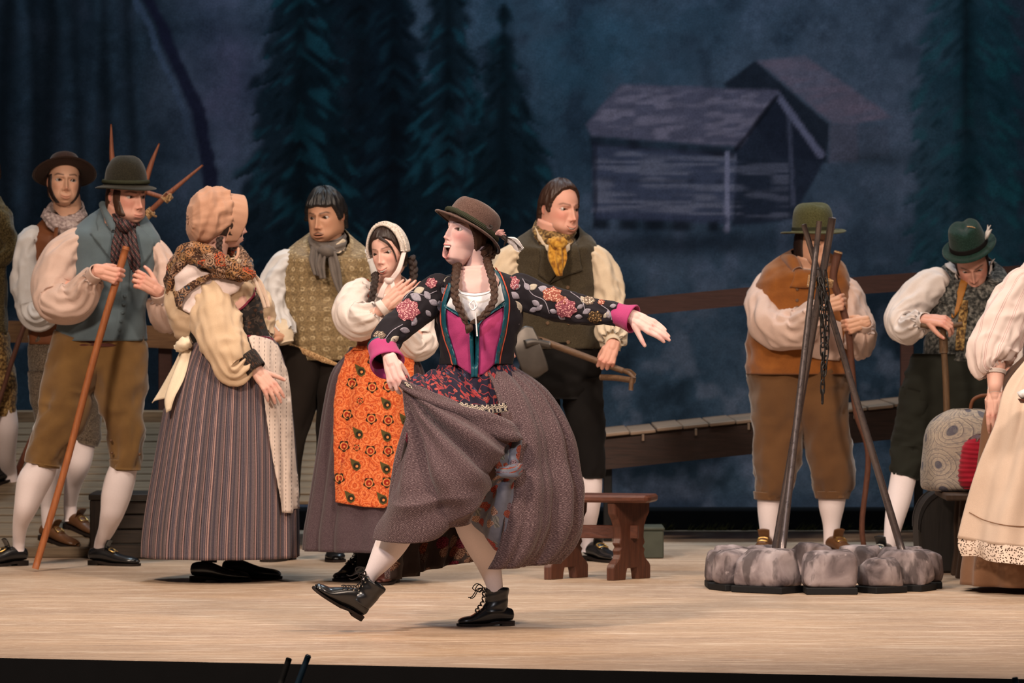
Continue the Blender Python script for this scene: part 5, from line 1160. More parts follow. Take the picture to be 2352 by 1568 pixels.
# ---- shoes: local x to the toe, z up
def foot_frame(heel, D, up=(0, 0, 1)):
    X = np.array(D, float); X /= np.linalg.norm(X); Z = np.array(up, float); Z -= X * Z.dot(X); Z /= np.linalg.norm(Z); Y = np.cross(Z, X); h = np.array(heel, float)
    return lambda p: h + np.asarray(p) @ np.stack([X, Y, Z])
def shoe(parent, heel, D, L=0.285, mat='black_leather', buckle='brass', up=(0, 0, 1), boot=False, tongue=True, name='shoe', shaftdx=0.0, shaftk=1.0):
    w3 = foot_frame(heel, D, up); k = L / .285; Mt = M[mat]
    sec = [(0.000, .012, .050, .062), (.006, .026, .030, .082), (.03, .034, .026, .092), (.07, .036, .024, .094 if not boot else .11), (.105, .036, .020, .088 if not boot else .118), (.14, .039, .014, .074 if not boot else .104), (.18, .045, .011, .060 if not boot else .078), (.22, .048, .010, .052), (.25, .045, .010, .047), (.272, .034, .012, .040), (.283, .018, .016, .030)]
    A = spline(sec, 34); c, s = ring(26, 2.5)
    G = np.stack([np.broadcast_to(A[:, :1], (34, 26)), A[:, 1:2] * c, (A[:, 2:3] + A[:, 3:4]) / 2 + (A[:, 3:4] - A[:, 2:3]) / 2 * s], -1); G[..., 1] *= (1 - .18 * np.clip(s, 0, 1))
    e = grid(name, w3(G * k), Mt, parent, True)
    t = np.linspace(0, 1, 40); ol = []
    for sg in (1, -1):
        xs = np.linspace(-.004, .290, 26) if sg > 0 else np.linspace(.290, -.004, 26)
        ol += [(x, sg * (np.interp(x, A[:, 0], A[:, 1]) + .004) * (1 if .004 < x < .28 else .75)) for x in xs]
    prism('sole', [(x * k, y * k) for x, y in ol], .002 * k, .0135 * k, lambda a, b, z: tuple(w3((a, b, z + (.011 * k if a < .085 * k else .011 * k * max(0, 1 - (a / k - .085) / .05))))), M['sole'], e, 0)
    prism('heel', [(x * k, y * k) for x, y in ol if x < .075], 0.0, .016 * k, lambda a, b, z: tuple(w3((a, b, z))), M['sole'], e, .001)
    if tongue:
        G = np.array([[(.098 + .012 * q + .012 * q * q, y * (1 + .15 * q), .078 + .056 * q - .006 * (y / .027) ** 2) for y in np.linspace(-.027, .027, 9)] for q in np.linspace(0, 1, 8)])
        grid('tongue', w3(G * k), Mt, e, False, solid=.004)
    if buckle:
        cpt = np.array([.138, 0, .083]); uax = np.array([.86, 0, -.42]); hx, hy = .017, .026
        a = np.linspace(0, 2 * np.pi, 32, endpoint=False); ca, sa = np.cos(a), np.sin(a)
        C = np.stack([cpt[0] + uax[0] * hx * np.sign(ca) * np.abs(ca) ** .3, hy * np.sign(sa) * np.abs(sa) ** .3, cpt[2] + uax[2] * hx * np.sign(ca) * np.abs(ca) ** .3 - 10 * (np.sign(sa) * np.abs(sa) ** .3 * hy) ** 2], -1)
        T = np.roll(C, -1, 0) - np.roll(C, 1, 0); T /= np.linalg.norm(T, axis=1)[:, None]; N = np.tile([.42, 0, .86], (32, 1)); B = np.cross(T, N); cc, ss = ring(8)
        Gt = C[:, None] + .0042 * (cc[None, :, None] * N[:, None] + ss[None, :, None] * B[:, None]); V = w3(Gt * k).reshape(-1, 3)
        mesh('buckle', V, grid_faces(32, 8).tolist() + [[31 * 8 + j, 31 * 8 + (j + 1) % 8, (j + 1) % 8, j] for j in range(8)], M[buckle], e)
        G = np.array([[(.108 + .055 * q, y, .094 - .030 * q - 10 * y * y) for y in np.linspace(-.022, .022, 7)] for q in np.linspace(0, 1, 6)]); grid('strap', w3(G * k), Mt, e, False, solid=.004)
    if boot:
        sh = [(.070, .060, .052, .042), (.095, .052, .052, .040), (.12, .047, .048, .039), (.16, .046, .050, .041), (.185, .046, .053, .043), (.192, .046, .050, .040)]
        S = spline([(q[0], 0, q[1], q[2], q[3]) for q in sh], 20); c, s = ring(28)
        wv = .0012 * np.sin(S[:, :1] * 130 + 2 * c)
        G = np.stack([S[:, 2:3] + shaftdx + (S[:, 3:4] * shaftk + wv) * c, (S[:, 4:5] * shaftk + wv) * s, S[:, :1] + 0 * c], -1); grid('shaft', w3(G * k), Mt, e, True, (False, False), solid=.004)
        pts = []
        for j in range(7):
            q = j / 6; xs = .047 + shaftdx + .050 * shaftk; a_ = min(q * 1.9, 1); x, z = (.172 + shaftdx * .5) * (1 - a_) + (xs + .003) * a_, (.080 - shaftdx * .38) * (1 - a_) + .118 * a_ + .07 * max(0, q - .5) * 2; pts.append((x, z + .004))
        for j, (x, z) in enumerate(pts):
            for sg in (1, -1):
                a_ = np.linspace(0, 2 * np.pi, 12, endpoint=False); C = np.array([x - .006, sg * .021, z - .001]) + .0036 * np.stack([np.cos(a_) * .5, 0 * a_, np.sin(a_)], -1)
                cc, ss = ring(5); Gt = C[:, None] + .0012 * np.stack([cc, ss, 0 * cc], -1)[None]
                mesh('eyelet', w3(Gt * k).reshape(-1, 3), grid_faces(12, 5).tolist() + [[55 + jj, 55 + (jj + 1) % 5, (jj + 1) % 5, jj] for jj in range(5)], M['silver'], e)
            if j < 6:
                x2, z2 = pts[j + 1]
                for sg in (1, -1): wire('boot_lace', [w3(np.array(q) * k) for q in ((x, sg * .022, z + .002), ((x + x2) / 2 + .008, 0, (z + z2) / 2 + .008), (x2, -sg * .022, z2 + .002))], .0019, M['lace'], e, 6, 10)
        x, z = pts[-1]
        for sg in (1, -1):
            wire('boot_lace', [w3(np.array(q) * k) for q in ((x + .004, 0, z + .004), (x + .03, sg * .03, z + .02), (x + .05, sg * .045, z - .005), (x + .022, sg * .022, z - .02), (x + .004, 0, z))], .0019, M['lace'], e, 6, 26)
            wire('boot_lace', [w3(np.array(q) * k) for q in ((x + .004, 0, z), (x + .03, sg * .02, z - .008), (x + .055, sg * .028, z - .045), (x + .075, sg * .03, z - .05))], .0019, M['lace'], e, 6, 16)
    return e
def braid(name, pts3, r, mat, parent, turns=None):
    C = spline3(np.array(pts3, float), 90); L = np.linalg.norm(np.diff(C, axis=0), axis=1).sum(); turns = turns or L / (r * 5.2)
    T = np.gradient(C, axis=0); T /= np.linalg.norm(T, axis=1)[:, None]; N = np.cross(T, [0, 1.0, 0]); N /= np.linalg.norm(N, axis=1)[:, None]; B = np.cross(T, N); t = np.linspace(0, 1, 90); tp = np.interp(t, [0, .1, .8, .88, .92, 1], [1, 1, .8, .62, .7, .35]); V, Fc, UV = [], [], []
    for k in range(3):
        a = t * turns * 2 * np.pi + k * 2.0944; c = C + N * (np.cos(a) * r * .62 * tp)[:, None] + B * (np.sin(2 * a) * r * .38 * tp)[:, None]
        G = tube_pts(c, r * .60 * tp, r * .52 * tp, 10); b = len(V); v, f = closed(G); V += v.tolist(); Fc += [[i + b for i in q] for q in f]; UV += [(j / 10, i * .05) for i in range(90) for j in range(10)] + [(0, 0), (0, 0)]
    return mesh(name, V, Fc, mat, parent, uv=UV)
def button(parent, bvh, px, py, rpx, mat, off=.004, name='button', seg=12):
    l, n_ = hit(bvh, px, py)
    if l is None: return
    r = rpx * l.y / F_PX; n_ = (n_ + Vector((0, -1, 0))).normalized(); q = n_.to_track_quat('Z', 'Y').to_matrix(); V, Fc = [], []
    prof = [(1.0, -.3), (1.0, .15), (.82, .35), (.5, .28), (0.02, .25)]
    for rr, h in prof: V += [tuple(l + n_ * off + q @ Vector((rr * r * math.cos(a), rr * r * math.sin(a), h * r))) for a in np.linspace(0, 2 * np.pi, seg, endpoint=False)]
    return mesh(name, V, grid_faces(len(prof), seg).tolist(), mat, parent)
def neck_roll(parent, d, rws, mat, name='neckerchief', seed=0, amp=.006, k=5):
    return rows(name, d, rws, mat, parent, 44, 22, 2.0, lambda U, Vv: amp * (np.sin(Vv * 6.283 * k * .5 + 3 * U * 6.283) * .6 + noise(n3(np.cos(U * 6.28) * 3, np.sin(U * 6.28) * 3, Vv * 5), seed)))
def leg(parent, d, nodes, tone, mat='stocking', n=24, rings=32, name='stocking', fold=None):
    """a stocking and, inside it, the leg that belongs to the body"""
    limb(name, d, nodes, M[mat], parent, n, rings, fold=fold)
    return skin_limb(d, [(q[0], q[1], q[2], q[3] * .72) for q in nodes], tone)
def cuff(parent, W0, back, d, r, mat, name='shirt_cuff', ln=.05, flare=1.0, solid=.004, n=28):
    """a cuff just behind the wrist W0; back points up the forearm"""
    b = np.array(back, float); b /= np.linalg.norm(b); C = [np.array(W0) + b * t for t in np.linspace(.004, ln, 8)]
    rr = np.interp(np.linspace(0, 1, 8), [0, .15, .85, 1], [r * .98, r, r * flare, r * flare * .96])
    return grid(name, tube_pts(np.array(C), rr, rr, n), mat, parent, True, (False, False), solid=solid)
HAIR_SHORT = ([0, .6, .95, 1.15, 1.28, 1.42, 1.5, 1.8, 2.0, 3.2], [.29, .28, .24, .14, -.10, -.08, .07, .05, -.24, -.30])
HAIR_LONG = ([0, .5, .9, 1.1, 1.3, 1.5, 1.7, 3.2], [.31, .29, .22, .10, -.02, -.16, -.30, -.36])
def hairline(tab, dz=0.0): return lambda T, Ph, L: sstep(-.03, .03, L[..., 2] - np.interp(np.abs(T), *tab) - dz)
def person(label): return empty('person', label, 'person')
# ------------------------------------------------------------------ person: blue-grey waistcoat, leaning on an orange staff
def man_staff():
    d = 22.9; p = person('man in blue-grey waistcoat and tan breeches gripping an orange wooden staff')
    h = Head(d, 289, 449, 127, yaw=42, pitch=6, roll=0, tone='ruddy', brow=(.06, .03, .018), stubble=.15, jowl=.16, gaze=(.35, -.1), smile=0.02, blush=.35)
    st_a, st_b = P(289, 570, 22.62), P(81, 1312, gd(1312)) + np.array([0, 0, .012])
    ax = st_a - st_b
    staff = empty('walking_staff', 'long orange wooden staff held by the man in blue-grey waistcoat', 'staff')
    wire('shaft', [st_b, st_b + ax * .33 + [.006, 0, 0], st_b + ax * .66 - [.004, 0, 0], st_a], (.0165, .0175), M['staff'], staff, 16, 40)
    wire('tip', [st_a - ax * .004, st_a + ax * .006], (.0182, .016), M['staff'], staff, 16, 6)
    C = st_b + ax * (1 - (636 - 570) / (1312 - 570))
    g1, w1 = grip(C, ax, P(290, 622, 22.6) - P(226, 650, 22.6), .0175, 1, 'ruddy', .19, fore=P(190, 662, 22.72))
    g2 = hand_piece(P(362, 668, 22.62), P(318, 640, 22.58) - P(362, 668, 22.62), (0.2, -1, .25), 1, [(25, 70, 40), (30, 75, 40), (34, 75, 40), (38, 75, 40)], 'ruddy', .185, (4, 1, -3, -7), (15, 20), 48, fore=P(376, 706, 22.72))
    pcs = [h.pieces[0], h.pieces[1], h.pieces[2], skin_limb(d, [(283, 470, .0, 36, 38), (274, 510, .03, 40, 40), (265, 560, .03, 44, 40)], 'ruddy'),
           skin_rows(d, [(530, 205, 330, .6), (560, 185, 345, .6), (680, 180, 320, .6), (800, 175, 305, .5), (840, 200, 280, .4)], 'ruddy'),
           leg(p, d, [(104, 1050, -.02, 32), (90, 1085, -.02, 37), (76, 1110, -.02, 38), (60, 1162, -.03, 28), (47, 1205, .02, 18), (43, 1245, .06, 14), (43, 1266, .06, 13)], 'ruddy'),
           leg(p, d, [(286, 1068, 0, 31), (275, 1105, 0, 35), (266, 1140, 0, 34), (258, 1175, 0, 28), (246, 1213, .06, 20), (232, 1246, .11, 15), (229, 1275, .12, 15)], 'ruddy'), g1, g2,
           skin_limb(d, [(190, 810, 0, 34), (103, 1055, -.02, 24)], 'ruddy'), skin_limb(d, [(258, 810, 0, 34), (286, 1072, 0, 23)], 'ruddy'),
           skin_limb(d, [(195, 560, 0, 20), (130, 660, -.04, 20), (190, 662, -.18, 14)], 'ruddy'), skin_limb(d, [(340, 570, 0, 20), (384, 680, -.05, 18), (376, 706, -.18, 14)], 'ruddy')]
    b = body(p, pcs); h.extras(b)
    h.cap('hair', M['hair_brown'], p, lambda T, Ph, L: sstep(1.75, 1.95, np.abs(T)) * sstep(-.38, -.30, L[..., 2]) * sstep(.42, .3, L[..., 2]) * (1 - sstep(1.6, 1.3, np.abs(T)) * sstep(-.20, -.3, L[..., 2]) * 0), .028, seed=4)
    for sg in (-1, 1): h.cap('sideburn', M['hair_brown'], p, lambda T, Ph, L: (sg * T > 0) * sstep(.26, .10, np.abs(np.abs(T) - 1.28 + .9 * np.clip(-L[..., 2] - .08, 0, .3))) * sstep(-.36, -.30, L[..., 2]) * sstep(.12, .05, L[..., 2]), .020, .016, 8)
    v = rows('waistcoat', d, [(488, 240, 318, .9, .02, 40), (498, 226, 326, .8, .02, 36), (510, 196, 338, .65, .01, 26), (528, 173, 353, .56, 0, 12), (560, 165, 367, .56), (620, 166, 358, .6), (680, 158, 336, .62), (740, 138, 331, .62), (782, 131, 333, .62)], M['blue_wool'], p, 72, 60, 2.3, wrinkle(.0045, 5, 2, 5), caps=(False, False), solid=.004)
    bv = bvh_of(v)
    rows('sash', d, [(752, 136, 330, .60), (772, 133, 331, .60), (795, 131, 330, .60)], M['cummerbund'], p, 48, 14, 2.3, lambda U, Vv: .004 * np.sin(Vv * 22))
    limb('breeches_leg', d, [(196, 782, 0, 70, 56), (172, 850, 0, 66, 56), (156, 892, 0, 60, 52), (146, 950, -.01, 57, 48), (120, 1005, -.02, 44, 42), (103, 1052, -.02, 36, 36), (101, 1066, -.02, 34, 34)], M['breeches'], p, 32, 46, 2.2, wrinkle(.011, 11, 1.6, 5))
    limb('breeches_leg', d, [(262, 782, 0, 70, 56), (272, 850, 0, 62, 54), (278, 905, 0, 56, 50), (286, 960, 0, 44, 46), (290, 1000, 0, 39, 42), (288, 1050, 0, 36, 38), (287, 1077, 0, 33, 34)], M['breeches'], p, 32, 46, 2.2, wrinkle(.011, 17, 1.6, 5))
    limb('knee_band', d, [(104, 1046, -.02, 38, 38), (101, 1072, -.02, 36, 36)], M['breeches'], p, 28, 8, caps=(False, False), solid=.004); limb('knee_band', d, [(287, 1054, 0, 37, 38), (287, 1080, 0, 34, 35)], M['breeches'], p, 28, 8, caps=(False, False), solid=.004)
    for (x, y) in ((255, 1012), (257, 1040), (321, 1043)): 
        q = P(x, y, d - .07); mesh_ball('knee_button', q, .007, M['brown_shoe'], p)
    s1 = P(57, 1302, 0); hd = gd(1298)
    shoe(p, [P(62, 0, hd)[0], hd, 0], (-.86, -.50, 0), .28); shoe(p, [P(205, 0, gd(1297))[0], gd(1297), 0], (.93, -.37, 0), .262)
    bk = P(186, 668, d - .19) - w1; e1 = w1 + bk / np.linalg.norm(bk) * .05
    limb('shirt_sleeve', d, [(206, 562, .0, 16, 22), (184, 552, .0, 26, 32), (160, 572, -.01, 35, 38), (136, 605, -.03, 46, 44), (122, 655, -.06, 49, 46), (128, 694, -.11, 46, 46), (156, 698, -.16, 44, 40), (182, 684, -.19, 38, 34), nd(e1 + bk * .3, d, 26), nd(e1, d, 17)], M['linen_pink'], p, 56, 90, 2.0, sleeve_fold(3, .011))
    cuff(p, w1, bk, d, .040, M['linen_pink'], ln=.06)
    w2 = P(362, 668, 22.62); bk = P(376, 706, 22.72) - w2; e2 = w2 + bk / np.linalg.norm(bk) * .05
    limb('shirt_sleeve', d, [(330, 572, .0, 16, 22), (350, 574, .0, 26, 30), (370, 600, -.01, 29, 34), (384, 640, -.03, 32, 36), (390, 690, -.06, 36, 38), (386, 728, -.10, 36, 36), nd(e2 + bk * .35, d, 30), nd(e2, d, 19)], M['linen_pink'], p, 56, 70, 2.0, sleeve_fold(8, .010))
    cuff(p, w2, bk, d, .040, M['linen_pink'], ln=.06)
    # collar, lapels, placket, buttons
    nk = bvh_of(v, b)
    drape('lapel', [(233, 478), (246, 500), (256, 530), (262, 592), (258, 601), (232, 566), (208, 537), (226, 532), (222, 512)], bv, M['blue_wool'], v, .012, .006, 5, bulge=.004); drape('lapel', [(313, 515), (330, 530), (353, 556), (345, 585), (322, 613), (316, 600), (312, 560)], bv, M['blue_wool'], v, .012, .006, 5, bulge=.004)
    limb('collar', d, [(236, 470, .03, 9, 12), (246, 492, -.02, 10, 12), (256, 516, -.07, 9, 8), (260, 530, -.10, 4, 4)], M['blue_wool'], v, 16, 16)
    drape('placket', band([(290, 610), (288, 660), (279, 720), (271, 782)], 9), bv, M['blue_wool'], v, .006, .003, 5)
    for k in range(6): button(v, bv, 287 - k * 2.9, 678 + k * 19.5, 4.6, M['blue_wool'], .010)
    neck_roll(p, d, [(488, 250, 312, 1.0, -.0), (500, 246, 318, 1.0), (514, 248, 322, .98, -.01), (526, 256, 318, .95, -.015)], M['stripe_scarf'], seed=4)
    sheet('neckerchief_tail', d, [[(270, 520, -.14), (282, 522, -.16), (294, 526, -.15)], [(258, 560, -.15), (272, 562, -.17), (286, 560, -.16)], [(256, 590, -.155), (266, 596, -.17), (276, 598, -.16)], [(259, 600, -.155), (262, 606, -.165), (266, 610, -.16)]], M['stripe_scarf'], p, 20, 26, lambda U, Vv: .006 * np.sin(U * 14))
    sheet('neckerchief_tail', d, [[(284, 520, -.15), (296, 522, -.16), (308, 526, -.14)], [(286, 556, -.16), (302, 560, -.18), (314, 562, -.16)], [(294, 590, -.17), (308, 594, -.185), (320, 600, -.165)], [(304, 618, -.17), (308, 626, -.18), (312, 630, -.17)]], M['stripe_scarf'], p, 20, 26, lambda U, Vv: .006 * np.sin(U * 14 + 1))
    limb('neckerchief_knot', d, [(276, 516, -.15, 10), (286, 519, -.17, 14), (297, 523, -.15, 10)], M['stripe_scarf'], p, 16, 12, fold=wrinkle(.004, 3))
    hp = [(1.36, -.12), (1.42, -.10), (1.36, -.05), (1.12, .04), (1.0, .14), (.98, .4), (.90, .85), (.70, 1.25), (.40, 1.48), (.03, 1.55)]
    ht, w3, r = hat(p, d, 289, 428, 47.5, hp, M['felt_olive'], yaw=42, pitch=4, roll=-2, brim=lambda t: -.22 * np.cos(t) * 0 - .12 * np.cos(2 * t), dent=lambda X, Y, Z: -.05 * np.exp(-(X / .3) ** 2) * sstep(1.0, 1.5, Z))
    hat_band(ht, w3, r, .12, .34, .99, .98, M['cord_green'], 'twisted_cord', rope=3)
    return p
def mesh_ball(name, c, r, mat, parent, n=10, sq=(1, 1, 1)):
    ph = np.linspace(.15, np.pi - .15, 8); cc, ss = ring(n); G = np.array(c) + r * np.stack([np.outer(np.sin(ph), cc) * sq[0], np.outer(np.sin(ph), ss) * sq[1], np.outer(np.cos(ph), np.ones(n)) * sq[2]], -1)
    return grid(name, G, mat, parent, True)
man_staff()
# ------------------------------------------------------------------ person: wide-brimmed brown hat, standing on the ramp
def man_widehat():
    d = 23.75; p = person('smiling man in wide-brimmed dark brown hat and checked neckcloth'); tn = 'warm'
    h = Head(d, 147, 417, 116, yaw=12, pitch=-4, roll=3, tone=tn, smile=.05, browlift=.02, gaze=(.15, .25), brow=(.02, .012, .01), blush=.2)
    b = body(p, h.pieces + [skin_limb(d, [(152, 440, .0, 30), (155, 490, .02, 34), (150, 560, .02, 40)], tn), skin_rows(d, [(540, 90, 200, .6), (640, 85, 195, .55), (800, 110, 180, .5)], tn),
        leg(p, d, [(122, 1010, 0, 25), (118, 1060, 0, 24), (114, 1110, .04, 19), (109, 1165, .08, 15), (112, 1214, .08, 15)], tn), leg(p, d, [(192, 1000, .05, 30), (182, 1060, .05, 28), (168, 1110, .15, 20), (161, 1160, .24, 15), (163, 1196, .24, 15)], tn),
        skin_limb(d, [(95, 540, 0, 18), (62, 640, 0, 16), (78, 722, -.08, 14), (116, 716, -.16, 12)], tn), rest_hand(d, (120, 715, -.165), (160, 705, -.2), tn), rest_hand(d, (214, 712, -.07), (210, 750, -.1), tn), skin_limb(d, [(200, 550, 0, 16), (222, 640, -.02, 15), (214, 716, -.07, 12)], tn), skin_limb(d, [(110, 850, 0, 34), (122, 1015, 0, 20)], tn), skin_limb(d, [(180, 850, 0, 34), (192, 1005, .05, 22)], tn)])
    h.extras(b)
    h.cap('hair', M['hair_dark'], p, lambda T, Ph, L: sstep(1.75, 1.95, np.abs(T)) * sstep(-.34, -.25, L[..., 2]) * sstep(.45, .3, L[..., 2]), .03, seed=14)
    for sg in (-1, 1): h.cap('sideburn', M['hair_dark'], p, lambda T, Ph, L: (sg * T > 0) * sstep(.24, .10, np.abs(np.abs(T) - 1.25 + .9 * np.clip(-L[..., 2] - .12, 0, .35))) * sstep(-.46, -.40, L[..., 2]) * sstep(.14, .05, L[..., 2]), .022, .016, 18)
    v = rows('waistcoat', d, [(508, 112, 190, .9, .02, 30), (518, 92, 205, .7, .01, 24), (535, 76, 214, .58, 0, 10), (580, 72, 216, .56), (680, 70, 214, .56), (745, 70, 212, .58), (790, 68, 212, .58)], M['brown_leather'], p, 60, 40, 2.3, wrinkle(.005, 31), caps=(False, False), solid=.004)
    rows('breeches', d, [(730, 70, 210, .58), (800, 66, 214, .58), (850, 68, 216, .58), (885, 74, 216, .56)], M['grey_wool'], p, 48, 20, 2.2, wrinkle(.005, 33))
    limb('breeches_leg', d, [(108, 850, 0, 42), (112, 930, 0, 38), (120, 990, 0, 32), (122, 1030, 0, 27)], M['grey_wool'], p, 28, 24, fold=wrinkle(.006, 35)); limb('breeches_leg', d, [(178, 850, .02, 42), (186, 920, .04, 40), (196, 975, .05, 34), (197, 1002, .05, 33), (194, 1018, .05, 29)], M['grey_wool'], p, 28, 24, fold=wrinkle(.006, 36))
    limb('shirt_sleeve', d, [(100, 545, 0, 16, 22), (78, 545, 0, 26, 32), (62, 590, -.01, 30, 34), (62, 650, -.03, 32, 34), (72, 710, -.06, 34, 32), (92, 728, -.12, 28, 26), (116, 716, -.16, 18, 18)], M['linen_grey'], p, 44, 60, 2.0, sleeve_fold(41, .010))
    limb('shirt_sleeve', d, [(195, 545, 0, 16, 22), (212, 560, 0, 26, 30), (222, 640, -.02, 28, 32), (215, 700, -.06, 26, 26)], M['linen_grey'], p, 40, 40, 2.0, sleeve_fold(43, .010))
    neck_roll(p, d, [(470, 116, 188, 1.0, .02, 26), (484, 106, 196, 1.0, .01, 26), (500, 102, 198, .95, 0, 26), (514, 112, 192, .9, 0, 26)], M['check_scarf'], seed=6, amp=.008)
    drape('neckcloth_fold', [(104, 478), (118, 486), (150, 508), (160, 520), (148, 524), (118, 516), (94, 498)], bvh_of(v, b), M['check_scarf'], p, .03, .008, 5, bulge=.01)
    sheet('waistcoat_edge', d, [[(126, 524, -.10), (134, 522, -.11)], [(122, 560, -.135), (132, 560, -.14)], [(124, 620, -.15), (134, 622, -.15)]], M['brown_leather'], v, 6, 14)
    hp = [(1.90, .02), (2.02, .05), (1.92, .09), (1.4, .06), (1.08, .05), (1.0, .14), (.98, .5), (.94, .85), (.80, 1.10), (.45, 1.20), (.03, 1.22)]
    ht, w3, r = hat(p, d, 148, 397, 36.5, hp, M['felt_dark'], yaw=12, pitch=-27, roll=3, depth=1.08, brim=lambda t: -.10 + .10 * np.cos(2 * t))
    hat_band(ht, w3, r, .10, .50, 1.0, .985, M['hat_ribbon'], 'satin_ribbon', 1.08)
    z0 = .055; a = P(100, 0, 23.72)
    shoe(p, [P(92, 0, 23.86)[0], 23.86, .078], (.80, -.6, -.16), .25, 'brown_shoe'); shoe(p, [P(150, 0, 24.02)[0], 24.02, .128], (.74, -.66, -.18), .25, 'brown_shoe')
man_widehat()
# wooden hay fork leaning on the ramp behind the men
def hay_fork():
    e = empty('hay_fork', 'wooden hay fork with long tines lashed by rope', 'hay fork')
    D = lambda x, y: 23.42 + (1 - sstep(280, 1090, y) * 0) * 0 + max(0, (y - 480)) / 610 * 1.32
    Q = lambda x, y, o=0: P(x, y, D(x, y) + o)
    wire('handle', [Q(36, 1092), Q(80, 993), Q(180, 790), Q(285, 575), Q(328, 504), Q(388, 444)], (.016, .013), M['fork_wood'], e, 12, 50)
    wire('tine', [Q(386, 446), Q(425, 413), Q(466, 379)], (.013, .005), M['fork_wood'], e, 12, 20)
    wire('tine', [Q(318, 492, .01), Q(332, 430, .01), Q(346, 380, .01), Q(366, 329, .01)], np.array([.012, .014, .013, .004]), M['fork_wood'], e, 12, 26)
    wire('tine', [Q(300, 505, .02), Q(270, 440, .02), Q(258, 370, .02), Q(255, 285, .02)], np.array([.012, .014, .013, .004]), M['fork_wood'], e, 12, 26)
    wire('crossbar', [Q(262, 418, .03), Q(335, 441, .03), Q(388, 458, .03)], (.013, .011), M['fork_wood'], e, 12, 16)
    coil('lashing', Q(384, 453, .015), Q(388, 444) - Q(360, 470), .018, .04, 5, .006, M['rope'], e); coil('lashing', Q(342, 490, .0), Q(388, 444) - Q(340, 490), .017, .045, 5, .006, M['rope'], e)
    wire('rope_end', [Q(345, 486, -.02), Q(352, 494, -.03), Q(358, 497, -.02)], .006, M['rope'], e, 8, 10); wire('rope_end', [Q(384, 452, -.02), Q(392, 446, -.03), Q(389, 460, -.02)], .006, M['rope'], e, 8, 10)
hay_fork()
# ------------------------------------------------------------------ person: olive tweed coat at the edge of the ramp
def man_coat():
    d = 24.5; p = person('man in olive tweed coat and patterned breeches up the ramp'); tn = 'warm'
    h = Head(d, -38, 400, 112, yaw=25, tone=tn)
    b = body(p, h.pieces + [skin_limb(d, [(-38, 430, 0, 30), (-38, 500, 0, 34)], tn), skin_rows(d, [(490, -85, 0, .5), (700, -80, -10, .5), (800, -60, -20, .4)], tn),
        leg(p, d, [(6, 930, 0, 30), (14, 980, 0, 28), (14, 1040, .08, 22), (22, 1085, .18, 17), (27, 1116, .19, 16)], tn), leg(p, d, [(-70, 930, .05, 30), (-74, 980, .05, 28), (-72, 1040, .05, 22), (-70, 1105, .05, 16)], tn), skin_limb(d, [(-30, 790, 0, 22), (2, 860, 0, 22), (6, 940, 0, 20)], tn), skin_limb(d, [(-50, 790, 0, 22), (-72, 860, .04, 22), (-70, 940, .05, 20)], tn)])
    h.extras(b); h.cap('hair', M['hair_dark'], p, hairline(HAIR_SHORT), .04, seed=24)
    rows('coat', d, [(462, -75, -2, .9, 0, 20), (472, -98, 8, .7), (500, -112, 16, .6), (580, -116, 14, .6), (650, -110, 11, .6), (720, -110, 12, .6), (768, -112, 15, .6)], M['olive_tweed'], p, 56, 36, 2.3, wrinkle(.006, 51), caps=(False, False), solid=.006)
    limb('coat_sleeve', d, [(-14, 478, 0, 14, 24), (4, 490, 0, 18, 28), (14, 530, -.02, 20, 28), (22, 562, -.03, 17, 24), (6, 592, -.04, 17, 22), (-24, 612, -.02, 14, 18)], M['olive_tweed'], p, 36, 34, 2.2, sleeve_fold(55, .008, .3, .4, 7)); limb('coat_sleeve', d, [(-80, 490, 0, 16, 24), (-112, 520, 0, 22, 28), (-122, 600, 0, 24, 28), (-116, 700, -.05, 20, 22)], M['olive_tweed'], p, 36, 34, 2.2, sleeve_fold(57, .008, .3, .4, 7))
    limb('breeches_leg', d, [(-14, 765, 0, 30, 40), (-2, 830, 0, 32, 42), (4, 890, 0, 32, 38), (6, 935, 0, 30, 32), (6, 955, 0, 27, 28)], M['gold_print'], p, 32, 30, fold=wrinkle(.007, 61)); limb('breeches_leg', d, [(-75, 765, .03, 36, 40), (-74, 860, .05, 36, 40), (-72, 955, .05, 28, 28)], M['gold_print'], p, 32, 24, fold=wrinkle(.007, 62))
    shoe(p, [P(38, 0, 24.72)[0], 24.72, .325], (-.75, -.62, -.12), .27); shoe(p, [P(-60, 0, 24.75)[0], 24.75, .33], (-.5, -.85, -.2), .27)
    st = empty('knotted_stick', 'dark red-brown stick beside the olive tweed coat', 'stick')
    wire('shaft', [P(70, 708, d - .12), P(46, 775, d - .13), P(24, 840, d - .13), P(12, 880, d - .12), P(-12, 960, d - .1), P(-40, 1120, d + .12)], (.013, .011), M['crook_wood'], st, 10, 40); mesh_ball('knob', P(71, 704, d - .12), .018, M['crook_wood'], st)
man_coat()
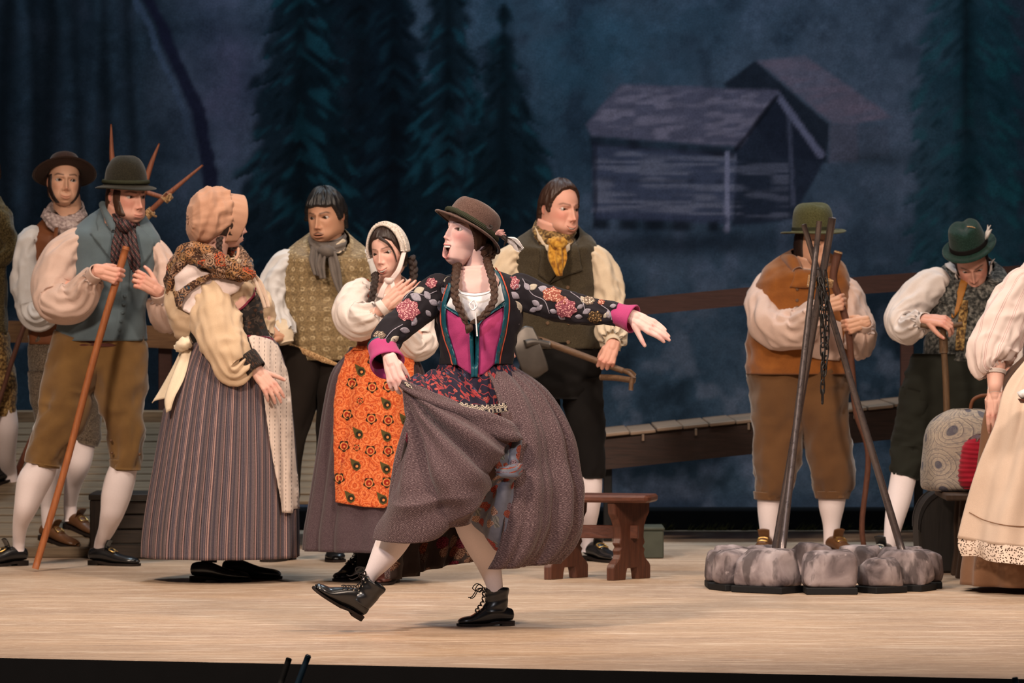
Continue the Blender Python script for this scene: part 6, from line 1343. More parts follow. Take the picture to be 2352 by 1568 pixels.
# ------------------------------------------------------------------ person: peach bonnet, striped skirt
def woman_bonnet():
    d = 21.8; p = person('woman in peach bonnet and paisley shawl with purple striped skirt'); tn = 'fair'
    h = Head(d, 512, 508, 118, yaw=112, pitch=4, roll=0, tone=tn, female=True)
    W1 = P(590, 852, d - .22)
    g1 = hand_piece(W1, P(636, 908, d - .24) - W1, (.35, -.85, .3), -1, [(12, 14, 10), (14, 16, 10), (16, 18, 12), (20, 20, 14)], tn, .185, (3, 1, -2, -6), (5, 8), 42, fore=P(562, 815, d - .2), tdrop=5)
    b = body(p, h.pieces + [skin_limb(d, [(508, 530, .0, 30), (492, 565, .0, 32), (480, 620, .02, 40)], tn), skin_rows(d, [(610, 410, 560, .7), (700, 410, 590, .7), (770, 450, 600, .7), (850, 440, 610, .7)], tn), g1,
        leg(p, d, [(490, 1150, 0, 26), (485, 1220, 0, 24), (480, 1290, 0, 18)], tn, 'black_wool'), leg(p, d, [(545, 1150, .05, 26), (542, 1220, .05, 24), (540, 1290, .05, 18)], tn, 'black_wool'),
        skin_limb(d, [(495, 850, 0, 40), (490, 1160, 0, 22)], tn), skin_limb(d, [(550, 850, .03, 40), (545, 1160, .05, 22)], tn), skin_limb(d, [(470, 660, 0, 24), (510, 760, -.15, 20), (562, 818, -.2, 15)], tn), rest_hand(d, (600, 776, .05), (592, 812, .03), tn), skin_limb(d, [(560, 655, .05, 18), (598, 720, .09, 15), (600, 780, .05, 12)], tn)])
    h.extras(b)
    h.cap('hair', M['hair_dark'], p, lambda T, Ph, L: sstep(.5, .8, np.abs(T) + .8 * sstep(.1, .3, L[..., 2])) * sstep(-.30, -.22, L[..., 2]), .03, seed=24)
    braid('braid', [P(505, 545, d - .10), P(503, 570, d - .12), P(510, 592, d - .12)], .014, M['hair_dark'], p)
    # bonnet: gathered puff at the back and a stiff brim round the face
    c = P(498, 492, d); R = rotm(112, 2, 0); s = d / F_PX
    th = np.linspace(0, 2 * np.pi, 72, endpoint=False); t = np.linspace(0, 1, 44)
    T, U = np.meshgrid(th, t)
    # rings run from the brim seam (front) over the puff to the gathered nape
    ax_, rad = np.interp(U, [0, .06, .25, .5, .75, .92, 1], [-24, -22, 2, 30, 54, 66, 69]), np.interp(U, [0, .06, .25, .5, .75, .92, 1], [50, 53, 63, 66, 54, 30, 4])
    fold_ = 3.0 * np.sin(20 * T + 2 * noise(n3(np.cos(T) * 2, np.sin(T) * 2, U * 3), 3)) * (np.exp(-U / .25) + .6 * np.exp(-(1 - U) / .25)) + 5.5 * ridge(n3(np.cos(T) * 1.3 + U, np.sin(T) * 1.3, U * 3.5), 6) + 2.5 * ridge(n3(np.cos(T) * 2.6, np.sin(T) * 2.6, U * 6), 9)
    G = np.stack([(rad * .84 + fold_) * np.sin(T), ax_, (rad + fold_) * np.cos(T) * .96 - .22 * (ax_ - 0) * (U > 0)], -1) * s
    grid('bonnet_crown', c + G @ R.T, M['bonnet'], p, True, (False, True), solid=.003)
    ub = np.linspace(0, 1, 14); th2 = np.linspace(-2.45, 2.45, 60); T2, U2 = np.meshgrid(th2, ub)
    rd = 50 + 1.2 * np.sin(18 * T2 + 3 * U2) * (1 - U2) - 3 * U2; dz = np.interp(np.abs(T2), [0, 1.6, 2.45], [0, -2, -26]); yb = -22 - 40 * U2 * np.interp(np.abs(T2), [0, 1.8, 2.45], [1.0, 1.0, .75])
    G = np.stack([rd * .88 * np.sin(T2), yb + .4 * np.abs(dz), rd * np.cos(T2) * .96 + dz], -1) * s
    grid('bonnet_brim', c + G @ R.T, M['bonnet'], p, False, solid=.004)
    wire('chin_tie', [P(548, 570, d - .05), P(546, 586, d - .08), P(538, 600, d - .12)], .007, M['bonnet'], p, 8)
    # blouse, bodice, skirt
    bl = rows('blouse', d, [(588, 440, 540, .8, 0, 10), (605, 412, 560, .7), (640, 392, 578, .62), (690, 384, 592, .62), (740, 390, 604, .6), (772, 412, 616, .6), (795, 440, 622, .6)], M['linen_ochre'], p, 64, 44, 2.2, wrinkle(.012, 71, 1.8, 5), caps=(False, False), solid=.004)
    bb = bvh_of(bl)
    bd = drape('bodice', [(544, 716), (560, 702), (576, 682), (588, 662), (600, 690), (606, 730), (616, 760), (626, 784), (600, 780), (570, 775), (556, 770), (560, 745)], bb, M['black_brocade'], p, .012, .010, 5, bulge=.006)
    drape('red_piping', band(smooth_line([(544, 716), (562, 702), (578, 682), (588, 660)], 14), 2.6), bb, M['wine'], bd, .022, .005, 3); drape('red_piping', band(smooth_line([(566, 772), (590, 774), (612, 778), (626, 784)], 14), 2.6), bb, M['wine'], bd, .022, .005, 3)
    drape('bodice_back', [(436, 770), (446, 725), (458, 760), (480, 800), (455, 800)], bb, M['black_brocade'], p, .012, .008, 5)
    sk = rows('skirt', d, [(772, 446, 620, .80), (800, 426, 638, .82), (850, 404, 653, .84), (900, 390, 661, .85), (980, 373, 670, .85), (1080, 355, 678, .85), (1175, 339, 682, .85), (1245, 331, 683, .85), (1278, 330, 683, .85)], M['striped'], p, 220, 60, 2.05, pleats(26, .007, 3, .4, .7, 2.2), caps=(False, False), uvk=(27, 1), solid=.004)
    bs = bvh_of(sk)
    ap = drape('apron', [(566, 772), (590, 774), (624, 784), (640, 808), (654, 850), (662, 905), (670, 980), (677, 1070), (683, 1166), (672, 1168), (666, 1178), (642, 1176), (632, 1105), (622, 1035), (612, 970), (602, 915), (596, 860), (586, 815)], bs, M['dashed'], p, .024, .005, 6, fold=lambda x, y: .004 * math.sin(x * .25), uvk=42)
    sheet('apron_tie', d, [[(422, 792, -.06), (436, 800, -.08)], [(402, 836, -.05), (420, 842, -.1)], [(372, 890, -.04), (404, 880, -.1)], [(350, 926, -.03), (392, 906, -.1)]], M['apron_tie'], p, 14, 24, lambda U, Vv: .008 * np.sin(U * 7)); sheet('apron_tie', d, [[(424, 800, -.10), (440, 804, -.12)], [(398, 860, -.14), (424, 866, -.16)], [(380, 915, -.15), (402, 910, -.18)], [(384, 948, -.15), (392, 940, -.17)]], M['apron_tie'], p, 12, 22, lambda U, Vv: .006 * np.sin(U * 6))
    limb('apron_knot', d, [(408, 800, -.1, 9), (422, 790, -.13, 13), (438, 784, -.13, 10)], M['apron_tie'], p, 16, 14, fold=wrinkle(.005, 9))
    # near sleeve with brocade cuff
    e1 = W1 + (P(562, 815, d - .2) - W1) / np.linalg.norm(P(562, 815, d - .2) - W1) * .075
    limb('blouse_sleeve', d, [(470, 655, -.03, 36, 34), (488, 680, -.07, 50, 42), (496, 725, -.12, 52, 46), (508, 770, -.16, 48, 44), (524, 815, -.19, 44, 42), (540, 845, -.2, 36, 36), nd(e1, d, 24)], M['linen_ochre'], p, 56, 80, 2.0, sleeve_fold(77, .013, 1.0, 1.1, 12))
    cuff(p, W1, P(556, 812, d - .2) - W1, d, .052, M['black_brocade'], 'brocade_cuff', .085, 1.12)
    limb('blouse_sleeve', d, [(560, 650, .05, 28, 30), (590, 690, .1, 30, 34), (604, 735, .1, 28, 30), (600, 770, .05, 20, 22)], M['linen_ochre'], p, 40, 40, 2.0, sleeve_fold(79, .009))
    # shawl and ties
    bsh = bvh_of(bl)
    w = drape('lilac_yoke', [(420, 600), (470, 620), (545, 640), (560, 648), (545, 668), (500, 690), (462, 706), (436, 722), (424, 716), (408, 690), (404, 640)], bsh, M['ribbon_white'], p, .022, .006, 6, bulge=.006)
    limb('shawl', d, [(402, 690, -.02, 12, 14), (404, 650, -.03, 22, 26), (418, 606, -.05, 26, 30), (442, 582, -.08, 24, 28), (474, 590, -.13, 24, 20), (505, 606, -.16, 22, 18), (540, 622, -.17, 16, 14), (572, 634, -.16, 9, 10)], M['shawl'], p, 36, 70, 2.2, wrinkle(.010, 83, 2.0, 9), uvk=(.22, 1))
    limb('shawl', d, [(470, 560, .16, 16, 14), (520, 572, .12, 18, 14), (556, 596, .02, 16, 14), (566, 622, -.1, 10, 10)], M['shawl'], p, 28, 40, 2.2, wrinkle(.008, 85, 2.0, 9), uvk=(.2, 1))
    drape('shawl_border', [(398, 668), (412, 668), (430, 654), (455, 640), (485, 628), (520, 630), (548, 640), (552, 650), (520, 642), (488, 640), (462, 652), (440, 668), (424, 690), (418, 708), (408, 704)], bvh_of(bl, w), M['shawl'], p, .02, .006, 5, uvk=3)
    sheet('shawl_tail', d, [[(566, 622, -.16), (582, 622, -.16)], [(584, 650, -.17), (602, 650, -.15)], [(598, 684, -.16), (614, 684, -.14)], [(606, 708, -.15), (620, 706, -.14)]], M['apron_cream'], p, 12, 24, lambda U, Vv: .007 * np.sin(U * 8)); limb('shawl_knot', d, [(556, 628, -.17, 9), (568, 628, -.19, 13), (580, 632, -.17, 9)], M['shawl'], p, 16, 12, fold=wrinkle(.005, 8))
    hd = gd(1334)
    shoe(p, [P(438, 0, hd)[0], hd, 0], (.97, -.12, 0), .27, 'black_leather', None, boot=False, tongue=False); shoe(p, [P(510, 0, hd + .16)[0], hd + .16, 0], (.97, -.05, 0), .27, 'black_leather', None, tongue=False)
woman_bonnet()
# ------------------------------------------------------------------ person: gold brocade waistcoat
def man_brocade():
    d = 23.4; p = person('black-haired man with moustache in gold brocade waistcoat'); tn = 'tan'
    h = Head(d, 749, 496, 120, yaw=-24, pitch=6, roll=-3, tone=tn, moustache=True, open_=.016, brow=(.012, .008, .008), gaze=(-.2, -.15), blush=.1, wide=1.06, jowl=.06)
    W1 = P(655, 772, d - .18)
    g1 = hand_piece(W1, P(628, 762, d - .2) - W1, (-.1, -.5, .85), -1, [(20, 25, 15)] * 4, tn, .18, fore=P(650, 740, d - .12))
    b = body(p, h.pieces + [skin_limb(d, [(752, 520, .0, 32), (752, 560, .02, 36), (752, 620, .02, 44)], tn), skin_rows(d, [(590, 690, 820, .55), (700, 690, 820, .55), (810, 715, 785, .5)], tn), g1,
        skin_limb(d, [(725, 790, 0, 26), (690, 870, 0, 32), (668, 1060, 0, 24), (662, 1250, 0, 16)], tn), skin_limb(d, [(760, 790, 0, 26), (778, 870, 0, 32), (765, 1060, .03, 24), (760, 1250, .03, 16)], tn), rest_hand(d, (862, 796, -.04), (856, 835, -.06), tn), skin_limb(d, [(835, 600, .02, 16), (868, 680, 0, 15), (862, 800, -.04, 12)], tn), skin_limb(d, [(690, 600, .03, 14), (645, 640, .0, 14), (630, 690, -.03, 14), (650, 748, -.13, 13)], tn)])
    h.extras(b)
    h.cap('hair', M['hair_black'], p, hairline(([0, .5, .9, 1.1, 1.25, 1.42, 1.55, 1.8, 2.0, 3.2], [.24, .21, .22, .10, -.06, -.04, .07, .05, -.24, -.30])), .070, .035, 34, 26)
    v = rows('waistcoat', d, [(552, 712, 800, .9, .02, 34), (562, 690, 815, .75, .01, 30), (576, 664, 838, .6, 0, 16), (605, 652, 855, .56), (660, 650, 858, .56), (730, 652, 856, .58), (790, 660, 846, .6), (826, 672, 838, .6)], M['brocade'], p, 72, 50, 2.3, wrinkle(.006, 91), caps=(False, False), uvk=(1.15, 1), solid=.005)
    drape('waistcoat_hem', [(664, 786), (700, 800), (742, 818), (776, 834), (786, 828), (780, 842), (740, 832), (700, 814), (664, 796)], bvh_of(v), M['rope'], v, .008, .005, 5)
    limb('trouser_leg', d, [(704, 800, 0, 62, 50), (690, 870, 0, 52, 48), (678, 950, 0, 40, 40), (668, 1040, 0, 28, 32), (664, 1140, 0, 24, 26), (662, 1255, 0, 22, 24)], M['dark_trouser'], p, 30, 36, fold=wrinkle(.006, 93)); limb('trouser_leg', d, [(782, 800, 0, 64, 50), (778, 880, 0, 54, 48), (772, 960, .02, 46, 42), (764, 1060, .03, 36, 36), (760, 1160, .03, 28, 28), (758, 1255, .03, 24, 24)], M['dark_trouser'], p, 30, 36, fold=wrinkle(.006, 94))
    e1 = P(651, 748, d - .13)
    limb('shirt_sleeve', d, [(684, 605, 0, 14, 20), (660, 600, 0, 24, 30), (638, 628, -.01, 30, 34), (626, 670, -.03, 30, 32), (630, 715, -.07, 30, 30), (646, 750, -.13, 26, 24), (656, 770, -.17, 17, 17)], M['linen_grey'], p, 48, 60, 2.0, sleeve_fold(97, .011)); limb('shirt_cuff', d, [(640, 745, -.14, 22, 20), (652, 768, -.17, 21, 20), (658, 788, -.18, 16, 16)], M['linen_cream'], p, 26, 10, fold=wrinkle(.004, 3))
    limb('shirt_sleeve', d, [(830, 595, 0, 18, 24), (850, 595, 0, 26, 30), (868, 650, 0, 28, 32), (872, 720, -.02, 26, 28), (862, 790, -.04, 20, 20)], M['linen_grey'], p, 40, 40, 2.0, sleeve_fold(98, .01))
    neck_roll(p, d, [(536, 716, 790, 1.0, .01, 20), (548, 710, 796, 1.0, .0, 22), (562, 712, 796, .98, -.01, 22), (574, 720, 790, .95, -.02, 22)], M['grey_scarf'], seed=12); drape('shirt_collar', [(770, 560), (782, 548), (790, 556), (796, 572), (780, 590), (768, 586)], bvh_of(v, b), M['linen_cream'], p, .03, .006, 4)
    limb('neckerchief_knot', d, [(738, 575, -.13, 9), (750, 577, -.16, 13), (764, 576, -.13, 9)], M['grey_scarf'], p, 16, 12, fold=wrinkle(.004, 3))
    sheet('neckerchief_tail', d, [[(738, 576, -.15), (750, 580, -.16)], [(728, 605, -.165), (746, 610, -.175)], [(736, 640, -.175), (748, 640, -.18)]], M['grey_scarf'], p, 14, 20, lambda U, Vv: .006 * np.sin(U * 9)); sheet('neckerchief_tail', d, [[(754, 578, -.15), (770, 578, -.15)], [(758, 615, -.17), (780, 610, -.17)], [(768, 650, -.185), (784, 645, -.18)], [(782, 682, -.185), (786, 680, -.18)]], M['grey_scarf'], p, 14, 24, lambda U, Vv: .006 * np.sin(U * 9))
    sheet('neckerchief_tail', d, [[(716, 566, -.10), (732, 574, -.13)], [(712, 598, -.14), (730, 604, -.16)], [(722, 632, -.16), (734, 634, -.17)]], M['grey_scarf'], p, 12, 20, lambda U, Vv: .006 * np.sin(U * 9))
    hd = 23.42; shoe(p, [P(668, 0, hd)[0], hd + .08, 0], (-.4, -.9, 0), .28, 'black_leather', None); shoe(p, [P(762, 0, hd)[0], hd + .08, 0], (.1, -.95, 0), .28, 'black_leather', None)
man_brocade()
# ------------------------------------------------------------------ person: white crochet cap, orange apron
def woman_apron():
    d = 21.7; p = person('smiling woman in white crochet cap and orange paisley apron clapping'); tn = 'fair'
    h = Head(d, 893, 578, 118, yaw=-27, pitch=2, roll=-9, tone=tn, female=True, smile=.055, open_=.022, teeth=True, squint=.5, brow=(.02, .012, .012), lips=(.55, .16, .13), gaze=(.0, 0), blush=.3, nosek=.82)
    Wl, Wr = P(886, 700, d - .26), P(900, 706, d - .20)
    D = P(962, 634, d - .28) - P(890, 700, d - .26)
    g1 = hand_piece(Wl, D, (-.75, -.45, -.55), 1, [(4, 6, 4), (3, 5, 4), (3, 6, 4), (5, 8, 5)], tn, .168, (2, 0, -1, -3), (4, 6), 18, fore=P(868, 716, d - .26), tdrop=5)
    g2 = hand_piece(P(906, 704, d - .20), P(972, 634, d - .23) - P(906, 704, d - .20), (.5, .6, .55), -1, [(4, 6, 4), (3, 5, 4), (3, 6, 4), (5, 8, 5)], tn, .165, (2, 0, -1, -3), (4, 6), 18, fore=P(914, 740, d - .18), tdrop=5)
    b = body(p, h.pieces + [skin_limb(d, [(894, 610, .0, 25), (896, 650, .02, 27), (894, 700, .02, 36)], tn), skin_rows(d, [(650, 860, 930, .6), (680, 835, 955, .6), (740, 835, 960, .6), (810, 830, 930, .6), (850, 830, 930, .6)], tn), g1, g2,
        skin_limb(d, [(850, 690, 0, 22), (800, 738, -.1, 18), (868, 716, -.26, 13)], tn), skin_limb(d, [(945, 700, 0, 22), (975, 780, -.06, 18), (914, 742, -.18, 13)], tn),
        leg(p, d, [(850, 1150, 0, 24), (845, 1230, 0, 22), (836, 1300, 0, 17)], tn, 'black_wool'), leg(p, d, [(905, 1150, 0, 24), (903, 1230, 0, 22), (900, 1310, 0, 17)], tn, 'black_wool'), skin_limb(d, [(860, 830, 0, 32), (850, 1160, 0, 20)], tn), skin_limb(d, [(900, 830, 0, 32), (905, 1160, 0, 20)], tn)])
    h.extras(b)
    h.cap('hair', M['hair_dark'], p, hairline(HAIR_LONG), .035, .014, 44)
    wire('hair_lock', [h.w((.02, -.36, .33)), h.w((.20, -.36, .18)), h.w((.255, -.27, -.02)), h.w((.26, -.23, -.22))], np.array([.007, .006, .004, .002]), M['hair_dark'], p, 8)
    # knitted cap: a band over the crown
    th = np.linspace(-1.75, 1.75, 50); u = np.linspace(0, 1, 26); T, U = np.meshgrid(th, u)
    back = np.interp(U, [0, .12, .5, 1], [-.13, -.12, .12, .36]); rr = np.interp(U, [0, .05, .12, .3, .7, 1], [1.0, 1.09, 1.10, 1.07, 1.0, .74]) * (1 + .012 * np.sin(T * 46) * (U < .4))
    G = np.stack([rr * .375 * np.sin(T), back - .02 * np.abs(np.sin(T)), rr * .50 * np.cos(T) + .05 - .02 * np.abs(np.sin(T)) ** 2], -1)
    cp = grid('crochet_cap', h.w(G), M['bonnet_knit'], p, False, solid=.008)
    wire('cap_edge', [h.w(q) for q in G[0][::4] + np.array([0, -.01, 0])], .0065, M['bonnet_knit'], cp, 8, 60); wire('cap_edge', [h.w(q) for q in G[7][::4] * 1.01], .005, M['bonnet_knit'], cp, 8, 60)
    ex = pxof(h.w(G[3][-1])); s = ex[2] - d
    for a, bb in (((ex[0], ex[1]), (900, 640)),):
        sheet('cap_ribbon', d, [[(a[0] - 5, a[1], s), (a[0] + 5, a[1], s)], [((a[0] + bb[0]) / 2 - 3, (a[1] + bb[1]) / 2 + 6, -.135), ((a[0] + bb[0]) / 2 + 7, (a[1] + bb[1]) / 2 + 10, -.13)], [(bb[0] - 4, bb[1] - 3, -.14), (bb[0] + 4, bb[1] + 5, -.14)]], M['ribbon_white'], p, 6, 16, solid=.003)
    limb('ribbon_knot', d, [(886, 642, -.15, 5), (894, 645, -.17, 8), (902, 643, -.15, 5)], M['ribbon_white'], p, 12, 8)
    sheet('ribbon_tail', d, [[(886, 642, -.16), (896, 648, -.16)], [(874, 662, -.18), (886, 664, -.18)], [(866, 682, -.18), (880, 686, -.18)]], M['ribbon_white'], p, 8, 14, solid=.003); sheet('ribbon_tail', d, [[(894, 646, -.16), (904, 644, -.16)], [(898, 660, -.18), (908, 658, -.18)], [(900, 676, -.18), (908, 672, -.18)]], M['ribbon_white'], p, 8, 14, solid=.003)
    braid('braid', [P(862, 628, d - .05), P(860, 655, d - .12), P(854, 685, d - .15), P(850, 712, d - .15)], .017, M['hair_dark'], p); braid('braid', [P(944, 590, d + .0), P(950, 618, d - .02), P(948, 650, d - .05), P(942, 700, d - .1)], .018, M['hair_dark'], p)
    ch = rows('chemise', d, [(652, 866, 930, .8, 0, 26), (664, 836, 952, .66, 0, 14), (690, 826, 962, .58), (740, 826, 966, .56), (800, 822, 945, .56)], M['linen_white'], p, 56, 30, 2.2, wrinkle(.005, 101), caps=(False, False), solid=.003)
    bo = rows('bodice', d, [(690, 838, 954, .60, 0, 10), (720, 830, 960, .62), (760, 826, 958, .62), (800, 818, 944, .64), (815, 812, 946, .66)], M['rust_bodice'], p, 56, 24, 2.2, wrinkle(.003, 103), caps=(False, False), solid=.004)
    for pts in ([(838, 642), (842, 665), (846, 700), (848, 740)], [(930, 650), (932, 680), (928, 720), (922, 760)]):
        drape('bodice_strap', band(smooth_line(pts, 12), 9), bvh_of(ch, bo), M['rust_bodice'], bo, .010, .005, 4); drape('strap_edging', band(smooth_line([(x - 9, y) for x, y in pts], 12), 2.5), bvh_of(ch, bo), M['black_wool'], bo, .016, .004, 3)
    limb('chemise_sleeve', d, [(850, 662, 0, 14, 20), (832, 662, 0, 26, 30), (812, 690, -.04, 36, 36), (806, 722, -.10, 38, 36), (826, 740, -.17, 40, 32), (852, 730, -.22, 32, 28), (872, 716, -.25, 19, 18)], M['linen_white'], p, 52, 70, 2.0, sleeve_fold(105, .009, .9, .9, 13))
    limb('chemise_sleeve', d, [(945, 672, 0, 14, 20), (962, 690, 0, 26, 30), (975, 735, -.02, 32, 34), (972, 785, -.06, 32, 36), (950, 792, -.10, 30, 30), (926, 765, -.15, 24, 24), (914, 738, -.18, 17, 17)], M['linen_white'], p, 52, 60, 2.0, sleeve_fold(107, .009, .9, .9, 13))
    for W0, q in ((Wl, P(862, 718, d - .26)), (P(906, 704, d - .20), P(914, 742, d - .18))): cuff(p, W0, q - W0, d, .034, M['linen_white'], 'chemise_cuff', .035, 1.1)
    sk = rows('skirt', d, [(798, 806, 945, .75), (815, 796, 952, .8), (855, 764, 972, .85), (930, 746, 986, .86), (1030, 731, 996, .86), (1150, 712, 1005, .86), (1225, 699, 1010, .86), (1262, 697, 1012, .86)], M['purple_skirt'], p, 200, 56, 2.1, pleats(17, .013, 7, .25, .8, 2.0, .3), caps=(False, False), solid=.004)
    drape('apron', [(815, 800), (860, 798), (930, 800), (945, 830), (948, 900), (950, 1000), (940, 1080), (910, 1140), (880, 1166), (840, 1164), (800, 1158), (770, 1152), (769, 1090), (770, 1030), (774, 940), (780, 880), (797, 820)], bvh_of(sk), M['paisley'], p, .026, .005, 6, fold=lambda x, y: .006 * math.sin(x * .11 + y * .004))
    ba = bvh_of([o for o in p.children if o.name.startswith('apron')][-1]); T_ = lambda x, y: (620 + x / 2.704, 780 + y / 2.704)
    def blob(c, r, n=14, w=.0, st=1.0, a0=0.0, seed=0):
        return [(c[0] + r * (1 + w * math.sin(5 * a + seed)) * math.cos(a + a0), c[1] + r * st * (1 + w * math.sin(5 * a + seed)) * math.sin(a + a0)) for a in np.linspace(0, 2 * math.pi, n, endpoint=False)]
    for x, y in ((565, 195), (725, 400), (550, 585), (725, 600), (535, 780), (720, 800), (500, 980), (700, 990), (820, 200), (840, 500), (830, 700)):
        c = T_(x, y); r = 11
        drape('paisley_leaf', [(c[0] - 14, c[1] - 17), (c[0] - 2, c[1] - 11), (c[0] + 7, c[1] - 8), (c[0] + 11, c[1]), (c[0] + 9, c[1] + 8), (c[0] + 1, c[1] + 13), (c[0] - 7, c[1] + 8), (c[0] - 11, c[1] - 4)], ba, M['motif_olive'], p, .0012, .0008, 4, smooth=False); drape('paisley_leaf', blob((c[0] + 1, c[1] + 1), 7.5, 12), ba, M['motif_dark'], p, .0018, .0006, 4, smooth=False); drape('paisley_leaf', blob((c[0] + 2, c[1] + 2), 3.2, 8), ba, M['motif_gold'], p, .0024, .0006, 3, smooth=False)
    for x, y in ((510, 270), (635, 295), (480, 465), (630, 490), (460, 660), (625, 690), (430, 860), (615, 890), (735, 290), (735, 500), (735, 690), (725, 885), (640, 130), (560, 380), (540, 670)):
        c = T_(x, y); k_ = 1.0 if x not in (560, 540) else .6
        drape('paisley_rosette', blob(c, 12 * k_, 30, .16), ba, M['motif_dark'], p, .0011, .0008, 4, smooth=False); drape('paisley_rosette', blob(c, 9.5 * k_, 14), ba, M['motif_gold'], p, .0016, .0006, 4, smooth=False); drape('paisley_rosette', blob(c, 7 * k_, 12), ba, M['motif_red'], p, .0021, .0006, 4, smooth=False); drape('paisley_rosette', blob((c[0] + 1, c[1] + 1), 2.6 * k_, 8), ba, M['motif_gold'], p, .0026, .0006, 3, smooth=False)
    drape('apron_band', [(815, 796), (870, 792), (946, 798), (946, 808), (870, 806), (812, 808)], bvh_of(sk, bo), M['paisley'], p, .032, .005, 5)
    hd = gd(1338); shoe(p, [P(905, 0, hd)[0], hd + .05, 0], (-.25, -.95, 0), .25, 'maroon_leather', None, tongue=False, boot=True, name='boot'); shoe(p, [P(842, 0, hd + .3)[0], hd + .3, 0], (-.5, -.85, 0), .25, 'black_leather', None, tongue=False, boot=True, name='boot')
woman_apron()
# ------------------------------------------------------------------ person: dark olive waistcoat, gold neckerchief, spade
def man_spade():
    d = 23.3; p = person('laughing man with slicked-back hair, gold neckerchief and dark olive waistcoat holding a spade'); tn = 'ruddy'
    h = Head(d, 1284, 479, 127, yaw=38, pitch=2, roll=3, tone=tn, smile=.05, open_=.014, teeth=True, squint=.45, brow=(.14, .06, .035), blush=.4, jowl=.10, wide=1.0, gaze=(.3, 0))
    a, bb = P(1243, 782, d - .30), P(1462, 862, d - .34)
    C = P(1392, 836, d - .327)
    g1, w1 = grip(C, bb - a, P(1392, 838, d - .30) - P(1400, 790, d - .26), .016, -1, tn, .19, fore=P(1402, 768, d - .2))
    b = body(p, h.pieces + [skin_limb(d, [(1275, 505, .0, 40), (1270, 545, .02, 44), (1270, 600, .02, 50)], tn), skin_rows(d, [(560, 1215, 1335, .55), (650, 1210, 1340, .55), (790, 1225, 1335, .55), (830, 1240, 1325, .5)], tn), g1,
        leg(p, d, [(1356, 1070, 0, 27), (1355, 1120, 0, 28), (1352, 1170, .02, 25), (1350, 1220, .07, 17), (1350, 1266, .08, 15)], tn), leg(p, d, [(1245, 1070, 0, 27), (1243, 1120, 0, 28), (1240, 1220, .07, 17), (1238, 1266, .08, 15)], tn),
        skin_limb(d, [(1305, 800, 0, 34), (1340, 920, 0, 34), (1356, 1085, 0, 22)], tn), skin_limb(d, [(1260, 800, 0, 34), (1245, 920, 0, 34), (1245, 1085, 0, 22)], tn), skin_limb(d, [(1350, 600, 0, 24), (1405, 690, -.04, 20), (1402, 770, -.2, 15)], tn), skin_limb(d, [(1205, 600, 0, 18), (1158, 680, -.02, 16), (1180, 775, -.12, 13)], tn), rest_hand(d, (1182, 776, -.13), (1202, 788, -.22), tn)])
    h.extras(b)
    h.cap('hair', M['hair_chestnut'], p, hairline(([0, .6, .95, 1.15, 1.28, 1.42, 1.5, 1.8, 2.0, 3.2], [.39, .35, .25, .14, -.06, -.04, .07, .05, -.24, -.30])), .055, .02, 54, 40)
    v = rows('waistcoat', d, [(535, 1232, 1330, .9, .02, 34), (546, 1208, 1345, .78, .01, 28), (560, 1184, 1366, .6, 0, 14), (600, 1181, 1369, .56), (660, 1184, 1369, .58), (720, 1188, 1372, .6), (770, 1192, 1377, .62), (800, 1194, 1379, .62)], M['green_tweed'], p, 72, 44, 2.3, wrinkle(.005, 111), caps=(False, False), solid=.005)
    bv = bvh_of(v)
    drape('lapel', [(1238, 540), (1252, 560), (1262, 590), (1278, 628), (1262, 650), (1236, 630), (1242, 596)], bv, M['green_tweed'], v, .012, .007, 5, bulge=.004); drape('lapel', [(1322, 546), (1330, 580), (1336, 622), (1300, 634), (1262, 652), (1286, 625), (1306, 585)], bv, M['green_tweed'], v, .013, .007, 5, bulge=.004)
    for x, y in ((1258, 742), (1306, 742), (1258, 700), (1304, 660), (1305, 786), (1260, 786)): button(v, bv, x, y, 4.5, M['cane_wood'], .006)
    neck_roll(p, d, [(508, 1232, 1312, 1.0, .01, 22), (522, 1226, 1320, 1.0, 0, 24), (540, 1228, 1322, .97, -.01, 26), (556, 1240, 1316, .95, -.02, 26)], M['gold_print'], seed=16, amp=.008)
    for pts in ([(1236, 520), (1248, 548), (1262, 572), (1266, 584), (1252, 572), (1240, 548)], [(1308, 556), (1310, 570), (1298, 586), (1294, 578)]): drape('shirt_collar', pts, bvh_of(v, b), M['linen_cream'], p, .034, .006, 4)
    limb('neckerchief_knot', d, [(1268, 556, -.15, 11), (1280, 560, -.18, 14), (1294, 556, -.15, 10)], M['gold_silk'], p, 16, 12, fold=wrinkle(.005, 3))
    sheet('neckerchief_tail', d, [[(1262, 562, -.17), (1280, 566, -.19), (1298, 562, -.17)], [(1260, 590, -.175), (1280, 592, -.20), (1302, 590, -.175)], [(1270, 612, -.18), (1284, 616, -.2), (1298, 606, -.18)], [(1282, 630, -.185), (1286, 634, -.19), (1290, 626, -.185)]], M['gold_silk'], p, 24, 24, lambda U, Vv: .009 * np.sin(U * 13))
    limb('trousers', d, [(1286, 785, 0, 92, 60), (1286, 850, 0, 94, 60), (1286, 890, 0, 90, 58), (1286, 915, 0, 82, 50)], M['black_wool'], p, 40, 18, fold=wrinkle(.005, 113))
    limb('breeches_leg', d, [(1335, 870, 0, 48, 50), (1345, 960, 0, 43, 44), (1354, 1040, 0, 36, 38), (1357, 1085, 0, 32, 33), (1357, 1098, 0, 28, 29)], M['black_wool'], p, 30, 26, fold=wrinkle(.006, 115)); limb('breeches_leg', d, [(1240, 870, 0, 46, 50), (1243, 960, 0, 42, 44), (1245, 1098, 0, 28, 29)], M['black_wool'], p, 30, 26, fold=wrinkle(.006, 116))
    bk = P(1404, 768, d - .2) - w1; e1 = w1 + bk / np.linalg.norm(bk) * .05
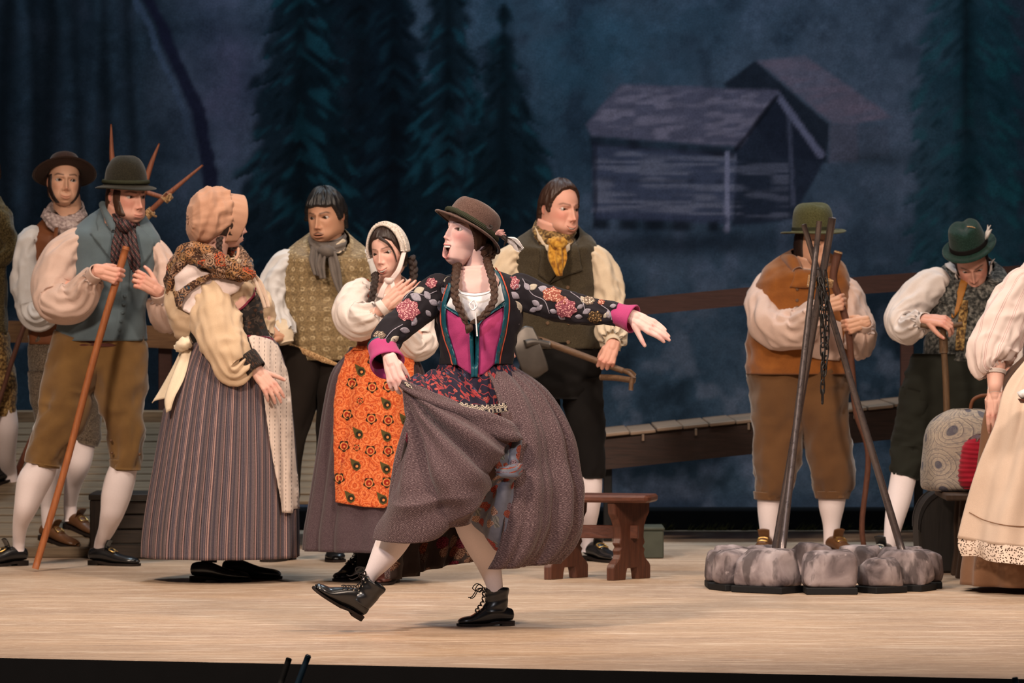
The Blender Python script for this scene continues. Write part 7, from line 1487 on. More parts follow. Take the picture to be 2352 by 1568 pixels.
    limb('shirt_sleeve', d, [(1342, 592, 0, 16, 22), (1364, 590, 0, 26, 30), (1388, 630, -.01, 32, 34), (1400, 680, -.03, 33, 34), (1404, 725, -.08, 30, 32), (1404, 760, -.15, 32, 30), nd(e1 + bk * .15, d, 27), nd(e1, d, 17)], M['linen_cream'], p, 52, 70, 2.0, sleeve_fold(117, .010)); cuff(p, w1, bk, d, .038, M['linen_cream'], ln=.055)
    limb('shirt_sleeve', d, [(1210, 592, 0, 16, 22), (1186, 585, 0, 26, 30), (1162, 620, -.01, 34, 34), (1154, 680, -.02, 34, 34), (1160, 740, -.04, 30, 30), (1182, 775, -.12, 22, 22)], M['linen_cream'], p, 48, 60, 2.0, sleeve_fold(119, .010))
    hd = gd(1288); shoe(p, [P(1346, 0, hd)[0], hd + .06, 0], (.55, -.80, 0), .28); shoe(p, [P(1236, 0, hd)[0], hd + .06, 0], (-.1, -.95, 0), .28)
    e = empty('spade', 'steel spade with wooden shaft and grip held by the man in dark olive waistcoat', 'spade')
    dd = d - .30
    ol = [(1206, 748), (1214, 744), (1224, 750), (1238, 778), (1256, 838), (1258, 846), (1228, 864), (1205, 850), (1186, 832), (1180, 790), (1190, 765)]
    V = []
    G = np.array([[P(1180 + 26 * q + w * (40 - 6 * q), 752 + q * 96 + 14 * (1 - q) * (1 - w) * .3 + q * 12 * (.5 - abs(w - .5)), dd - .02 - .03 * math.sin(w * math.pi)) for w in np.linspace(0, 1, 14)] for q in np.linspace(0, 1, 16)])
    Gc = np.array([[P(x, y, dd - .02) for x, y in ((1184, 768), (1204, 750), (1224, 752))], [P(x, y, dd - .045) for x, y in ((1182, 800), (1210, 795), (1240, 786))], [P(x, y, dd - .04) for x, y in ((1196, 842), (1226, 850), (1259, 842))], [P(x, y, dd - .02) for x, y in ((1206, 852), (1230, 866), (1252, 852))]])
    A = np.stack([spline3(r, 16) for r in Gc]); Gs = np.stack([spline3(A[:, j], 20) for j in range(16)], 1); grid('blade', Gs, M['blade'], e, False, solid=.006)
    wire('socket', [P(1205, 790, dd - .055), P(1228, 786, dd - .04), P(1262, 792, dd - .02)], (.020, .017), M['blade'], e, 12)
    wire('shaft', [P(1240, 784, dd - .02), a, (a + bb) / 2, P(1432, 852, d - .335)], (.0175, .0145), M['handle_wood'], e, 14, 30)
    for sg, y2 in ((1, 0), (-1, 1)): wire('grip_arm', [P(1430, 851, d - .335), P(1446, 852 + 6 * y2, d - .335 + .04 * sg), P(1458, 862 + 8 * y2, d - .335 + .055 * sg)], .010, M['handle_wood'], e, 10)
    wire('crossgrip', [P(1380, 866, d - .28), P(1418, 868, d - .335), P(1456, 874, d - .40)], .0145, M['handle_wood'], e, 12); wire('grip_end', [P(1452, 868, d - .40), P(1450, 882, d - .40), P(1449, 896, d - .40)], .011, M['handle_wood'], e, 10)
man_spade()
# ------------------------------------------------------------------ person: rust waistcoat behind the tripod, with a crooked stick
def man_rust():
    d = 24.0; p = person('man in moss green hat and rust waistcoat standing behind the tripod'); tn = 'warm'
    h = Head(d, 1866, 560, 116, yaw=36, pitch=4, tone=tn, brow=(.03, .02, .015), stubble=.2)
    dS = d - .34
    st = empty('crooked_stick', 'long crooked brown stick held by the man in rust waistcoat', 'stick')
    pts = [P(1925, 580, dS), P(1914, 640, dS), P(1930, 690, dS), P(1948, 760, dS), P(1958, 860, dS + .02), P(1966, 945, dS + .04), P(1994, 1045, dS + .06), P(1980, 1200, dS + .1), P(1987, 1288, dS + .12)]
    pts[-1][2] = .01
    wire('shaft', pts, np.array([.021, .018, .017, .016, .015, .014, .014, .013, .013]), M['crook_wood'], st, 14, 70); grid('cut_end', tube_pts(np.array([P(1925, 581, dS) + [0, -.0, 0], P(1926, 577, dS)]), [.0215, .020], [.0215, .020], 16), M['rope'], st)
    ax = P(1914, 640, dS) - P(1948, 760, dS)
    g1, w1 = grip(P(1932, 694, dS), ax, P(1944, 690, dS) - P(1892, 712, dS), .017, 1, tn, .18, fore=P(1868, 730, dS + .08))
    g2, w2 = grip(P(1947, 750, dS), ax, P(1936, 742, dS) - P(1972, 770, dS), .016, 1, tn, .18, fore=P(1974, 800, dS + .12))
    b = body(p, h.pieces + [skin_limb(d, [(1862, 585, .0, 34), (1858, 615, .02, 36), (1850, 660, .02, 44)], tn), skin_rows(d, [(640, 1780, 1920, .55), (720, 1770, 1920, .55), (830, 1770, 1915, .55), (880, 1800, 1900, .5)], tn), g1, g2,
        leg(p, d, [(1766, 1130, 0, 27), (1766, 1170, 0, 26), (1766, 1215, 0, 21), (1768, 1258, 0, 16)], tn), leg(p, d, [(1912, 1130, 0, 33), (1910, 1165, 0, 29), (1910, 1205, 0, 20), (1908, 1258, 0, 16)], tn), skin_limb(d, [(1810, 860, 0, 36), (1790, 980, 0, 36), (1768, 1140, 0, 22)], tn), skin_limb(d, [(1880, 860, 0, 36), (1900, 980, 0, 36), (1912, 1140, 0, 24)], tn),
        skin_limb(d, [(1775, 660, 0, 24), (1760, 740, -.1, 20), (1868, 730, -.26, 14)], tn), skin_limb(d, [(1935, 665, 0, 22), (1975, 770, -.1, 18), (1974, 800, -.22, 14)], tn)])
    h.extras(b); h.cap('hair', M['hair_dark'], p, lambda T, Ph, L: sstep(1.35, 1.55, np.abs(T)) * sstep(-.3, -.2, L[..., 2]) * sstep(.45, .3, L[..., 2]), .03, seed=64)
    rows('shirt', d, [(660, 1790, 1925, .6), (740, 1775, 1945, .58), (820, 1770, 1945, .58), (845, 1772, 1942, .58)], M['linen_pink'], p, 48, 20, 2.2, wrinkle(.006, 121))
    v = rows('waistcoat', d, [(592, 1818, 1902, .9, .02, 28), (602, 1790, 1925, .75, .01, 24), (622, 1756, 1942, .6, 0, 12), (660, 1740, 1950, .58), (720, 1726, 1950, .6), (790, 1718, 1950, .62), (845, 1717, 1952, .62), (858, 1718, 1950, .62)], M['rust_suede'], p, 72, 44, 2.3, wrinkle(.007, 123), caps=(False, False), solid=.006)
    bv = bvh_of(v)
    drape('lapel', [(1826, 618), (1842, 622), (1870, 634), (1874, 662), (1815, 660), (1822, 640)], bv, M['rust_suede'], v, .014, .008, 5, bulge=.005); limb('collar', d, [(1800, 596, .06, 12, 12), (1818, 600, -.03, 16, 14), (1832, 622, -.1, 12, 10)], M['rust_suede'], v, 16, 16)
    drape('shirt_front', [(1862, 735), (1905, 730), (1930, 740), (1935, 800), (1926, 828), (1880, 824), (1858, 818), (1868, 780)], bv, M['linen_pink'], p, .012, .006, 6, bulge=.008, fold=lambda x, y: .004 * math.sin(x * .3))
    for y in (664, 690, 706): button(v, bv, 1831, y, 4, M['brown_shoe'], .006)
    rows('sash', d, [(818, 1790, 1946, .64), (835, 1786, 1950, .65), (856, 1784, 1950, .65)], M['cummerbund'], p, 40, 12, 2.3, lambda U, Vv: .004 * np.sin(Vv * 18))
    limb('breeches_leg', d, [(1794, 838, 0, 76, 64), (1792, 900, 0, 72, 60), (1790, 950, 0, 64, 54), (1786, 1000, 0, 55, 50), (1784, 1060, 0, 50, 48), (1778, 1105, 0, 43, 42), (1766, 1132, 0, 31, 32), (1764, 1146, 0, 28, 28)], M['breeches2'], p, 32, 36, fold=wrinkle(.011, 127)); limb('breeches_leg', d, [(1876, 838, 0, 70, 64), (1880, 900, 0, 68, 60), (1890, 950, 0, 58, 54), (1902, 1000, 0, 50, 50), (1911, 1060, 0, 50, 48), (1914, 1100, 0, 48, 45), (1912, 1128, 0, 38, 36), (1912, 1142, 0, 33, 32)], M['breeches2'], p, 32, 36, fold=wrinkle(.011, 129))
    limb('knee_band', d, [(1766, 1130, 0, 36, 37), (1765, 1148, 0, 33, 33)], M['breeches2'], p, 26, 8, caps=(False, False), solid=.004); limb('knee_band', d, [(1912, 1127, 0, 44, 42), (1912, 1145, 0, 38, 37)], M['breeches2'], p, 26, 8, caps=(False, False), solid=.004)
    bk = P(1868, 730, dS + .08) - w1; e1 = w1 + bk / np.linalg.norm(bk) * .045
    limb('shirt_sleeve', d, [(1800, 668, .05, 12, 14), (1772, 656, .05, 30, 24), (1753, 695, -.02, 38, 34), (1762, 738, -.11, 42, 40), (1796, 758, -.17, 43, 38), (1838, 752, -.22, 42, 36), nd(e1 + bk * .2, d, 30), nd(e1, d, 18)], M['linen_pink'], p, 56, 80, 2.0, sleeve_fold(131, .012)); cuff(p, w1, bk, d, .036, M['linen_pink'], ln=.05)
    bk = P(1974, 800, dS + .12) - w2; e2 = w2 + bk / np.linalg.norm(bk) * .045
    limb('shirt_sleeve', d, [(1925, 668, 0, 16, 22), (1945, 664, 0, 24, 28), (1962, 710, -.03, 28, 30), (1976, 755, -.07, 30, 32), (1974, 792, -.13, 32, 32), nd(e2 + bk * .2, d, 26), nd(e2, d, 18)], M['linen_pink'], p, 52, 70, 2.0, sleeve_fold(133, .010)); cuff(p, w2, bk, d, .036, M['linen_pink'], ln=.05)
    hp = [(1.48, -.06), (1.56, -.02), (1.48, .03), (1.15, .02), (1.0, .12), (.97, .5), (.90, 1.0), (.72, 1.32), (.40, 1.45), (.03, 1.46)]
    ht, w3, r = hat(p, d, 1868, 532, 46.5, hp, M['felt_green'], yaw=36, pitch=3, roll=-4, brim=lambda t: -.10 * np.cos(2 * t), dent=lambda X, Y, Z: -.22 * np.exp(-(X / .25) ** 2 - ((Y + .35) / .5) ** 2) * sstep(.9, 1.4, Z))
    hat_band(ht, w3, r, .06, .26, 1.0, .99, M['cord_green'], 'hat_band')
    hd = gd(1272); shoe(p, [P(1766, 0, hd)[0], hd + .07, 0], (-.25, -.95, 0), .27, 'brown_shoe'); shoe(p, [P(1906, 0, hd)[0], hd + .07, 0], (.4, -.9, 0), .27, 'brown_shoe')
man_rust()
# ------------------------------------------------------------------ person: bottle green hat, bent over a cane
def man_cane():
    d = 23.55; p = person('man in bottle green feathered hat bending over a cane'); tn = 'ruddy'
    h = Head(d, 2232, 600, 114, yaw=-8, pitch=38, roll=-8, tone=tn, brow=(.03, .018, .012), gaze=(-.1, -.3), blush=.3, smile=.01)
    dC = d - .36
    ca = empty('walking_cane', 'wooden cane with crossbar handle under the hand of the bending man', 'cane')
    wire('handle', [P(2114, 747, dC), P(2150, 750, dC), P(2185, 748, dC), P(2211, 744, dC)], np.array([.011, .0145, .0145, .012]), M['cane_wood'], ca, 14, 24)
    q = P(2180, 1272, dC); q[2] = .008
    wire('shaft', [P(2166, 752, dC), P(2168, 800, dC), P(2174, 920, dC), q], np.array([.015, .0165, .014, .011]), M['cane_wood'], ca, 12, 40); wire('collar', [P(2167, 775, dC), P(2168, 810, dC)], .021, M['cane_wood'], ca, 12)
    W1 = P(2128, 733, dC + .02)
    g1 = hand_piece(W1, P(2178, 738, dC - .03) - W1, (.05, -.65, .75), 1, [(35, 45, 25), (38, 48, 28), (40, 50, 28), (44, 50, 28)], tn, .188, (5, 1, -4, -10), (20, 25), 40, fore=P(2098, 752, d - .2), tdrop=40)
    b = body(p, h.pieces + [skin_limb(d, [(2232, 610, .02, 32), (2232, 640, .08, 36), (2232, 690, .06, 46)], tn), skin_rows(d, [(690, 2200, 2270, .5, .08), (740, 2190, 2280, .5, .04), (820, 2180, 2270, .5), (870, 2160, 2250, .4)], tn), g1,
        leg(p, d, [(2078, 1080, -.02, 30), (2066, 1140, -.10, 28), (2054, 1195, -.17, 22), (2044, 1250, -.22, 15), (2042, 1270, -.23, 15)], tn), leg(p, d, [(2200, 1080, .05, 30), (2205, 1150, .05, 26), (2208, 1250, .05, 15)], tn), skin_limb(d, [(2190, 850, 0, 34), (2110, 960, 0, 30), (2080, 1090, 0, 24)], tn), skin_limb(d, [(2220, 850, .03, 34), (2205, 1090, .05, 22)], tn), rest_hand(d, (2318, 858, -.09), (2306, 892, -.12), tn), skin_limb(d, [(2295, 680, .05, 16), (2332, 760, 0, 15), (2318, 862, -.09, 12)], tn), skin_limb(d, [(2175, 680, .06, 16), (2120, 690, .0, 16), (2078, 730, -.07, 15), (2098, 752, -.2, 14)], tn)])
    h.extras(b); h.cap('hair', M['hair_dark'], p, lambda T, Ph, L: sstep(1.25, 1.45, np.abs(T)) * sstep(-.3, -.2, L[..., 2]) * sstep(.45, .3, L[..., 2]), .028, seed=74)
    v = rows('waistcoat', d, [(612, 2192, 2282, .9, .14, 30), (622, 2170, 2300, .8, .12, 26), (640, 2150, 2316, .66, .10, 12), (690, 2140, 2324, .62, .06), (760, 2134, 2330, .62, .03), (815, 2128, 2330, .62), (838, 2128, 2328, .62)], M['grey_tweed'], p, 72, 44, 2.3, wrinkle(.008, 141), caps=(False, False), solid=.006)
    bv = bvh_of(v)
    drape('lapel', [(2172, 620), (2190, 640), (2200, 680), (2192, 730), (2176, 700), (2150, 690), (2164, 650)], bv, M['grey_tweed'], v, .014, .008, 6, bulge=.005); drape('lapel', [(2286, 612), (2312, 634), (2300, 656), (2268, 650), (2262, 640)], bv, M['grey_tweed'], v, .014, .008, 6, bulge=.005)
    drape('shirt_collar', [(2170, 604), (2186, 608), (2204, 630), (2206, 640), (2188, 632), (2172, 618)], bvh_of(v, b), M['linen_white'], p, .03, .006, 4); drape('shirt_collar', [(2268, 600), (2280, 596), (2282, 620), (2272, 636), (2264, 628)], bvh_of(v, b), M['linen_white'], p, .03, .006, 4)
    drape('neck_tie', band(smooth_line([(2216, 640), (2208, 670), (2200, 700), (2188, 730)], 14), [9, 9, 9, 9, 9, 9, 8, 8, 8, 7, 7, 6, 5, 3]), bv, M['ochre_silk'], p, .012, .006, 4, bulge=.006); drape('neck_tie', band(smooth_line([(2214, 690), (2210, 740), (2206, 775), (2204, 805)], 14), 10), bv, M['gold_print'], p, .010, .005, 4, bulge=.005)
    rows('trousers', d, [(812, 2098, 2320, .56), (850, 2080, 2312, .56), (900, 2070, 2300, .56), (950, 2066, 2270, .54), (985, 2066, 2220, .5)], M['green_black'], p, 52, 24, 2.2, wrinkle(.007, 143))
    limb('breeches_leg', d, [(2124, 900, 0, 54, 52), (2106, 970, 0, 46, 48), (2094, 1030, 0, 44, 44), (2083, 1075, -.03, 34, 36), (2078, 1098, -.04, 29, 31)], M['green_black'], p, 32, 34, fold=wrinkle(.011, 145)); limb('breeches_leg', d, [(2215, 900, .04, 54, 52), (2206, 1000, .05, 46, 44), (2202, 1098, .05, 28, 30)], M['green_black'], p, 32, 30, fold=wrinkle(.007, 147))
    bk = P(2098, 752, d - .2) - W1; e1 = W1 + bk / np.linalg.norm(bk) * .045
    limb('shirt_sleeve', d, [(2176, 668, .04, 16, 22), (2152, 652, .03, 34, 34), (2118, 672, -.01, 38, 36), (2080, 708, -.05, 38, 36), (2068, 738, -.09, 34, 34), (2084, 756, -.15, 30, 30), nd(e1 + bk * .2, d, 25), nd(e1, d, 17)], M['linen_white'], p, 56, 80, 2.0, sleeve_fold(149, .011)); cuff(p, W1, bk, d, .037, M['linen_white'], ln=.05)
    limb('shirt_sleeve', d, [(2290, 668, .04, 16, 22), (2314, 668, .03, 28, 32), (2334, 730, 0, 30, 34), (2336, 800, -.03, 28, 30), (2320, 850, -.08, 22, 22)], M['linen_white'], p, 44, 50, 2.0, sleeve_fold(151, .010))
    hp = [(1.32, -.10), (1.42, -.04), (1.36, .04), (1.12, .02), (1.0, .14), (.93, .5), (.84, 1.0), (.72, 1.22), (.42, 1.26), (.03, 1.18)]
    ht, w3, r = hat(p, d - .02, 2226, 566, 45, hp, M['felt_teal'], yaw=-8, pitch=26, roll=-15, brim=lambda t: -.12 * np.cos(2 * t), dent=lambda X, Y, Z: -.16 * np.exp(-(X / .22) ** 2) * sstep(.9, 1.25, Z))
    hat_band(ht, w3, r, .10, .34, 1.0, .97, M['black_wool'], 'hat_band'); wire('hat_cord', [w3((.80, -.30, .3)), w3((.72, -.45, .9)), w3((.5, -.5, 1.25)), w3((.2, -.3, 1.28))], .003, M['rope'], ht, 6)
    for k in range(9): wire('feather_barb', [w3((.92, -.30, .30)), w3((1.08 + .03 * (k % 3), -.34 + .03 * (k - 4), .55 + .02 * k)), w3((1.22 + .05 * (k % 4), -.34 + .05 * (k - 4), .72 + .035 * k))], np.array([.004, .007, .002]), M['feather_white'], ht, 6, 10)
    hd = gd(1290); shoe(p, [P(2046, 0, hd)[0], hd + .06, 0], (-.48, -.85, 0), .27, buckle='silver'); shoe(p, [P(2205, 0, hd)[0], hd + .1, 0], (.1, -.9, 0), .27)
man_cane()
# ------------------------------------------------------------------ person: pink striped blouse and lace-hemmed apron
def woman_lace():
    d = 21.15; p = person('woman in pink striped blouse and cream apron with lace hem'); tn = 'fair'
    h = Head(d, 2432, 500, 122, yaw=-25, tone=tn, female=True, smile=.03)
    W1 = P(2286, 900, d - .20)
    g1 = hand_piece(W1, P(2288, 950, d - .22) - W1, (-.25, -.95, .0), 1, [(18, 20, 10), (16, 20, 12), (10, 25, 15), (6, 18, 12)], tn, .20, (3, 1, -2, -5), (30, 30), 20, fore=P(2286, 860, d - .17), tdrop=50)
    b = body(p, h.pieces + [skin_limb(d, [(2432, 530, 0, 28), (2430, 580, .02, 32), (2430, 640, .02, 40)], tn), skin_rows(d, [(625, 2370, 2490, .55), (720, 2365, 2490, .55), (810, 2375, 2480, .55), (850, 2370, 2480, .55)], tn), g1, skin_limb(d, [(2390, 660, 0, 20), (2340, 690, -.04, 20), (2300, 780, -.1, 20), (2287, 845, -.155, 21.5), (2286, 876, -.18, 18.5), (2286, 904, -.205, 16)], tn), skin_limb(d, [(2480, 660, 0, 20), (2524, 720, -.04, 20), (2526, 800, -.1, 18), (2490, 880, -.4, 16), (2462, 920, -.52, 14)], tn), hand_piece(P(2462, 926, d - .53), (-1, -.1, .05), (0, 0, -1), 1, [(10, 10, 5)] * 4, tn, .175, fore=P(2484, 890, d - .44)), skin_limb(d, [(2400, 860, 0, 40), (2400, 1290, 0, 20)], tn), skin_limb(d, [(2460, 860, 0, 40), (2460, 1290, 0, 20)], tn)])
    h.extras(b); h.cap('hair', M['hair_brown'], p, lambda T, Ph, L: np.maximum(sstep(.24, .3, L[..., 2]), sstep(1.0, 1.2, np.abs(T)) * sstep(-.3, -.2, L[..., 2])), .045, seed=84)
    bl = rows('blouse', d, [(592, 2392, 2470, .8, 0, 26), (606, 2352, 2508, .66, 0, 12), (640, 2336, 2524, .58), (720, 2340, 2520, .56), (800, 2352, 2505, .56), (825, 2356, 2502, .58)], M['blouse'], p, 72, 36, 2.2, wrinkle(.006, 161), caps=(False, False), uvk=(34, 1), solid=.003)
    limb('blouse_sleeve', d, [(2372, 640, 0, 20, 26), (2350, 648, -.01, 38, 40), (2328, 690, -.04, 46, 46), (2302, 750, -.08, 52, 50), (2280, 805, -.12, 54, 52), (2276, 836, -.14, 42, 42), (2284, 850, -.15, 24, 26)], M['blouse'], p, 72, 80, 2.0, sleeve_fold(163, .010, .5, 1.2, 15), uvk=(11, 1)); cuff(p, P(2285, 862, d - .165), P(2286, 835, d - .15) - P(2285, 862, d - .165), d, .046, M['linen_white'], 'gathered_cuff', .022, 1.1)
    limb('blouse_sleeve', d, [(2490, 640, 0, 20, 26), (2514, 660, 0, 38, 40), (2536, 740, -.04, 50, 50), (2540, 810, -.08, 50, 50), (2516, 846, -.14, 26, 26)], M['blouse'], p, 60, 60, 2.0, sleeve_fold(165, .010, .5, 1.2, 15), uvk=(11, 1))
    for k in range(3):
        y = 708 + 10 * k; limb('sleeve_tuck', d, [(2344 - k * 4 - 76, y + 22, -.13, 1.6, 1.6), (2316 - k * 4, y + 14, -.16, 1.8, 1.8), (2366 - k * 4, y, -.10, 1.6, 1.6)], M['linen_white'], p, 6, 16)
    sk = rows('skirt', d, [(820, 2350, 2508, .7), (870, 2300, 2550, .8), (950, 2262, 2590, .85), (1060, 2248, 2610, .85), (1200, 2228, 2625, .85), (1310, 2212, 2635, .85), (1340, 2211, 2636, .85)], M['brown_skirt'], p, 200, 50, 2.1, pleats(15, .016, 17, .25, .9, 1.6), caps=(False, False), solid=.004)
    f = lambda U, Vv: .016 * np.sin(U * 20 + 2.5 * Vv) * sstep(0, .3, Vv) + .010 * np.sin(U * 43 + 1) * (1 - Vv * .5) + .006 * noise(n3(U * 8, Vv * 6), 5)
    ap = sheet('apron', d, [[(2366, 815, -.20), (2395, 818, -.24), (2430, 818, -.25), (2500, 815, -.20)], [(2312, 900, -.27), (2350, 900, -.33), (2430, 900, -.34), (2540, 900, -.26)], [(2290, 985, -.30), (2330, 985, -.38), (2430, 985, -.40), (2575, 985, -.3)], [(2255, 1070, -.28), (2320, 1080, -.41), (2430, 1085, -.44), (2595, 1080, -.32)], [(2225, 1160, -.26), (2312, 1180, -.43), (2430, 1186, -.46), (2612, 1180, -.34)], [(2206, 1236, -.25), (2300, 1252, -.44), (2430, 1258, -.48), (2625, 1250, -.36)]], M['apron_cream'], p, 90, 60, f, solid=.003)
    lf = lambda U, Vv: .016 * np.sin(U * 20 + 2.5) + .010 * np.sin(U * 43 + 1) * .5
    sheet('lace_hem', d, [[(2206, 1234, -.25), (2300, 1250, -.44), (2430, 1256, -.48), (2625, 1248, -.36)], [(2206, 1254, -.25), (2300, 1270, -.445), (2430, 1276, -.485), (2625, 1268, -.36)], [(2214, 1274, -.25), (2300, 1292, -.45), (2430, 1298, -.49), (2625, 1290, -.36)]], M['lace_white'], p, 90, 14, lf, solid=0)
    drape('hem_stitch', band(smooth_line([(2226, 1176), (2262, 1194), (2312, 1206), (2380, 1210)], 30), 1.0), bvh_of(ap), M['brown_skirt'], p, .007, .001, 3)
    ty = empty('serving_tray', 'brown tray edge with folded white cloth beside the cream apron', 'tray')
    q = P(2400, 922, d - .56); th = np.linspace(0, 2 * np.pi, 40, endpoint=False); G = np.array([np.stack([q[0] + r * np.cos(th), q[1] + r * np.sin(th), q[2] + z + 0 * th], -1) for r, z in ((.02, 0), (.10, 0), (.112, .012), (.116, .012), (.104, -.006), (.02, -.006))]); grid('dish', G, M['stool'], ty)
    G = np.array([np.stack([q[0] + r * np.cos(th) * (1 + .06 * np.sin(9 * th)), q[1] + r * np.sin(th), q[2] + z + .006 * np.sin(7 * th)], -1) for r, z in ((.105, .016), (.112, .034), (.08, .05), (.03, .046))]); grid('napkin', G, M['chemise'], ty, True, (False, True), solid=.003)
woman_lace()
# ------------------------------------------------------------------ person: the singing dancer in the floral jacket
def lead():
    d = 18.85; p = person('singing woman in brown feathered hat, floral jacket and magenta bodice lifting her skirt'); tn = 'pale'
    h = Head(d, 1074, 532, 132, yaw=-52, pitch=-4, roll=6, tone=tn, female=True, open_=.13, teeth=True, smile=.03, brow=(.05, .025, .02), lips=(.62, .16, .17), blush=.55, gaze=(-.1, .1), browlift=.02, nosek=.88)
    Wl = P(896, 826, d - .30); Wr = P(1452, 726, d - .12)
    g1 = hand_piece(Wl, P(908, 866, d - .32) - Wl, (-.30, -.9, .25), -1, [(20, 30, 20), (24, 34, 22), (28, 38, 24), (30, 40, 25)], tn, .172, (4, 1, -3, -7), (25, 20), 25, fore=P(886, 800, d - .21), tdrop=55)
    g2 = hand_piece(Wr, P(1500, 752, d - .14) - Wr, (.25, -.80, .55), 1, [(8, 14, 10), (2, 10, 8), (0, 10, 8), (-4, 8, 6)], tn, .178, (-10, -3, 3, 9), (6, 8), 34, fore=P(1408, 722, d - .09), tdrop=20)
    b = body(p, h.pieces + [skin_limb(d, [(1088, 565, .02, 32, 36), (1094, 605, .03, 31, 34), (1096, 640, .02, 36, 34), (1096, 665, .02, 60, 40)], tn), skin_rows(d, [(640, 1060, 1136, .7, .01), (660, 1036, 1158, .60, .01), (690, 1026, 1170, .56), (740, 1024, 1172, .58), (800, 1030, 1160, .56), (860, 1024, 1166, .6), (900, 1030, 1160, .6)], tn), g1, g2,
        skin_limb(d, [(1020, 668, 0, 26), (950, 722, -.06, 24), (898, 765, -.14, 16), (888, 800, -.2, 13)], tn), skin_limb(d, [(1180, 668, 0, 28), (1290, 700, -.04, 22), (1410, 722, -.09, 15)], tn),
        leg(p, d, [(965, 1110, -.10, 46), (925, 1195, -.14, 42), (900, 1245, -.16, 37), (876, 1284, -.18, 28), (853, 1318, -.2, 17), (846, 1335, -.2, 15)], tn), leg(p, d, [(1085, 1150, .0, 54), (1092, 1200, .0, 48), (1106, 1245, .04, 40), (1123, 1295, .08, 28), (1136, 1345, .12, 19), (1139, 1385, .14, 16)], tn),
        skin_limb(d, [(1060, 880, 0, 60), (1010, 1020, -.06, 56), (965, 1120, -.1, 40)], tn), skin_limb(d, [(1120, 880, 0, 60), (1095, 1030, 0, 56), (1085, 1160, 0, 44)], tn)])
    h.extras(b)
    h.cap('hair', M['hair_brown'], p, hairline(HAIR_LONG), .035, .016, 44)
    limb('hair_knot', d, [(1108, 560, .0, 15, 24), (1117, 580, .02, 19, 30), (1122, 598, .02, 13, 20)], M['hair_brown'], p, 24, 20, fold=wrinkle(.006, 171, 3, 6))
    # hat
    hp = [(1.30, -.06), (1.42, -.05), (1.38, .02), (1.14, .06), (1.0, .14), (.97, .40), (.93, .75), (.78, 1.03), (.46, 1.16), (.03, 1.18)]
    ht, w3, r = hat(p, d, 1076, 528, 59, hp, M['felt_brown'], yaw=-56, pitch=-16, roll=18, depth=1.10, brim=lambda t: -.18 * np.cos(2 * t) + .10 * np.cos(t), dent=lambda X, Y, Z: -.14 * np.exp(-(X / .26) ** 2 - ((Y + .2) / .7) ** 2) * sstep(.8, 1.3, Z), n=72)
    hat_band(ht, w3, r, .13, .37, 1.0, .985, M['cord_green'], 'plaited_cord', 1.10, rope=3)
    fb = P(1140, 538, d - .12)
    for k in range(7): wire('feather_tuft', [fb, fb + np.array([.012 + .004 * k, -.01, .012 - .005 * k]), fb + np.array([.030 + .004 * (k % 3), -.012 + .004 * k, .016 - .010 * k])], np.array([.006, .007, .002]), M['feather_pink'] if k < 4 else M['feather_dark'], ht, 6, 10)
    for k in range(12):
        t = k / 11; a0 = P(1152, 546, d - .12); a1 = P(1176 + 8 * (1 - t), 548 + 14 * t, d - .13 + .02 * t); a2 = P(1203 - 22 * t, 570 + 9 * math.sin(3 * t), d - .12 + .02 * t)
        wire('plume_barb', [a0, a1, a2], np.array([.002, .0042, .0012]), M['feather_white'], ht, 6, 12)
    for k in range(4): wire('plume_quill', [P(1146, 540, d - .12), P(1172 + 3 * k, 548 + 2 * k, d - .135), P(1202 - 3 * k, 574 + k, d - .13)], .0012, M['feather_dark'], ht, 5, 12)
    wire('hat_pin', [P(1117, 520, d - .165), P(1124, 526, d - .17), P(1131, 522, d - .165), P(1124, 517, d - .168)], .004, M['feather_dark'], ht, 6, 16)
    # chemise, jacket, bodice
    bb0 = bvh_of(b)
    ch = rows('chemise', d, [(668, 1040, 1152, .64, .0, 16), (690, 1026, 1168, .60, 0, 10), (740, 1020, 1174, .62), (800, 1022, 1168, .62), (836, 1018, 1172, .64)], M['chemise'], p, 72, 30, 2.2, lambda U, Vv: .004 * np.sin(U * 6.283 * 26) * np.exp(-Vv / .3) + .003 * noise(n3(U * 20, Vv * 6), 2), caps=(False, False), solid=.003)
    wire('neckline_cord', [P(x, y, d) + np.array([0, -q, 0]) for x, y, q in ((1046, 664, .12), (1064, 674, .165), (1090, 678, .19), (1116, 674, .175), (1142, 662, .13))], .004, M['chemise'], p, 8)
    jk = rows('jacket', d, [(628, 1052, 1152, .7, .03, -6), (636, 1022, 1178, .62, .02, 0), (650, 1006, 1192, .58, .01), (690, 1000, 1200, .56), (735, 1002, 1200, .58), (770, 1008, 1188, .6), (810, 1013, 1178, .62), (836, 1014, 1175, .64)], M['jacket'], p, 88, 50, 2.3, wrinkle(.004, 175), caps=(False, False), uvk=(1.1, 1), solid=.004)
    bj = bvh_of(jk, ch)
    # open front of the jacket: chest and chemise lie over it
    sk_ = drape('chest', [(1054, 622), (1060, 612), (1118, 608), (1132, 622), (1146, 645), (1142, 662), (1118, 672), (1090, 676), (1064, 672), (1048, 662), (1050, 640)], bj, M['skin'], b, .014, .006, 5, bulge=.004)
    at = sk_.data.color_attributes.new('Col', 'FLOAT_COLOR', 'POINT'); at.data.foreach_set('color', np.tile(np.array([*TONE[tn], 1.0], dtype=np.float32), len(sk_.data.vertices)))
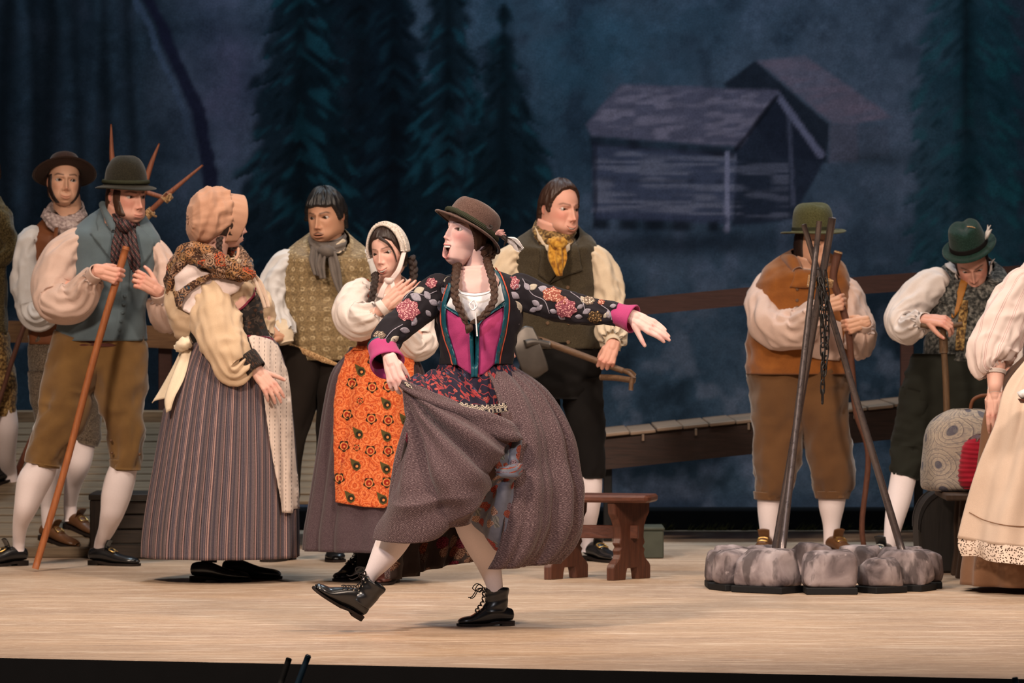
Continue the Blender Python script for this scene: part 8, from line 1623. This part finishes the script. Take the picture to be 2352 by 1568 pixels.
    drape('chemise_front', [(1048, 660), (1064, 671), (1090, 675), (1118, 671), (1143, 660), (1148, 652), (1157, 690), (1136, 708), (1110, 728), (1092, 745), (1076, 734), (1050, 716), (1028, 702), (1038, 680)], bj, M['chemise'], p, .018, .006, 4, bulge=.016, bw=14, fold=lambda x, y: .0035 * math.sin(x * .75 + .3 * math.sin(y * .2)))
    wire('chemise_tie', [P(1086, 690, d - .225), P(1078, 700, d - .235), P(1086, 712, d - .235), P(1096, 702, d - .235), P(1090, 690, d - .225)], .0028, M['chemise'], p, 6, 30); wire('chemise_tie', [P(1088, 690, d - .225), P(1092, 720, d - .235), P(1094, 745, d - .235), P(1096, 772, d - .24)], .0028, M['chemise'], p, 6, 20)
    bod = drape('bodice_panel', [(1026, 706), (1046, 720), (1064, 733), (1080, 750), (1085, 790), (1086, 862), (1070, 852), (1048, 836), (1043, 808), (1028, 760)], bj, M['magenta'], p, .020, .008, 5, bulge=.012, bw=18); bod2 = drape('bodice_panel', [(1157, 699), (1136, 714), (1112, 732), (1099, 746), (1096, 790), (1097, 864), (1112, 858), (1138, 834), (1143, 806), (1155, 755)], bj, M['magenta'], p, .020, .008, 5, bulge=.012, bw=18)
    bt = bvh_of(jk, bod, bod2, ch)
    for pts, w in (([(1082, 746), (1083, 790), (1085, 830), (1087, 866)], 4.6), ([(1098, 744), (1096, 790), (1095, 830), (1093, 866)], 4.6), ([(1024, 702), (1046, 717), (1066, 730), (1082, 748)], 4.2), ([(1160, 696), (1136, 711), (1112, 728), (1097, 745)], 4.2),
                   ([(1036, 652), (1026, 682), (1021, 705), (1022, 745), (1032, 785), (1042, 815), (1046, 838)], 4.5), ([(1130, 617), (1146, 642), (1160, 682), (1161, 715), (1155, 760), (1144, 805), (1140, 836)], 5.0)):
        drape('teal_trim', band(smooth_line(pts, 24), w), bt, M['teal'], p, .012, .006, 4, bulge=.003)
    for pts in ([(1029, 655), (1019, 685), (1014, 706), (1015, 746), (1025, 786), (1036, 818), (1040, 838)], [(1138, 614), (1154, 641), (1167, 682), (1168, 716), (1162, 762), (1151, 806), (1147, 836)]): drape('red_piping', band(smooth_line(pts, 24), 1.5), bt, M['red_piping'], p, .010, .004, 3)
    jl = limb('jacket_sleeve', d, [(1036, 668, .0, 22, 30), (1008, 664, .0, 36, 38), (968, 702, -.05, 38, 38), (930, 738, -.10, 37, 37), (898, 766, -.15, 34, 34), (884, 796, -.19, 30, 30), (886, 812, -.22, 27, 27)], M['jacket'], p, 56, 70, 2.0, sleeve_fold(177, .006, .7, .3, 8), uvk=(.36, 1)); jr = limb('jacket_sleeve', d, [(1162, 672, .0, 24, 32), (1192, 670, .0, 40, 40), (1240, 688, -.02, 38, 37), (1300, 704, -.04, 34, 33), (1360, 716, -.06, 29, 28), (1418, 722, -.08, 24, 23)], M['jacket'], p, 56, 70, 2.0, sleeve_fold(179, .006, .7, .3, 8), uvk=(.36, 1))
    bs_ = bvh_of(jl, jr, jk)
    def blob(c, r, n=26, w=.13, st=1.0, seed=0): return [(c[0] + r * (1 + w * math.sin(6 * a + seed) + .06 * math.sin(11 * a)) * math.cos(a), c[1] + r * st * (1 + w * math.sin(7 * a + seed)) * math.sin(a)) for a in np.linspace(0, 2 * math.pi, n, endpoint=False)]
    for k, (x, y, r, m, st) in enumerate(((937, 712, 26, 'pink', .95), (886, 742, 22, 'cream', .8), (872, 770, 14, 'cream', .7), (991, 650, 13, 'pink', .9), (1180, 650, 13, 'pink', 1.2), (1268, 676, 22, 'peach', .75), (1300, 708, 24, 'pink', .9), (1290, 690, 14, 'peach', .8), (1352, 690, 14, 'cream', .7), (1381, 694, 8, 'peach', .8), (1367, 728, 17, 'ochre', .8), (1160, 757, 6, 'peach', 1.6), (1244, 724, 10, 'ochre', .6))): drape('printed_flower', blob((x, y), r, st=st, seed=k), bs_, M['bloom_' + m], p, .0018, .0012, 4, miss=.85)
    def leaf(x, y, a, L, w=.34):
        ca, sa = math.cos(a), math.sin(a); o = [(t * L, w * L * math.sin(math.pi * t) ** .8) for t in np.linspace(0, 1, 8)] + [(t * L, -w * L * math.sin(math.pi * t) ** .8) for t in np.linspace(1, 0, 8)][1:-1]
        return [(x + u * ca - v * sa, y + u * sa + v * ca) for u, v in o]
    for k, (x, y, a, L) in enumerate(((1018, 646, -.3, 18), (1014, 660, .9, 18), (1008, 690, 1.2, 24), (1012, 722, 1.8, 18), (1014, 745, 1.3, 17), (1020, 815, 2.0, 16), (1008, 800, 1.0, 16), (968, 690, -2.6, 22), (950, 672, -.4, 20), (975, 668, 1.0, 18), (905, 716, 2.6, 20), (918, 756, .2, 18), (896, 786, -.6, 18), (870, 800, -1.2, 18), (945, 748, -.8, 14), (1170, 672, .5, 20), (1184, 690, 1.2, 24), (1178, 664, -.5, 15), (1172, 724, .8, 22), (1190, 708, 1.5, 20), (1166, 764, -.6, 24), (1156, 792, -.8, 18), (1158, 822, -.7, 18), (1172, 800, 1.2, 15), (1212, 664, -.4, 18), (1222, 690, .6, 16), (1216, 714, -.3, 15), (1236, 660, .3, 20), (1334, 680, 1.0, 15), (1338, 720, -.5, 16), (1396, 712, 1.4, 15), (1400, 704, -.2, 12), (1330, 668, -.1, 16), (1262, 712, .3, 14), (1320, 726, .1, 14), (985, 690, .4, 18), (1000, 720, 2.2, 16), (955, 728, 1.9, 16), (978, 712, .9, 14), (912, 700, -.9, 16), (862, 786, .6, 15), (1204, 650, .9, 16), (1246, 700, 2.4, 15), (1282, 724, .5, 14), (1386, 730, -.8, 13), (1340, 700, 2.6, 13), (1180, 740, 2.2, 18), (1186, 780, 1.9, 16), (1164, 806, .9, 15), (1012, 770, 1.7, 18), (1022, 790, .5, 13))): drape('printed_leaf', leaf(x, y, a, L * 1.35, .30), bs_, M['leaf_cream'] if k % 4 == 0 else M['leaf_grey'], p, .0014, .001, 4, miss=.9)
    for pts in ([(1003, 668), (975, 678), (945, 670), (925, 690)], [(925, 745), (900, 760), (880, 785), (866, 800)], [(1200, 640), (1222, 675), (1250, 690), (1262, 720)], [(1310, 670), (1336, 690), (1344, 715)], [(1165, 745), (1172, 780), (1160, 825)], [(1016, 700), (1020, 740), (1012, 790)], [(1380, 700), (1400, 715), (1405, 735)]): drape('printed_vine', band(smooth_line(pts, 20), 1.0), bs_, M['leaf_grey'], p, .0012, .001, 3)
    # turned-back cuffs
    def turned(c0, c1, r0, r1, d0, d1, seed):
        a, e = P(*c0, d0), P(*c1, d1); ax = (e - a); L = np.linalg.norm(ax)
        C = [a + ax * t for t in (-.1, 0, .45, .9, 1.0, .9, .5, 0)]; s = d / F_PX; R = np.array([r0 * .9, r0, r0 * 1.05, r1, r1 * .96, r1 * .86, r1 * .80, r0 * .8]) * s
        T = np.tile(ax / L, (8, 1)); N = np.cross(T[0], [0, 1, 0]); N /= np.linalg.norm(N); B = np.cross(T[0], N); cc, ss = ring(40)
        w = 1 + .05 * np.sin(3 * np.arange(40) / 40 * 6.283 + seed) ; G = np.array(C)[:, None] + (R[:, None] * (cc * w)[None])[..., None] * N + (R[:, None] * (ss * w)[None])[..., None] * B
        o = grid('turned_cuff', spline_rows(G, 26), M['magenta'], p, True, (False, False)); grid('cuff_edging', np.stack([G[0] * .5 + G[1] * .5 + (G[1] - np.array(C[1])) * q for q in (.0, .05, .06, .0)]) - ax / L * .006 * np.array([0, 0, 1, 1])[:, None, None], M['teal'], o, True, (False, False))
    turned((878, 800), (890, 838), 33, 40, d - .19, d - .27, 1); turned((1414, 722), (1456, 734), 26, 33, d - .08, d - .115, 2)
    # braids
    braid('braid', [P(1050, 608, d - .05), P(1046, 640, d - .14), P(1045, 680, d - .19), P(1058, 714, d - .215), P(1073, 746, d - .22)], .0165, M['hair_brown'], p); braid('braid', [P(1118, 596, d - .03), P(1128, 630, d - .13), P(1135, 665, d - .17), P(1132, 695, d - .205), P(1110, 725, d - .22), P(1080, 744, d - .225)], .0155, M['hair_brown'], p)
    for x, y in ((1074, 748), (1079, 746)): limb('braid_end', d, [(x, y, -.22, 6), (x + 1, y + 8, -.225, 7), (x - 2, y + 18, -.225, 2)], M['hair_brown'], p, 12, 10)
    # skirts: outer knit shell open at the front, floral lining inside with the shade in its colours
    ang = np.linspace(math.radians(-78), math.radians(190), 150)      # from the front edge round by the right, the back, to the left
    prof = [(842, 1120, 1180, 1010), (870, 1122, 1222, 985), (910, 1128, 1262, 960), (985, 1140, 1306, 935), (1060, 1146, 1320, 918), (1125, 1150, 1333, 908), (1200, 1150, 1330, 900), (1262, 1150, 1302, 900), (1300, 1150, 1268, 902)]
    S = spline([(q[0], 0, q[2], q[3]) for q in prof], 60); V_ = np.linspace(0, 1, 60)[:, None]; A_ = ang[None, :]
    xr, xl = S[:, 2:3], S[:, 3:4]; cx_, hw = (xr + xl) / 2, (xr - xl) / 2
    pl = lambda q: np.abs(np.sin(q)) ** .6 * 2 - 1.2
    k = (.030 * pl(A_ * 7.5 + .9 * noise(n3(A_ * 1.5, V_ * 2), 5)) + (.014) * pl(A_ * 13 + 2 + .8 * noise(n3(A_ * 2, V_ * 3), 15))) * (.45 + .55 * V_) * (.45 + .55 * sstep(0, .12, V_)) + .010 * noise(n3(A_ * 3, V_ * 7), 8) * V_
    s = d / F_PX; hem = np.interp(np.degrees(ang), [-78, -20, 20, 90, 150, 190], [0, -8, 0, 0, 34, 30])[None, :] * V_ ** 3 * 1.0
    X = (cx_ - CX) * s + (hw * s + k) * np.cos(A_); Y = d + .04 + (hw * s * .86 + k) * np.sin(A_); Z = CAM_H - (S[:, :1] + hem - YH) * s + 0 * X
    U_ = np.broadcast_to((A_ * .38), X.shape); grid('skirt', np.stack([X, Y, Z], -1), None, p, False, uv=np.stack([U_, np.broadcast_to((S[:, :1] - 842) * s, X.shape)], -1), solid=.005, mats=[M['knit'], M['lining_shaded']], flip=True)
    # gathered front of the skirt under the bodice point, then the lifted cloth
    fr = rows('skirt_front', d, [(838, 1012, 1178, .66), (870, 1000, 1190, .72), (920, 985, 1196, .76), (980, 985, 1194, .78), (1040, 1000, 1190, .76)], M['red_print'], p, 150, 30, 2.1, pleats(24, .007, 27, .6, .6, 2.0), caps=(False, False), solid=.003)
    sheet('overskirt_lifted', d, [[(924, 866, -.31), (960, 862, -.24), (1010, 850, -.20), (1060, 856, -.24)], [(926, 876, -.33), (972, 886, -.30), (1030, 886, -.27), (1090, 892, -.29)], [(930, 884, -.34), (985, 908, -.33), (1050, 924, -.32), (1120, 934, -.32)], [(932, 890, -.33), (990, 920, -.34), (1056, 944, -.34), (1126, 960, -.34)]], M['red_print'], p, 60, 30, lambda U, Vv: .008 * np.sin(U * 26 + 3 * Vv))
    sheet('diamond_trim', d, [[(928, 876, -.345), (985, 902, -.345), (1050, 922, -.34), (1110, 930, -.335), (1160, 925, -.27)], [(930, 886, -.352), (984, 914, -.352), (1048, 938, -.347), (1112, 950, -.342), (1166, 945, -.27)]], M['trim'], p, 60, 8, lambda U, Vv: .004 * np.sin(U * 26))
    # the lifted cloth: edge roll from the hand, then falling over the raised knee
    limb('skirt_roll', d, [(922, 880, -.33, 7, 8), (950, 896, -.345, 11, 12), (1000, 922, -.355, 16, 16), (1060, 950, -.35, 22, 20), (1120, 974, -.335, 26, 24), (1168, 994, -.31, 22, 24), (1192, 1002, -.27, 8, 12)], M['knit'], p, 28, 50, 2.0, lambda U, Vv: .006 * np.sin(U * 18 + 9 * Vv), uvk=(.25, 1))
    def fold(U, Vv):
        ph = np.arctan2(Vv * 1.25 + .02, U + .04); rr = np.hypot(U, Vv); q = np.abs(np.sin(ph * 6.2 + .5 * noise(n3(U * 3, Vv * 3), 21))) ** .7 * 2 - 1.1
        return .026 * q * sstep(.02, .3, rr) * (1 - .5 * sstep(.75, 1.05, Vv)) + .010 * np.sin(ph * 23) * sstep(.05, .3, rr) * (1 - sstep(.6, .9, Vv)) + .020 * ridge(n3(U * 2.2 - Vv * 1.5, Vv * 5 + U * 2), 11) * sstep(.5, .8, Vv)
    sheet('skirt_drape', d, [[(922, 888, -.33), (965, 906, -.35), (1020, 932, -.36), (1080, 958, -.36), (1140, 984, -.34), (1184, 1004, -.29)],
                             [(930, 940, -.31), (968, 950, -.37), (1020, 972, -.40), (1076, 998, -.41), (1118, 1022, -.38), (1146, 1040, -.33)],
                             [(936, 1010, -.29), (970, 1016, -.38), (1016, 1030, -.43), (1064, 1050, -.44), (1108, 1062, -.41), (1140, 1064, -.35)],
                             [(908, 1078, -.25), (948, 1088, -.38), (1000, 1098, -.45), (1054, 1106, -.46), (1100, 1104, -.42), (1128, 1100, -.35)],
                             [(886, 1160, -.23), (924, 1168, -.37), (976, 1176, -.44), (1036, 1176, -.44), (1082, 1162, -.39), (1106, 1142, -.32)],
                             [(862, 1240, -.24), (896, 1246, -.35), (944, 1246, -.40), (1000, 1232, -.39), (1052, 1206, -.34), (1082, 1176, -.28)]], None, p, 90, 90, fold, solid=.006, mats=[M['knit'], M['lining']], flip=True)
    # lining turned out at the front opening
    sheet('lining_fold', d, [[(1150, 1012, -.26), (1180, 1010, -.27), (1196, 1008, -.25)], [(1138, 1060, -.27), (1170, 1062, -.30), (1190, 1065, -.26)], [(1146, 1085, -.28), (1176, 1088, -.32), (1192, 1080, -.26)], [(1124, 1110, -.22), (1158, 1112, -.28), (1182, 1108, -.26)], [(1104, 1150, -.18), (1146, 1165, -.26), (1182, 1165, -.25)], [(1082, 1196, -.12), (1136, 1226, -.22), (1186, 1230, -.24)], [(1116, 1236, -.10), (1150, 1262, -.18), (1188, 1290, -.22)]], M['lining'], p, 40, 60, lambda U, Vv: .012 * np.sin(U * 9 + 4 * Vv), uvk=(1, 1))
    limb('lining_roll', d, [(1142, 1080, -.30, 6), (1160, 1084, -.33, 12), (1182, 1080, -.31, 14), (1192, 1072, -.28, 8)], M['lining'], p, 20, 16, fold=wrinkle(.005, 5))
    # boots
    hs = gd(1437); shoe(p, [P(1180, 0, hs)[0], hs + .02, 0], (-.985, -.17, 0), .222, 'black_leather', None, boot=True, tongue=False, name='boot', shaftdx=.042, shaftk=1.22)
    heel = P(828, 1424, d - .22); toe = P(716, 1352, d - .30)
    shoe(p, heel, toe - heel, .232, 'black_leather', None, up=(.50, -.10, .86), boot=True, tongue=False, name='boot', shaftk=1.12)
def spline_rows(G, n): return np.stack([spline3(G[:, j], n) for j in range(G.shape[1])], 1)
lead()
